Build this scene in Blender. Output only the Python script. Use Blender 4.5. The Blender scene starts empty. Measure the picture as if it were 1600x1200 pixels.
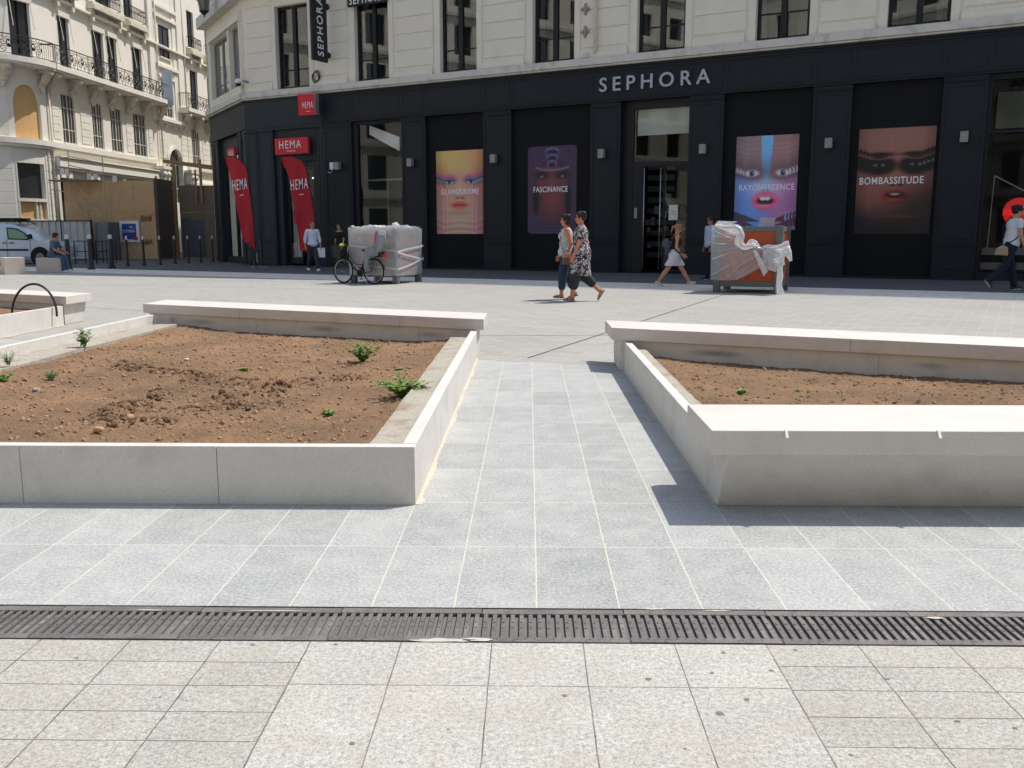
import bpy, bmesh, math, random
import numpy as np
from mathutils import Vector, Matrix
random.seed(7); rng = np.random.RandomState(11)
sc = bpy.context.scene
col = sc.collection
# ---------------------------------------------------------------- camera
CAMH = 1.32; FPX = 1420.0
PITCH = math.radians(9.36646898); ROLL = math.radians(-0.04172945); YAW = math.radians(1.0687071)
def _cam_axes():
    f = np.array([0, math.cos(PITCH), -math.sin(PITCH)]); u = np.array([0, math.sin(PITCH), math.cos(PITCH)]); r = np.array([1., 0, 0])
    c, s = math.cos(ROLL), math.sin(ROLL)
    a, b = c*r+s*u, -s*r+c*u
    def rz(v): return np.array([v[0]*math.cos(YAW)-v[1]*math.sin(YAW), v[0]*math.sin(YAW)+v[1]*math.cos(YAW), v[2]])
    return rz(a), rz(b), rz(f)
CA, CB, CF = _cam_axes(); CO = np.array([0, 0, CAMH])
cam = bpy.data.cameras.new('camera'); camo = bpy.data.objects.new('camera', cam); col.objects.link(camo)
cam.sensor_width = 36; cam.lens = 36*FPX/1600; cam.clip_end = 2000; cam.clip_start = 0.05
m = Matrix.Identity(4)
for i in range(3):
    m[i][0] = CA[i]; m[i][1] = CB[i]; m[i][2] = -CF[i]; m[i][3] = CO[i]
camo.matrix_world = m; sc.camera = camo
# ---------------------------------------------------------------- light
SUN = Vector((0.49, 0.29, 1.0)).normalized()
SEL = math.asin(SUN.z); SAZ = math.atan2(SUN.x, SUN.y)
w = bpy.data.worlds.new('World'); sc.world = w; w.use_nodes = True
nt = w.node_tree; bg = nt.nodes['Background']
sky = nt.nodes.new('ShaderNodeTexSky'); sky.sky_type = 'NISHITA'; sky.sun_disc = False
sky.sun_elevation = SEL; sky.sun_rotation = SAZ; sky.air_density = 1.2; sky.dust_density = 1.5; sky.ozone_density = 1.0
nt.links.new(sky.outputs[0], bg.inputs[0]); bg.inputs[1].default_value = 0.15
sl = bpy.data.lights.new('sun', 'SUN'); sl.energy = 3.8; sl.angle = math.radians(0.5); sl.color = (1.0, 0.955, 0.88)
slo = bpy.data.objects.new('sun', sl); col.objects.link(slo); slo.location = (20, 20, 60)
slo.rotation_euler = SUN.to_track_quat('Z', 'Y').to_euler()
sc.view_settings.view_transform = 'Standard'; sc.view_settings.look = 'None'
sc.view_settings.exposure = 0.2; sc.view_settings.gamma = 1.0
sc.render.engine = 'CYCLES'; sc.cycles.max_bounces = 7; sc.cycles.transparent_max_bounces = 16
# ---------------------------------------------------------------- pixel -> place helpers (used to survey the site)
def ray(x, y): return CF*FPX + CA*(x-800) + CB*(600-y)
def G(x, y, z=0.0):
    d = ray(x, y); t = (z-CAMH)/d[2]; return CO+t*d
def atY(x, y, Y):
    d = ray(x, y); return CO + d*(Y/d[1])
def onplane(x, y, p0, n):
    d = ray(x, y); return CO + d*(((p0-CO)@n)/(d@n))
# ---------------------------------------------------------------- objects
def tag(o, label=None, cat=None, group=None, kind=None):
    if label: o['label'] = label
    if cat: o['category'] = cat
    if group: o['group'] = group
    if kind: o['kind'] = kind
    return o
def thing(name, label, cat, loc=(0, 0, 0), rz=0.0, group=None):
    o = bpy.data.objects.new(name, None); col.objects.link(o); o.empty_display_size = 0.2
    o.location = loc; o.rotation_euler = (0, 0, rz)
    return tag(o, label, cat, group)
def wm(o):
    M_ = o.matrix_basis.copy()
    return wm(o.parent) @ M_ if o.parent else M_
def copy_tree(o, parent=None):
    c = o.copy(); col.objects.link(c); c.parent = parent
    for ch in list(KIDS.get(o.name, [])):
        k = copy_tree(ch, c); KIDS.setdefault(c.name, []).append(k)
    return c
KIDS = {}
class Frame:
    def __init__(s, o, ang=0.0):      # local x along direction at ang (radians ccw from +X), y to its left, z up
        s.o = np.array(o, float); s.x = np.array([math.cos(ang), math.sin(ang), 0]); s.y = np.array([-math.sin(ang), math.cos(ang), 0])
    def __call__(s, p): return s.o + s.x*p[0] + s.y*p[1] + np.array([0, 0, p[2]])
class F2v:     # skewed frame
    def __init__(s, o, ex, ey): s.o = np.array(o, float); s.ex = np.array(ex, float); s.ey = np.array(ey, float)
    def __call__(s, p): return s.o+s.ex*p[0]+s.ey*p[1]+np.array([0, 0, p[2]])
def rotm(ax, a): return np.array(Matrix.Rotation(a, 3, ax))
class MB:
    def __init__(s): s.v = []; s.f = []; s.m = []; s.mi = 0; s.sm = False
    def add(s, vs, fs, F=None):
        n = len(s.v)
        if F is not None: vs = [F(p) for p in vs]
        s.v.extend([tuple(map(float, p)) for p in vs]); s.f.extend([tuple(i+n for i in f) for f in fs]); s.m.extend([s.mi]*len(fs)); return s
    def box(s, x0, x1, y0, y1, z0, z1, F=None):
        return s.add([(x0,y0,z0),(x1,y0,z0),(x1,y1,z0),(x0,y1,z0),(x0,y0,z1),(x1,y0,z1),(x1,y1,z1),(x0,y1,z1)],
                     [(0,3,2,1),(4,5,6,7),(0,1,5,4),(1,2,6,5),(2,3,7,6),(3,0,4,7)], F)
    def quad(s, a, b, c, d, F=None): return s.add([a, b, c, d], [(0, 1, 2, 3)], F)
    def prism(s, pts, z0, z1, F=None):     # polygon in xy extruded in z
        n = len(pts)
        return s.add([(p[0], p[1], z0) for p in pts]+[(p[0], p[1], z1) for p in pts],
                     [tuple(range(n))[::-1], tuple(range(n, 2*n))]+[(i, (i+1) % n, n+(i+1) % n, n+i) for i in range(n)], F)
    def prismx(s, pts, x0, x1, F=None):    # polygon in (y,z) extruded along x
        n = len(pts)
        return s.add([(x0, p[0], p[1]) for p in pts]+[(x1, p[0], p[1]) for p in pts],
                     [tuple(range(n))[::-1], tuple(range(n, 2*n))]+[(i, (i+1) % n, n+(i+1) % n, n+i) for i in range(n)], F)
    def prismy(s, pts, y0, y1, F=None):    # polygon in (x,z) extruded along y
        n = len(pts)
        return s.add([(p[0], y0, p[1]) for p in pts]+[(p[0], y1, p[1]) for p in pts],
                     [tuple(range(n)), tuple(range(n, 2*n))[::-1]]+[((i+1) % n, i, n+i, n+(i+1) % n) for i in range(n)], F)
    def tube(s, pts, r, n=8, F=None, closed=False, caps=True):
        if F is not None: pts = [F(p) for p in pts]
        P = [np.array(p, float) for p in pts]; k = len(P)
        rs = r if hasattr(r, '__len__') else [r]*k
        vs = []; up = None
        for i in range(k):
            if closed: t = P[(i+1) % k]-P[i-1]
            else: t = P[min(i+1, k-1)]-P[max(i-1, 0)]
            t = t/(np.linalg.norm(t)+1e-12)
            if up is None:
                up = np.array([0, 0, 1.]) if abs(t[2]) < .9 else np.array([1., 0, 0])
            a = up - t*(up@t)
            if np.linalg.norm(a) < 1e-6: a = np.cross(t, [1., .3, .2])
            a /= np.linalg.norm(a); b = np.cross(t, a); up = a
            for j in range(n):
                q = 2*math.pi*j/n; vs.append(P[i]+rs[i]*(math.cos(q)*a+math.sin(q)*b))
        fs = []
        for i in range(k if closed else k-1):
            i2 = (i+1) % k
            for j in range(n): fs.append((i*n+j, i*n+(j+1) % n, i2*n+(j+1) % n, i2*n+j))
        if caps and not closed: fs += [tuple(range(n))[::-1], tuple(range((k-1)*n, k*n))]
        return s.add(vs, fs)
    def ell(s, c, r, nu=12, nv=8, F=None, fn=None):
        vs = [(c[0], c[1], c[2]-r[2])]
        for i in range(1, nv):
            ph = -math.pi/2+math.pi*i/nv
            for j in range(nu):
                th = 2*math.pi*j/nu
                vs.append((c[0]+r[0]*math.cos(ph)*math.cos(th), c[1]+r[1]*math.cos(ph)*math.sin(th), c[2]+r[2]*math.sin(ph)))
        vs.append((c[0], c[1], c[2]+r[2])); L = len(vs)-1; fs = []
        for j in range(nu): fs.append((0, 1+(j+1) % nu, 1+j))
        for i in range(nv-2):
            for j in range(nu):
                a = 1+i*nu; fs.append((a+j, a+(j+1) % nu, a+nu+(j+1) % nu, a+nu+j))
        a = 1+(nv-2)*nu
        for j in range(nu): fs.append((a+j, a+(j+1) % nu, L))
        if fn: vs = [fn(v) for v in vs]
        return s.add(vs, fs, F)
    def lathe(s, prof, c, n=16, F=None):   # prof [(r,z)], about vertical axis at c
        vs = []; fs = []
        for (r, z) in prof:
            for j in range(n):
                q = 2*math.pi*j/n; vs.append((c[0]+r*math.cos(q), c[1]+r*math.sin(q), c[2]+z))
        for i in range(len(prof)-1):
            for j in range(n): fs.append((i*n+j, i*n+(j+1) % n, (i+1)*n+(j+1) % n, (i+1)*n+j))
        fs += [tuple(range(n))[::-1], tuple(range((len(prof)-1)*n, len(prof)*n))]
        return s.add(vs, fs, F)
    def text(s, txt, F, x0, x1, z0, z1, y=0.0, ex=0.01, bold=0.0, mapf=None, sp=1.0):
        cu = bpy.data.curves.new('t', 'FONT'); cu.body = txt; cu.size = 1; cu.offset = bold; cu.resolution_u = 4; cu.space_character = sp
        o = bpy.data.objects.new('t', cu); col.objects.link(o)
        bpy.context.view_layer.update()
        me = bpy.data.meshes.new_from_object(o.evaluated_get(bpy.context.evaluated_depsgraph_get()))
        co = np.array([v.co[:] for v in me.vertices]); fs = [tuple(p.vertices) for p in me.polygons]
        bpy.data.objects.remove(o); bpy.data.curves.remove(cu); bpy.data.meshes.remove(me)
        mn = co.min(0); mx = co.max(0)
        X = x0+(co[:, 0]-mn[0])/(mx[0]-mn[0])*(x1-x0); Z = z0+(co[:, 1]-mn[1])/(mx[1]-mn[1])*(z1-z0)
        n = len(co)
        if mapf is None: mapf = lambda p: p
        vs = [mapf((X[i], y, Z[i])) for i in range(n)]+[mapf((X[i], y+ex, Z[i])) for i in range(n)]
        from collections import Counter
        ec = Counter(); 
        for f in fs:
            for i in range(len(f)): ec[(f[i], f[(i+1) % len(f)])] += 1
        side = [(a, b, b+n, a+n) for (a, b) in ec if (b, a) not in ec]
        return s.add(vs, [f for f in fs]+[tuple(i+n for i in f) for f in fs]+side, F)
    def mark(s): s.marks = getattr(s, 'marks', [])+[(len(s.v), len(s.f))]; return s
    def build(s, name, mat, parent=None, **k):
        mk = getattr(s, 'marks', None)
        if not mk: return s._build(name, mat, parent, **k)
        mk = mk+[(len(s.v), len(s.f))]; o = None
        if mk[0] != (0, 0): mk = [(0, 0)]+mk
        for (v0, f0), (v1, f1) in zip(mk[:-1], mk[1:]):
            if f1 <= f0: continue
            q = MB(); q.v = s.v[v0:v1]; q.f = [tuple(i-v0 for i in f) for f in s.f[f0:f1]]; q.m = s.m[f0:f1]; p = q._build(name, mat, parent, **k); o = o or p
        return o
    def _build(s, name, mat, parent=None, smooth=None, bevel=0, seg=2, label=None, recalc=True, origin=True, auto=None):
        vs = np.array(s.v, float).reshape(-1, 3)
        me = bpy.data.meshes.new(name); o = bpy.data.objects.new(name, me); col.objects.link(o)
        if parent is not None:
            inv = np.array(wm(parent).inverted()); vs = vs@inv[:3, :3].T+inv[:3, 3]; o.parent = parent
            KIDS.setdefault(parent.name, []).append(o)
        elif origin and len(vs):
            c = np.array([(vs[:, 0].min()+vs[:, 0].max())/2, (vs[:, 1].min()+vs[:, 1].max())/2, vs[:, 2].min()])
            vs = vs-c; o.location = c
        me.from_pydata(vs.tolist(), [], s.f)
        for mt in (mat if isinstance(mat, (list, tuple)) else [mat]): me.materials.append(mt)
        if isinstance(mat, (list, tuple)): me.polygons.foreach_set('material_index', s.m)
        if recalc or bevel:
            bm = bmesh.new(); bm.from_mesh(me)
            if bevel:
                bmesh.ops.remove_doubles(bm, verts=bm.verts, dist=1e-5)
            bmesh.ops.recalc_face_normals(bm, faces=bm.faces)
            if bevel:
                es = [e for e in bm.edges if len(e.link_faces) == 2 and e.calc_face_angle(0) > 0.5]
                bmesh.ops.bevel(bm, geom=es, offset=bevel, segments=seg, affect='EDGES', profile=0.5, clamp_overlap=True)
            bm.to_mesh(me); bm.free()
        if smooth: me.polygons.foreach_set('use_smooth', [True]*len(me.polygons))
        if auto: 
            me.polygons.foreach_set('use_smooth', [True]*len(me.polygons)); me.set_sharp_from_angle(angle=auto)
        me.update()
        if label: o['label'] = label
        return o
def npmesh(name, v, f, mat, parent=None, smooth=True, cols=None):
    b = MB(); b.v = v.tolist(); b.f = [tuple(x) for x in f.tolist()]; b.m = [0]*len(b.f)
    o = b.build(name, mat, parent, smooth=smooth, recalc=False)
    if cols is not None:
        at = o.data.color_attributes.new('Col', 'FLOAT_COLOR', 'POINT')
        at.data.foreach_set('color', np.concatenate([cols, np.ones((len(cols), 1))], 1).astype(np.float32).ravel())
    return o
# ---------------------------------------------------------------- materials
def srgb(r, g, b): return tuple(((c/255)/12.92 if c/255 <= .04045 else ((c/255+.055)/1.055)**2.4) for c in (r, g, b))
def N(nt, t, **k):
    n = nt.nodes.new(t)
    for a, b in k.items(): setattr(n, a, b)
    return n
def base_mat(name):
    m = bpy.data.materials.new(name); m.use_nodes = True; nt = m.node_tree; b = nt.nodes['Principled BSDF']; return m, nt, b
def mixc(nt, fac, a, b, bt='MIX'):
    n = N(nt, 'ShaderNodeMix', data_type='RGBA', blend_type=bt)
    for i, v in ((0, fac), (6, a), (7, b)):
        if hasattr(v, 'links') or hasattr(v, 'is_linked'): nt.links.new(v, n.inputs[i])
        else: n.inputs[i].default_value = (v if i == 0 else (*v, 1))
    return n.outputs[2]
def ramp(nt, src, stops):
    r = N(nt, 'ShaderNodeValToRGB'); nt.links.new(src, r.inputs[0]); e = r.color_ramp.elements
    while len(e) < len(stops): e.new(0.5)
    for i, (p, c) in enumerate(stops):
        e[i].position = p; e[i].color = (c, c, c, 1) if not hasattr(c, '__len__') else (*c, 1)
    return r.outputs[0]
def noise(nt, vec, scale, detail=4, rough=.55, dist=0):
    n = N(nt, 'ShaderNodeTexNoise'); n.inputs['Scale'].default_value = scale; n.inputs['Detail'].default_value = detail
    n.inputs['Roughness'].default_value = rough; n.inputs['Distortion'].default_value = dist; nt.links.new(vec, n.inputs['Vector']); return n.outputs['Fac']
def coords(nt, world=False):
    return N(nt, 'ShaderNodeNewGeometry').outputs['Position'] if world else N(nt, 'ShaderNodeTexCoord').outputs['Object']
def bumpn(nt, b, h, strength=.3, dist=.01):
    n = N(nt, 'ShaderNodeBump'); n.inputs['Strength'].default_value = strength; n.inputs['Distance'].default_value = dist
    nt.links.new(h, n.inputs['Height']); nt.links.new(n.outputs[0], b.inputs['Normal'])
def M(name, c, rough=.8, var=.12, vs=3., fine=.06, fs=60., bump=.0, bs=40., bd=.01, metal=0, spec=.4, stain=None, ss=1.5, sa=.5, world=False, coat=0, pits=0):
    m, nt, b = base_mat(name); v = coords(nt, world)
    c = np.array(c)
    o = mixc(nt, noise(nt, v, vs, 5), tuple(np.clip(c*(1-var), 0, 1)), tuple(np.clip(c*(1+var), 0, 1)))
    if fine: o = mixc(nt, fine*4, o, mixc(nt, ramp(nt, noise(nt, v, fs, 3, .7), [(.35, 0), (.65, 1)]), tuple(c*.6), tuple(np.clip(c*1.35, 0, 1))))
    if stain is not None:
        k = ramp(nt, noise(nt, v, ss, 6, .65, .3), [(.5, 0), (.72, sa)]); o = mixc(nt, k, o, stain)
    if pits:
        vo = N(nt, 'ShaderNodeTexVoronoi'); vo.inputs['Scale'].default_value = 38; nt.links.new(v, vo.inputs['Vector']); sx = N(nt, 'ShaderNodeSeparateColor'); nt.links.new(vo.outputs['Color'], sx.inputs[0])
        th = N(nt, 'ShaderNodeMath', operation='POWER'); nt.links.new(sx.outputs[0], th.inputs[0]); th.inputs[1].default_value = 9; t2 = N(nt, 'ShaderNodeMath', operation='MULTIPLY'); nt.links.new(th.outputs[0], t2.inputs[0]); t2.inputs[1].default_value = .16
        lt = N(nt, 'ShaderNodeMath', operation='LESS_THAN'); nt.links.new(vo.outputs['Distance'], lt.inputs[0]); nt.links.new(t2.outputs[0], lt.inputs[1]); g2 = N(nt, 'ShaderNodeMath', operation='MULTIPLY'); nt.links.new(lt.outputs[0], g2.inputs[0]); g2.inputs[1].default_value = pits
        o = mixc(nt, g2.outputs[0], o, tuple(c*.5))
        vn = noise(nt, v, 2.2, 8, .7, 2.5); o = mixc(nt, ramp(nt, vn, [(.485, 0), (.5, pits*.45), (.515, 0)]), o, tuple(c*.72))
    nt.links.new(o, b.inputs['Base Color']); b.inputs['Roughness'].default_value = rough; b.inputs['Metallic'].default_value = metal
    b.inputs['Specular IOR Level'].default_value = spec
    if coat: b.inputs['Coat Weight'].default_value = coat
    if bump: bumpn(nt, b, noise(nt, v, bs, 6, .6), bump, bd)
    return m
def pave(name, c, joint, w, h, mortar=.004, rot=0., off=(0, 0), shift=0.0, bvar=.12, spk=60., spa=.5, spc=None, bump=.4, wob=.004, stain=None, dots=0., grain=0, mott=.35, mots=.5, freq=2, ssc=.35, sam=.45, spn=None, sprough=.85):
    m, nt, b = base_mat(name); v = coords(nt, True)
    mp = N(nt, 'ShaderNodeMapping', vector_type='POINT'); 
    mp.inputs['Location'].default_value = (-off[0], -off[1], 0); nt.links.new(v, mp.inputs[0])
    mp2 = N(nt, 'ShaderNodeMapping', vector_type='POINT'); mp2.inputs['Rotation'].default_value = (0, 0, -rot); nt.links.new(mp.outputs[0], mp2.inputs[0])
    nz = N(nt, 'ShaderNodeTexNoise'); nz.inputs['Scale'].default_value = 9; nt.links.new(v, nz.inputs['Vector'])
    vm = N(nt, 'ShaderNodeVectorMath', operation='MULTIPLY_ADD'); nt.links.new(nz.outputs['Color'], vm.inputs[0]); vm.inputs[1].default_value = (wob, wob, 0); nt.links.new(mp2.outputs[0], vm.inputs[2])
    br = N(nt, 'ShaderNodeTexBrick'); br.offset = shift; br.offset_frequency = freq; nt.links.new(vm.outputs[0], br.inputs['Vector'])
    br.inputs['Scale'].default_value = 1; br.inputs['Brick Width'].default_value = w; br.inputs['Row Height'].default_value = h
    br.inputs['Mortar Size'].default_value = mortar; br.inputs['Mortar Smooth'].default_value = .3; br.inputs['Bias'].default_value = 0
    c = np.array(c)
    br.inputs['Color1'].default_value = (*np.clip(c*(1-bvar), 0, 1), 1); br.inputs['Color2'].default_value = (*np.clip(c*(1+bvar), 0, 1), 1); br.inputs['Mortar'].default_value = (*c, 1)
    o = br.outputs['Color']
    sp = noise(nt, v, spk, 4, .8)
    o = mixc(nt, ramp(nt, sp, [(.36, spa), (.5, 0)]), o, spc if spc is not None else tuple(c*.45))
    o = mixc(nt, ramp(nt, noise(nt, v, spk*.7, 4, .8), [(.55, 0), (.7, spa*.8)]), o, spn if spn is not None else tuple(np.clip(c*1.5, 0, 1)))
    if grain: 
        gn = noise(nt, v, grain, 5, .85); o = mixc(nt, ramp(nt, gn, [(.40, .5), (.50, 0)]), o, spc if spc is not None else tuple(c*.5)); o = mixc(nt, ramp(nt, gn, [(.52, 0), (.62, .5)]), o, spn if spn is not None else tuple(c*1.3))
    if stain is not None: o = mixc(nt, ramp(nt, noise(nt, v, 1/ssc, 6, .6, .4), [(.45, 0), (.75, sam)]), o, stain)
    if dots:
        vo = N(nt, 'ShaderNodeTexVoronoi'); vo.inputs['Scale'].default_value = 130; nt.links.new(v, vo.inputs['Vector'])
        sx = N(nt, 'ShaderNodeSeparateColor'); nt.links.new(vo.outputs['Color'], sx.inputs[0])
        th = N(nt, 'ShaderNodeMath', operation='MULTIPLY'); nt.links.new(sx.outputs[0], th.inputs[0]); th.inputs[1].default_value = .38
        lt = N(nt, 'ShaderNodeMath', operation='LESS_THAN'); nt.links.new(vo.outputs['Distance'], lt.inputs[0]); nt.links.new(th.outputs[0], lt.inputs[1])
        gt = N(nt, 'ShaderNodeMath', operation='MULTIPLY'); nt.links.new(lt.outputs[0], gt.inputs[0])
        gg = N(nt, 'ShaderNodeMath', operation='GREATER_THAN'); nt.links.new(sx.outputs[1], gg.inputs[0]); gg.inputs[1].default_value = .62; g2 = N(nt, 'ShaderNodeMath', operation='MULTIPLY'); nt.links.new(gg.outputs[0], g2.inputs[0]); g2.inputs[1].default_value = dots; nt.links.new(g2.outputs[0], gt.inputs[1])
        o = mixc(nt, gt.outputs[0], o, tuple(c*.42))
    big = noise(nt, v, mots, 5, .6, .5); o = mixc(nt, mott, o, ramp(nt, big, [(.3, (.75, .75, .75)), (.7, (1.0, 1.0, 1.0))]), 'MULTIPLY')
    jf = br.outputs['Fac']; jn = ramp(nt, noise(nt, v, 6, 4, .7), [(.3, .55), (.6, 1.0)])
    mm = N(nt, 'ShaderNodeMath', operation='MULTIPLY'); nt.links.new(jf, mm.inputs[0]); nt.links.new(jn, mm.inputs[1])
    o = mixc(nt, mm.outputs[0], o, joint)
    nt.links.new(o, b.inputs['Base Color']); b.inputs['Roughness'].default_value = sprough; b.inputs['Specular IOR Level'].default_value = .35
    inv = N(nt, 'ShaderNodeMath', operation='MULTIPLY_ADD'); nt.links.new(jf, inv.inputs[0]); inv.inputs[1].default_value = -1.0; nt.links.new(sp, inv.inputs[2])
    bumpn(nt, b, inv.outputs[0], bump, .004)
    return m
def glassm(name, refl=.08, tint=(1, 1, 1), tr=.9):
    m, nt, b = base_mat(name); nt.nodes.remove(b); out = nt.nodes['Material Output']
    t = N(nt, 'ShaderNodeBsdfTransparent'); t.inputs[0].default_value = (*[tr*x for x in tint], 1)
    g = N(nt, 'ShaderNodeBsdfGlossy'); g.inputs['Roughness'].default_value = .01; g.inputs['Color'].default_value = (.95, .97, .97, 1)
    ge = N(nt, 'ShaderNodeNewGeometry'); dp = N(nt, 'ShaderNodeVectorMath', operation='DOT_PRODUCT'); nt.links.new(ge.outputs['Normal'], dp.inputs[0]); nt.links.new(ge.outputs['Incoming'], dp.inputs[1])
    ab = N(nt, 'ShaderNodeMath', operation='ABSOLUTE'); nt.links.new(dp.outputs['Value'], ab.inputs[0])
    su = N(nt, 'ShaderNodeMath', operation='SUBTRACT'); su.inputs[0].default_value = 1; nt.links.new(ab.outputs[0], su.inputs[1])
    pw = N(nt, 'ShaderNodeMath', operation='POWER'); nt.links.new(su.outputs[0], pw.inputs[0]); pw.inputs[1].default_value = 4
    ma = N(nt, 'ShaderNodeMath', operation='MULTIPLY_ADD', use_clamp=True); nt.links.new(pw.outputs[0], ma.inputs[0]); ma.inputs[1].default_value = .9; ma.inputs[2].default_value = refl
    mx = N(nt, 'ShaderNodeMixShader'); nt.links.new(ma.outputs[0], mx.inputs[0]); nt.links.new(t.outputs[0], mx.inputs[1]); nt.links.new(g.outputs[0], mx.inputs[2]); nt.links.new(mx.outputs[0], out.inputs[0])
    return m
def attrm(name, rough=.5, spec=.4, mult=1.0):
    m, nt, b = base_mat(name); a = N(nt, 'ShaderNodeAttribute', attribute_name='Col'); nt.links.new(a.outputs['Color'], b.inputs['Base Color'])
    b.inputs['Roughness'].default_value = rough; b.inputs['Specular IOR Level'].default_value = spec; return m
def emis(name, c, s):
    m, nt, b = base_mat(name); b.inputs['Base Color'].default_value = (*c, 1); b.inputs['Emission Color'].default_value = (*c, 1); b.inputs['Emission Strength'].default_value = s; return m
# ================================================================= GROUND
DIRF = np.array([0.88427505, -0.46696642, 0]); NRM = np.array([-0.46696642, -0.88427505, 0])   # shop facade: along, outwards
CORN = np.array([-12.0247979, 39.57472206, 0.0])
FANG = math.atan2(DIRF[1], DIRF[0])
class FacFrame:
    def __init__(s, o, dx, nn): s.o = np.array(o, float); s.x = np.array(dx, float); s.n = np.array(nn, float)
    def __call__(s, p): return s.o+s.x*p[0]+s.n*p[1]+np.array([0, 0, p[2]])
FF = FacFrame(CORN, DIRF, NRM)     # (u, outwards, z)
mt_front = pave('beige_granite_slabs', srgb(189, 186, 177), srgb(98, 93, 84), .2975, .46, .0024, off=(-.711-.2975*8, 2.511-.46*8), bvar=.05, spk=150, spa=.85, spc=srgb(122, 118, 110), spn=srgb(220, 218, 210), stain=srgb(176, 168, 150), bump=.15, wob=.005, dots=.8, grain=60, mott=.5, mots=5, ssc=.25, sam=.5)
mt_fronts = pave('beige_granite_small_slabs', srgb(182, 179, 169), srgb(88, 83, 74), .2975, .1497, .0026, off=(-.711-.2975*40, 2.80-.1497*40), bvar=.06, spk=150, spa=.85, spc=srgb(114, 110, 102), spn=srgb(214, 212, 204), stain=srgb(168, 160, 142), bump=.15, wob=.007, dots=.8, grain=60, mott=.5, mots=5, ssc=.22, sam=.5)
mt_blue = pave('blue_grey_granite_slabs', srgb(172, 172, 168), srgb(202, 196, 180), .2965, .648, .0034, off=(.034-.2965*60, 3.078-.648*20), bvar=.14, spk=150, spa=.9, spc=srgb(122, 126, 128), spn=srgb(218, 218, 213), stain=srgb(192, 190, 182), bump=.15, wob=.007, mott=.5, mots=7, ssc=.2, sam=.5, dots=.3, grain=70)
mt_sq = pave('pale_paving_blocks', srgb(163, 160, 153), srgb(182, 178, 170), .40, .20, .008, rot=FANG, shift=.5, bvar=.07, spk=70, spa=.3, stain=srgb(158, 156, 152), bump=.2, wob=.012, ssc=.8, sam=.6)
mt_strip = pave('white_stone_strip_mat', srgb(222, 218, 208), srgb(150, 146, 138), .9, .6, .005, rot=FANG, bvar=.06, spk=60, spa=.25, stain=srgb(180, 174, 162))
mt_asph = M('dark_pavement_asphalt', srgb(92, 91, 90), .9, .12, 1.2, .07, 90, .3, 90, .004, stain=srgb(78, 77, 76), world=True, ss=.5)
mt_ground = M('street_ground', srgb(110, 108, 104), .9, .12, .5, .06, 40, world=True)
def sheet(name, pts, z, mat):
    b = MB(); b.add([(p[0], p[1], z) for p in pts], [tuple(range(len(pts)))]); o = b.build(name, mat, origin=False); tag(o, kind='structure'); return o
sheet('ground', [(-400, -400), (400, -400), (400, 400), (-400, 400)], -.012, mt_ground)
# foreground: large slabs in the middle, half-depth slabs either side
sheet('front_paving', [(-.711, -6), (.776, -6), (.776, 2.795), (-.711, 2.795)], 0, mt_front)
sheet('front_paving_side', [(-12, -6), (-.7112, -6), (-.7112, 2.795), (-12, 2.795)], 0, mt_fronts)
sheet('front_paving_side', [(.7762, -6), (12, -6), (12, 2.795), (.7762, 2.795)], 0, mt_fronts)
ed = lambda x: 9.40-.30*x
sheet('path', [(-12, 3.078), (12, 3.078), (12, ed(12)), (-12, ed(-12))], 0, mt_blue)
def fl(d, x):   # point on the line at distance d in front of the facade, at X = x
    # CORN + t*DIRF + d*NRM
    t = (x-CORN[0]-d*NRM[0])/DIRF[0]; q = CORN+t*DIRF+d*NRM; return (q[0], q[1])
sheet('square_paving', [(-12, ed(-12)), (12, ed(12)), (40, 0), fl(8.6, 45), fl(8.6, -60), (-60, 3.2), (-12, 3.2)], -.004, mt_sq)
mt_sq2 = mt_sq
sheet('stone_strip', [fl(8.6, 45), fl(5.9, 45), fl(5.9, -60), fl(8.6, -60)], 0, mt_strip)
sheet('pavement', [fl(5.9, 45), fl(-1.0, 45), fl(-1.0, -12.6), (-15.5, 46), (-15.5, 120), (-20, 120), (-30, 120), (-30, 53), (-60, 53), fl(5.9, -60)], -.002, mt_asph)
# long movement joints sawn through the square paving
jb = MB()
def groove(p, q, wd=.02, z=.0005):
    p = np.array(p[:2]); q = np.array(q[:2]); t = (q-p)/np.linalg.norm(q-p); n_ = np.array([-t[1], t[0]])*wd/2
    jb.add([(*(p-n_), z), (*(q-n_), z), (*(q+n_), z), (*(p+n_), z)], [(0, 1, 2, 3)])
groove(G(825, 559), G(1135, 459), .022); groove(G(560, 524), G(960, 524), .018); groove(G(260, 437), G(960, 447), .03)
groove(G(130, 480), G(223, 485), .02); groove(G(0, 441), G(700, 456), .018)
o = jb.build('joint_lines', M('dark_joint', srgb(92, 88, 82), .9, fine=0), recalc=False, origin=False); tag(o, kind='structure')
# sandy mortar residue along the foot of the planter walls
rs = MB(); r0 = np.random.RandomState(31)
def residue(p, q, side, wmax):
    p = np.array(p, float); q = np.array(q, float); L = np.linalg.norm(q-p); t = (q-p)/L; n_ = np.array([-t[1], t[0]])*side; k = int(L/.03); a = []; c = []
    for i in range(k+1):
        w_ = wmax*(.35+.65*abs(math.sin(i*.13+side)*math.sin(i*.05+1)))*(.6+.6*r0.rand()); b0 = p+t*L*i/k; a.append(b0-n_*.01); c.append(b0+n_*w_)
    for i in range(k): rs.add([(*a[i], .0016), (*a[i+1], .0016), (*c[i+1], .0012), (*c[i], .0012)], [(0, 1, 2, 3)])
residue((-.553, 4.33), (-.553, 9.7), -1, .035); residue((.925, 4.35), (.925, 8.8), 1, .02); residue((-4.6, 4.318), (-.56, 4.318), -1, .010); residue((-6.82, 9), (-6.82, 13.2), -1, .06)
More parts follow.
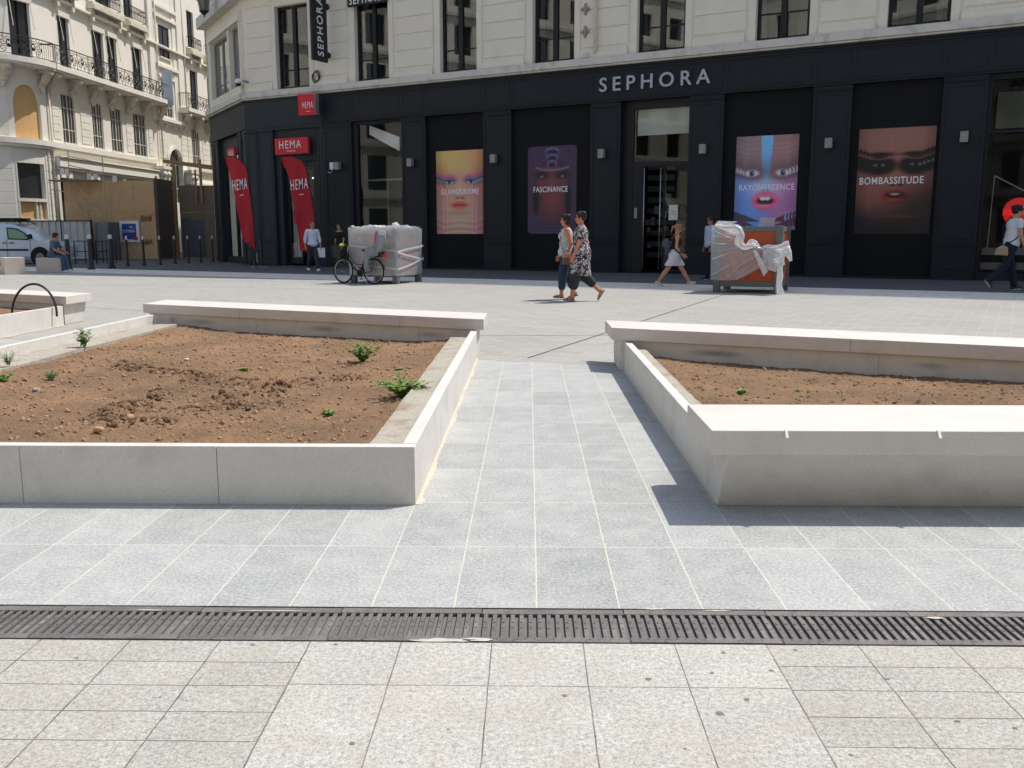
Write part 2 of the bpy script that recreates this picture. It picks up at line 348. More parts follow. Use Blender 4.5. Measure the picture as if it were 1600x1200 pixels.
tag(rs.build('mortar_residue', M('sandy_residue', srgb(192, 184, 168), .95, .2, 12, .1, 80), recalc=False, origin=False), 'sandy mortar residue along the foot of the planter walls', 'mortar', kind='stuff')
# old stains and gum on the near slabs
sb = MB()
for (x, y, r) in [(1013, 1061, .009), (1130, 1020, .007), (1205, 1048, .007), (1112, 1052, .006), (1167, 1093, .008), (1124, 1115, .012), (882, 1087, .008), (1387, 1061, .007), (1496, 1127, .008), (1586, 1138, .007), (550, 1162, .008), (525, 1007, .007), (395, 1008, .007), (1243, 1016, .006), (120, 1028, .006), (700, 1140, .004), (930, 1150, .004), (1070, 1170, .004), (250, 1090, .004), (1330, 1180, .005)]:
    g = G(x, y); n = 14
    sb.add([(g[0]+r*(1+.3*rng.randn()*.5)*math.cos(6.283*i/n), g[1]+r*.9*(1+.25*rng.randn()*.5)*math.sin(6.283*i/n), .0012) for i in range(n)], [tuple(range(n))])
tag(sb.build('gum_marks', M('gum', srgb(120, 114, 104), .9, fine=0), recalc=False, origin=False), 'small dark grey gum marks on the beige front paving', 'gum marks', kind='stuff')
# ================================================================= DRAIN
mt_iron = M('cast_iron_drain', srgb(108, 103, 100), .6, .3, 7, .15, 90, .3, 60, .002, metal=.15, stain=srgb(146, 140, 133), ss=7, sa=.55)
mt_pit = M('drain_pit', srgb(20, 20, 21), .9)
tr = MB(); tr.box(-12, 12, 2.80, 3.073, -.2, -.16); tr.box(-12, 12, 2.7965, 2.806, -.16, -.0015); tr.box(-12, 12, 3.069, 3.0765, -.16, -.0015)
dro = tr.build('drain_channel', mt_pit, origin=False); tag(dro, 'dark channel under the iron grating across the paving', 'drain')
GW = .5
def grate():
    b = MB(); L = GW-.004; y0, y1 = 2.807, 3.068
    b.box(0, L, y0, y0+.034, -.03, 0); b.box(0, L, y1-.04, y1, -.03, 0)
    b.box(0, L, y0+.034, y0+.036, -.03, -.004)
    n = 16
    for i in range(n):
        x = .006+i*GW/n; bw = .0150
        b.box(x, x+bw, y0+.034, y1-.04, -.03, -.0015)
        for yy in (.11, .155): b.box(x+bw*.3, x+bw*.7, y0+yy-.004, y0+yy+.004, -.0015, .0008)
        b.box(x+bw+.004, x+bw+.007, y1-.045, y1-.03, -.006, .0012); b.box(x+bw+.004, x+bw+.007, y0+.02, y0+.036, -.006, .0012)
    for xx, yy in ((.12, .012), (.36, .012), (.1, .246), (.34, .246)):
        b.lathe([(.013, -.001), (.013, .0005), (.009, .0015), (.006, -.004)], (xx, y0+yy, 0), 10)
    return b
g0 = None; gx0 = G(752, 975)[0]-GW*4
names = ['under the left edge of the photo', 'second from the left', 'third from the left', 'below the slab joint left of the middle', 'right of the middle, dirt over its front rim', 'in front of the right planter corner', 'below the front bench', 'under the right edge of the photo']
for i in range(8):
    if g0 is None:
        b = grate(); b.v = [(x+gx0, y, z) for x, y, z in b.v]; g0 = b.build('drain_grate', mt_iron); o = g0; x_base = g0.location.x
    else:
        o = g0.copy(); col.objects.link(o); o.location.x = x_base+i*GW
    o.location.y += (0.002 if i % 2 else -.001)
    tag(o, 'slotted iron drain grate, '+names[i], 'drain grate', 'iron grates of the drain line')
# mortar smeared on the drain rim
mb = MB()
for (x, y, lx, ly) in [(690, 1001, .10, .012), (745, 1000, .05, .012), (235, 954, .05, .004), (1460, 966, .03, .008), (1120, 955, .05, .005), (420, 955, .12, .004), (1020, 952, .04, .006)]:
    g = G(x, y); n = 18
    mb.add([(g[0]+lx*math.cos(6.283*i/n)*(1+.2*rng.randn()*.6), g[1]+ly*math.sin(6.283*i/n)*(1+.3*rng.randn()*.6), .0022) for i in range(n)], [tuple(range(n))])
tag(mb.build('mortar_smears', M('mortar_smear', srgb(190, 184, 172), .95, .2, 20), recalc=False, origin=False), 'pale mortar smeared over the rims of the drain', 'mortar', kind='stuff')
# ================================================================= PLANTERS
mt_stone = M('white_limestone', srgb(206, 202, 195), .75, .06, 1.5, .035, 120, .15, 50, .002, stain=srgb(176, 170, 158), ss=3.5, sa=.5, pits=.7)
mt_stone2 = M('limestone_top', srgb(206, 199, 191), .72, .06, 2.5, .035, 120, .1, 60, .002, stain=srgb(186, 177, 166), ss=3.5, sa=.5, pits=.6)
mt_conc = M('rough_concrete', srgb(168, 162, 148), .95, .2, 6, .12, 60, .8, 30, .01, stain=srgb(140, 100, 70), ss=5, sa=.7)
def soilmat():
    m, nt, b = base_mat('brown_soil'); v = coords(nt, True)
    o = mixc(nt, ramp(nt, noise(nt, v, 1.3, 5, .6, .5), [(.35, 0), (.65, 1)]), srgb(130, 106, 84), srgb(160, 127, 98))
    o = mixc(nt, ramp(nt, noise(nt, v, 38, 6, .75), [(.34, .7), (.5, 0)]), o, srgb(98, 76, 58))
    o = mixc(nt, ramp(nt, noise(nt, v, 60, 5, .8), [(.56, 0), (.70, .8)]), o, srgb(188, 156, 122))
    nt.links.new(o, b.inputs['Base Color']); b.inputs['Roughness'].default_value = .95; b.inputs['Specular IOR Level'].default_value = .15
    bumpn(nt, b, noise(nt, v, 55, 8, .75), 1.0, .02); return m
mt_soil = soilmat(); mt_peb = M('soil_pebbles', srgb(160, 128, 98), .9, .5, 7, .05, 40, world=True)
BD = math.radians(-25.15)
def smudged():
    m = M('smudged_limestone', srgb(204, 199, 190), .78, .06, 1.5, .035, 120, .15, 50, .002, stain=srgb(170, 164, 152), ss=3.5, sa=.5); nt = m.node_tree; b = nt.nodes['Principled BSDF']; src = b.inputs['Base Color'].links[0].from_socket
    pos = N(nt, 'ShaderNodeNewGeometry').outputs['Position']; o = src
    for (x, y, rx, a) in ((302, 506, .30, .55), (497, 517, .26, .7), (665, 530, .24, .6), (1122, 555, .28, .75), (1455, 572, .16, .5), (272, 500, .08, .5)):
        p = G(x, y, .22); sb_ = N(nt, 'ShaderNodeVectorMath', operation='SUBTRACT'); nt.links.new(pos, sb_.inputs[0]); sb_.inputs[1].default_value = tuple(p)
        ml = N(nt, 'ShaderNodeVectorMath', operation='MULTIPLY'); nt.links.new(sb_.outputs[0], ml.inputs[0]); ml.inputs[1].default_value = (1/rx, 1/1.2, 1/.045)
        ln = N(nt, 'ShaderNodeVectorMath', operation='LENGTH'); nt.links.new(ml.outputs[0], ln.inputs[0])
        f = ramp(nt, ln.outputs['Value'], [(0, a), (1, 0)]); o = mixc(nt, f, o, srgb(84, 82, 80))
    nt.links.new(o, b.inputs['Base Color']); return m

def fbm(X, Y, seed, octs=5, f0=1.0, rough=.55):
    r = np.random.RandomState(seed); out = np.zeros_like(X); a = 1.0; f = f0
    for o_ in range(octs):
        for k in range(7):
            th = r.rand()*6.283; ph = r.rand()*6.283; ff = f*(.7+.6*r.rand())
            out += a*np.sin((X*math.cos(th)+Y*math.sin(th))*ff*6.283+ph)/3.5
        a *= rough; f *= 2.1
    return out
RIDGES = [((155, 648), (250, 612), .03, .06), ((310, 592), (420, 600), .03, .07), ((420, 600), (545, 590), .025, .06), ((330, 622), (430, 616), .03, .05), ((190, 570), (330, 590), .02, .06), ((240, 640), (430, 632), .015, .05), ((150, 662), (250, 660), .02, .05), ((520, 640), (640, 660), .012, .08), ((350, 560), (520, 565), .012, .05), ((300, 675), (420, 640), .015, .05)]
def nearridge(x, y, r=1.0):
    for (xa, ya), (xb, yb), hh_, ww in RIDGES[:7]:
        A = G(xa, ya, .13)[:2]; B_ = G(xb, yb, .13)[:2]; dd = B_-A; t = min(max(((x-A[0])*dd[0]+(y-A[1])*dd[1])/(dd@dd), 0), 1)
        if math.hypot(x-A[0]-t*dd[0], y-A[1]-t*dd[1]) < ww*r*(.5+rng.rand()): return True
    return False
def soil(name, x0, x1, y0, ytop, zf, seed, d=.022):
    xs = np.arange(x0, x1+d, d); ny = int((max(ytop(x0), ytop(x1))-y0)/d)+1
    T = np.linspace(0, 1, ny); X = np.repeat(xs[:, None], ny, 1); Y = y0+(np.array([ytop(x) for x in xs])-y0)[:, None]*T[None, :]
    Z = zf(X, Y)+fbm(X, Y, seed, 3, .45, .6)*.010+fbm(X, Y, seed+3, 4, 3.0, .7)*.0045+rng.randn(*X.shape)*.0022
    for (xa, ya), (xb, yb), hh_, ww in RIDGES:
        A = G(xa, ya, .13)[:2]; B_ = G(xb, yb, .13)[:2]; dd = B_-A; t = np.clip(((X-A[0])*dd[0]+(Y-A[1])*dd[1])/(dd@dd), 0, 1); q = np.hypot(X-A[0]-t*dd[0], Y-A[1]-t*dd[1])
        Z += hh_*np.exp(-(q/ww)**2)*(.6+.5*np.sin(t*23+xa))-hh_*.7*np.exp(-((q-ww*2.0)/ww)**2)
    ridge = np.clip(fbm(X*1.0, Y*2.2, seed+9, 3, .35), 0.4, 3)-.4; Z += ridge*.012
    Z += np.abs(fbm(X, Y, seed+5, 3, 7., .8))*.005
    n, mY = X.shape; v = np.stack([X, Y, Z], -1).reshape(-1, 3); i = np.arange(n-1)[:, None]*mY+np.arange(mY-1)[None, :]
    f = np.stack([i, i+mY, i+mY+1, i+1], -1).reshape(-1, 4)
    o = npmesh(name, v, f, mt_soil); tag(o, kind='structure')
    def H(x, y):
        a = int(min(max((x-x0)/d, 0), n-1)); tt = (y-y0)/(ytop(xs[a])-y0); return Z[a, int(min(max(tt*(ny-1), 0), ny-1))]
    return o, H
def pebbles(name, label, H, inside, cnt, bx, sizes, seed):
    r = np.random.RandomState(seed); b = MB(); k = 0
    while k < cnt:
        x = bx[0]+r.rand()*(bx[1]-bx[0]); y = bx[2]+r.rand()**1.3*(bx[3]-bx[2])
        if not inside(x, y): continue
        s = sizes[0]+(sizes[1]-sizes[0])*r.rand()**5; k += 1
        R = Matrix.Rotation(r.rand()*6.28, 3, 'Z')@Matrix.Rotation(r.rand()*6.28, 3, 'X'); Rn = np.array(R); e = np.array([1, .6+.4*r.rand(), .5+.4*r.rand()])*s
        c = np.array([x, y, H(x, y)+s*.25])
        vs = np.array([(1,0,0),(-1,0,0),(0,1,0),(0,-1,0),(0,0,1),(0,0,-1),(.6,.6,.6),(-.6,.6,.5),(.6,-.6,.6),(-.6,-.6,.6),(.6,.6,-.6),(-.6,.6,-.6),(.6,-.6,-.6),(-.6,-.6,-.6)])*(1+.12*r.randn(14, 1))
        fs = [(0,6,4),(0,4,8),(0,8,12),(0,12,5),(0,5,10),(0,10,6),(8,0,12),(2,6,10),(2,10,5),(2,5,11),(2,11,7),(2,7,4),(2,4,6),(1,7,11),(1,11,5),(1,5,13),(1,13,9),(1,9,4),(1,4,7),(3,8,4),(3,4,9),(3,9,13),(3,13,5),(3,5,12),(3,12,8)]
        b.add((vs*e)@Rn.T+c, fs[:6]+fs[7:])
    o = b.build(name, mt_peb, recalc=True, smooth=False, origin=False); tag(o, label, 'pebbles', kind='stuff'); return o
# ---- left planter
mt_smudge = smudged()
LP = thing('stone_planter', 'low white stone planter left of the granite path, weeds in its brown soil', 'planter', (-2.7, 7.6, 0))
p0 = np.array([-5.072, 11.858, 0]); bdir = np.array([math.cos(BD), math.sin(BD), 0]); Lb = 5.07
FB = F2v(p0, bdir, (0, 1, 0))
def bench(parent, F, L, joint, over=(.09, .09), nm='seat_slab'):
    bb = MB()
    for a, c in zip([0]+joint, joint+[L]): bb.mark().box(a+.001, c-.001, 0, .78, .302, .42, F)
    bb.build(nm, mt_stone2, parent, bevel=.004)
    bs = MB()
    js = [over[0]]+[j+.25 for j in joint]+[L-over[1]]
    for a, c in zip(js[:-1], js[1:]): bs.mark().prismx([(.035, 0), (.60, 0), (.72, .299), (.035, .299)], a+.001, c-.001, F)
    bs.build('bench_base', mt_smudge, parent, bevel=.003)
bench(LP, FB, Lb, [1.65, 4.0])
for i in range(5):
    xa = -.556-.978*i; xb = xa-.978
    if i == 4: xb = -4.99
    b = MB(); b.box(xb+.0012, xa-.0012, 4.322, 4.392, 0, .294+.0004*i); b.build('front_wall_slab', mt_stone, LP, bevel=.003)
b = MB()
for a, c in ((4.394, 6.9), (6.902, 9.72)): b.mark().box(-.626, -.558, a, c, 0, .295)
b.build('side_wall', mt_stone, LP, bevel=.003)
b = MB(); b.box(-4.94, -4.87, 4.394, 11.7, 0, .29); b.build('side_wall', mt_stone, LP, bevel=.003)
def roughstrip(x0, x1, y0, y1, z, seed, amp=.008, d=.03):
    xs = np.arange(x0, x1+1e-6, d); ys = np.arange(y0, y1, d); X, Y = np.meshgrid(xs, ys, indexing='ij'); Z = z+fbm(X, Y, seed, 4, 1.5)*amp*.5+rng.randn(*X.shape)*.001
    Z[0, :] -= .002
    n, mY = X.shape; v = np.stack([X, Y, Z], -1).reshape(-1, 3); i = np.arange(n-1)[:, None]*mY+np.arange(mY-1)[None, :]
    f = np.stack([i, i+mY, i+mY+1, i+1], -1).reshape(-1, 4)
    # skirt on both long sides
    v2 = v.tolist(); f2 = f.tolist()
    for row in (0, n-1):
        base = len(v2)
        for j in range(mY): q = v[row*mY+j]; v2.append([q[0], q[1], -.02])
        for j in range(mY-1): f2.append([row*mY+j, row*mY+j+1, base+j+1, base+j])
    return np.array(v2), f2
def ledge(x0, x1, y0, y1, z, parent, seed):
    v, f = roughstrip(x0, x1, y0, y1, z, seed); b = MB(); b.v = v.tolist(); b.f = [tuple(q) for q in f]; b.m = [0]*len(b.f); b.build('concrete_ledge', mt_conc, parent)
ledge(-.836, -.6265, 4.394, 9.62, .235, LP, 3); ledge(-4.87, -4.47, 4.394, 11.5, .19, LP, 4)
bk = lambda x: p0[1]+math.tan(BD)*(x-p0[0])+.035/math.cos(BD)
so, HL = soil('soil', -4.50, -.80, 4.385, lambda x: bk(x)+.03, lambda X, Y: .125+.035*np.exp(-((X+.82)/.3)**2)+.03*np.exp(-((X+4.4)/.4)**2), 21)
pebbles('pebbles', 'small pebbles and clods scattered over the soil of the left planter', HL, lambda x, y: y < bk(x)-.02, 9500, (-4.45, -.82, 4.42, 11.6), (.0028, .021), 5)
clods = pebbles('clods', 'crumbly clods of earth heaped in the left planter', HL, lambda x, y: y < bk(x)-.02 and nearridge(x, y, 1.6), 1300, (-4.4, -.9, 4.6, 10.5), (.008, .030), 15)
clods.data.materials[0] = M('clod_soil', srgb(116, 90, 68), .95, .3, 8, .1, 50, world=True)
def stonebit(x, y, r, c, label):
    g = G(x, y, .13); b = MB(); rr = np.random.RandomState(int(x*7+y))
    ph = rr.rand(3)*6
    b.ell((0, 0, 0), (r, r*.8, r*.65), 12, 8, fn=lambda v: tuple(np.array(v)*(1+.12*math.sin(5*v[0]/r+ph[0])+.1*math.sin(4*v[1]/r+ph[1]))+np.array([g[0], g[1], HL(g[0], g[1])+r*.4])))
    o = b.build('stone', M('stone_'+str(int(x)), c, .9, .2, 20), smooth=True); tag(o, label, 'stone')
stonebit(167, 657, .035, srgb(110, 92, 78), 'dark rounded stone at the left of a pair in the front soil'); stonebit(200, 655, .038, srgb(176, 138, 104), 'tan rounded stone at the right of a pair in the front soil')
stonebit(292, 564, .022, srgb(230, 222, 208), 'small white stone in the middle of the left planter soil'); stonebit(56, 613, .03, srgb(160, 150, 140), 'grey stone in the soil at the left edge of the photo')
stonebit(407, 577, .022, srgb(186, 150, 118), 'small tan stone lying behind the middle of the soil'); stonebit(305, 603, .02, srgb(150, 118, 92), 'brown stone in the centre of the left planter')
stonebit(155, 676, .03, srgb(188, 150, 112), 'pale tan stone close behind the front wall of the left planter')
# ---- right planter
RP = thing('stone_planter', 'low white stone planter right of the path, with a wide bench along its front', 'planter', (3.5, 6.2, 0))
XR = 8.2
mt_notchlit = M('sunlit_notch_white', srgb(236, 234, 230), .6, .02, fine=0); fbn = MB(); xn = [G(1227, 672, .42)[0], G(1463, 672, .42)[0]]
fbn.box(.85, XR, 4.143, 4.80, .302, .42); ed_ = [.85]+[c for x in xn for c in (x-.007, x+.007)]+[3.1, 3.103]+[XR]
fbn.build('seat_slab', mt_stone2, RP, bevel=.004)
for x in xn:  # white wedges stand in for sunlight inside notches cut in the slab edge
    q = MB(); q.prismx([(4.1425, .384), (4.155, .4225), (4.142, .4245), (4.116, .393)], x-.006, x+.006); q.build('sunlit_notch_wedge', mt_notchlit, RP)
b = MB(); b.prismx([(4.335, 0), (4.78, 0), (4.78, .30), (4.165, .30)], .93, XR-.05); b.build('bench_base', mt_stone, RP, bevel=.004)
b = MB(); b.prismy([(.93, 0), (.995, 0), (.995, .285), (.93, .285)], 4.7805, 7.0); b.mark().box(.93, .995, 7.002, 8.80, 0, .285); b.build('side_wall', mt_stone, RP, bevel=.003)
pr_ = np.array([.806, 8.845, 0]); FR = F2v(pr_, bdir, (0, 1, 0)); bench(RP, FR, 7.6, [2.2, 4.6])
ledge(.996, 1.13, 4.80, 8.62, .232, RP, 6)
bkr = lambda x: pr_[1]+math.tan(BD)*(x-pr_[0])+.035/math.cos(BD)
so2, HR = soil('soil', 1.10, 7.6, 4.79, lambda x: max(bkr(x)+.03, 4.9), lambda X, Y: .12+.03*np.exp(-((X-1.15)/.3)**2), 33)
pebbles('pebbles', 'small pebbles and clods scattered over the soil of the right planter', HR, lambda x, y: y < bkr(x)-.02, 5500, (1.15, 5.2, 4.85, 8.6), (.0028, .019), 8)
# ---- far left planter
LF = thing('stone_planter', 'partly visible stone planter at the far left edge, black hoop rising from it', 'planter', (-8.5, 12, 0))
pf = np.array([-6.80, 13.25, 0]); d3 = np.array([math.cos(math.radians(-27.5)), math.sin(math.radians(-27.5)), 0]); F3 = F2v(pf-d3*6.0, d3, (0, 1, 0))
bench(LF, F3, 6.0, [2.0, 4.2])
b = MB(); b.box(-6.90, -6.83, 5.0, 13.2, 0, .285); b.build('side_wall', mt_stone, LF, bevel=.003)
so3, HF = soil('soil', -11.5, -6.91, 8.0, lambda x: 13.25+math.tan(math.radians(-27.5))*(x+6.8)+.05, lambda X, Y: .20+0*X, 44, .06)
b = MB(); c0 = G(18, 490, .2); hw = .325
pts = [(c0[0]+hw-hw*math.cos(t), 12.9+.05*math.sin(t), .18+.44*math.sin(t)) for t in np.linspace(-.05, math.pi+.05, 22)]
b.tube(pts, .016, 10); o = b.build('pipe_hoop', M('black_pipe', srgb(38, 40, 46), .5, .1), smooth=True); tag(o, 'thin black pipe bent into a hoop over the far left planter', 'pipe')
# ---- weeds
mt_leaf = M('weed_leaf', srgb(112, 146, 66), .7, .35, 30, .0); mt_leaf2 = M('weed_leaf_dark', srgb(92, 128, 70), .7, .35, 30, .0); mt_stem = M('weed_stem', srgb(96, 112, 62), .8)
def weed(px, py, h, spread, n, label, kind=0, seed=1):
    r = np.random.RandomState(seed); g = G(px, py, .13); x, y = g[0], g[1]; z = HL(x, y)-.01 if -4.5 < x < -.8 else (HR(x, y)-.01 if x > 1 else .2)
    t = thing('weed', label, 'weed', (x, y, z), 0, 'weeds growing in the planters')
    st = MB(); lf = MB()
    for i in range(n):
        a = r.rand()*6.283; tilt = spread*(.3+.8*r.rand()); hh = h*(.55+.5*r.rand())
        tip = np.array([x+math.cos(a)*tilt, y+math.sin(a)*tilt, z+hh]); mid = np.array([x+math.cos(a)*tilt*.35, y+math.sin(a)*tilt*.35, z+hh*.6])
        P = [np.array([x+.01*r.randn(), y+.01*r.randn(), z]), mid, tip]; st.tube(P, [.0025, .002, .001], 4)
        m_ = int(10 if kind == 0 else 16)
        for k in range(m_):
            q = .15+.85*(k+r.rand())/m_; c = (P[0]*(1-q)**2+2*P[1]*q*(1-q)+P[2]*q*q); aa = r.rand()*6.283
            L = (.03+.03*r.rand())*(1.1-.5*q) if kind == 0 else .03*(1.2-.6*q); W = L*(.34 if kind == 0 else .09); up = (.1+.5*r.rand())*L
            dv = np.array([math.cos(aa), math.sin(aa), 0]); sv = np.array([-dv[1], dv[0], 0])
            tw = np.array([0, 0, 1])*W*.5*r.randn()
            lf.add([c, c+dv*L*.35+sv*W+tw+[0, 0, up*.5], c+dv*L*.75+sv*W*.7+[0, 0, up*.7], c+dv*L+[0, 0, up*.6], c+dv*L*.75-sv*W*.7+[0, 0, up*.7], c+dv*L*.35-sv*W-tw+[0, 0, up*.5]], [(0, 1, 2, 3, 4, 5)])
    st.build('stem', mt_stem, t); lf.build('leaves', mt_leaf if seed % 2 else mt_leaf2, t, recalc=False)
weed(567, 567, .18, .20, 30, 'taller leafy weed with a spike near the back bench of the left planter', 0, 1)
weed(628, 627, .15, .22, 32, 'spreading leafy weed beside the right ledge of the left planter', 0, 3)
weed(133, 552, .19, .11, 12, 'pale leafy weed leaning on the left ledge of the left planter', 0, 5)
weed(80, 596, .09, .10, 15, 'feathery weed tuft in the soil near the left edge', 1, 2)
weed(14, 583, .13, .08, 12, 'dark weed against the left ledge at the photo edge', 1, 4)
weed(0, 603, .08, .12, 9, 'broad dark leaves cut by the left edge of the photo', 0, 7)
weed(381, 580, .025, .03, 3, 'tiny seedling in the middle of the left planter', 0, 9)
weed(513, 645, .03, .04, 4, 'tiny seedling low in the soil right of centre', 0, 11)
weed(624, 580, .03, .03, 3, 'tiny seedling near the right ledge', 0, 13)
weed(1158, 616, .03, .04, 3, 'small seedling in the soil of the right planter', 0, 15)
weed(1247, 612, .025, .05, 4, 'low creeping seedling right of the other in the right planter', 1, 6)
# ================================================================= SHOP BUILDING
mt_cream = M('cream_rendered_stone', srgb(232, 223, 206), .85, .05, 1.2, .03, 60, .08, 30, .003, stain=srgb(204, 194, 176), ss=1.1, sa=.35)
mt_corn = M('pale_cornice_stone', srgb(212, 208, 198), .85, .07, 2, .03, 60, stain=srgb(140, 134, 124), ss=2.2, sa=.5)
mt_black = M('blue_black_paint', srgb(33, 37, 43), .5, .10, 2.5, .03, 20, .04, 30, .003, spec=.22)
mt_blackp = M('matt_black_panel', srgb(29, 31, 34), .7, .12, 1.8, .0, spec=.12)
mt_blue_b = M('slate_blue_paint', srgb(46, 51, 58), .5, .12, 2.5, .03, 20, spec=.22)
mt_frame = M('black_window_frame', srgb(32, 33, 36), .5, .1, spec=.3)
mt_glass = glassm('window_glass', .12); mt_glass2 = glassm('shop_glass', .035)
mt_dark = M('dark_interior', srgb(34, 33, 33), .9, .3, 1.5)
mt_curt = M('grey_curtain', srgb(104, 102, 99), .9, .3, 6)
mt_red = M('red_sign_plastic', srgb(208, 34, 46), .45, .04); mt_white = M('white_lettering', srgb(232, 232, 232), .5, .02, fine=0)
mt_chrome = M('brushed_metal', srgb(190, 192, 196), .3, .05, metal=.8); mt_silver = M('pale_metal', srgb(146, 146, 144), .45, .05, metal=.3)
SHOP = thing('shop_building', 'long building with blue-black shop front below and cream stone storeys above', 'building', tuple(CORN))
UE = 40.0
def roofz(u): return 22.5 if u < 4 else max(17.7, 22.5-(u-4)*.34)
def wall_grid(b, us, zs, F, off=0.0, skip=()):   # quads of a wall plane with rectangular openings + reveals
    us = sorted(set([round(x, 4) for x in us])); zs = sorted(set([round(x, 4) for x in zs]))
    for a, c in zip(us[:-1], us[1:]):
        for e, g in zip(zs[:-1], zs[1:]):
            mu, mz = (a+c)/2, (e+g)/2
            if any(s[0] < mu < s[1] and s[2] < mz < s[3] for s in skip): continue
            b.quad((a, off, e), (c, off, e), (c, off, g), (a, off, g), F)
def reveals(b, o, F, off, dep):
    u0, u1, z0, z1 = o
    b.quad((u0, off, z0), (u0, off-dep, z0), (u0, off-dep, z1), (u0, off, z1), F); b.quad((u1, off, z0), (u1, off, z1), (u1, off-dep, z1), (u1, off-dep, z0), F)
    b.quad((u0, off, z1), (u0, off-dep, z1), (u1, off-dep, z1), (u1, off, z1), F); b.quad((u0, off, z0), (u1, off, z0), (u1, off-dep, z0), (u0, off-dep, z0), F)
ups = [(1.83, 3.55), (5.90, 7.50), (9.85, 11.41), (13.70, 15.29), (17.57, 19.20), (21.46, 23.07), (25.26, 26.92), (29.2, 30.8), (33.0, 34.6), (36.8, 38.4)]
ops = []
for k, (a, c) in enumerate(ups):
    for z0, z1 in ((7.17, 10.44 if k == 0 else 10.62), (11.9, 14.6)): ops.append((a, c, z0, z1))
b = MB(); us = [0, UE]+[x for o in ops for x in o[:2]]; zs = [6.87, 17.7]+[x for o in ops for x in o[2:]]
us += [4, 11, 18.1]; wall_grid(b, us, zs, FF, -.06, ops)
for o in ops: reveals(b, o, FF, -.06, .34)
for a, c in ((0, 4), (4, 11), (11, 18.1)): b.add([(a, -.06, 17.7), (c, -.06, 17.7), (c, -.06, roofz(c)), (a, -.06, roofz(a))], [(0, 1, 2, 3)], FF)
# shell: back and sides so light does not leak
for u0, u1 in ((0, 4), (4, 11), (11, 18.1), (18.1, UE)):
    h0, h1 = roofz(u0), roofz(u1); b.add([(u0, -.07, h0), (u1, -.07, h1), (u1, -14, h1), (u0, -14, h0)], [(0, 1, 2, 3)], FF)
b.quad((UE, 0, 0), (UE, -14, 0), (UE, -14, 17.7), (UE, 0, 17.7), FF); b.quad((3, -14, 0), (UE, -14, 0), (UE, -14, 17.7), (3, -14, 17.7), FF)
b.build('upper_wall', mt_cream, SHOP, recalc=False)
# rusticated courses between windows
b = MB()
piers = [(0.25, 1.63)]+[(ups[i][1]+.30, ups[i+1][0]-.30) for i in range(len(ups)-1)]
piers[1] = (4.0, 5.55)
for (a, c) in piers:
    b.mark()
    b.box(a-.04, c-.02, -.06, .03, 7.17, 7.40, FF)
    b.box(a-.02, c-.04, -.06, -.012, 7.40, 7.50, FF)
    z = 7.55; 
    while z < 17: b.box(a, c, -.06, -.028, z, z+.575, FF); z += .60
for k, (a, c) in enumerate(ups):    # flat window surrounds
    b.mark()
    for z1 in ((10.44 if k == 0 else 10.62),):
        b.box(a-.24, a-.004, -.06, -.035, 7.172, z1+.2, FF); b.box(c+.004, c+.24, -.06, -.035, 7.172, z1+.2, FF); b.box(a-.002, c+.002, -.06, -.036, z1+.002, z1+.2, FF)
b.build('rusticated_course', mt_cream, SHOP, bevel=.012, seg=1)
b = MB(); b.box(-.03, UE, -.05, .16, 6.935, 7.169, FF); b.box(-.02, UE, -.05, .10, 6.87, 6.934, FF)
b.mark().box(-.1, UE, -.05, .35, 11.0, 11.4, FF)
b.build('cornice', mt_corn, SHOP, bevel=.012, seg=1)
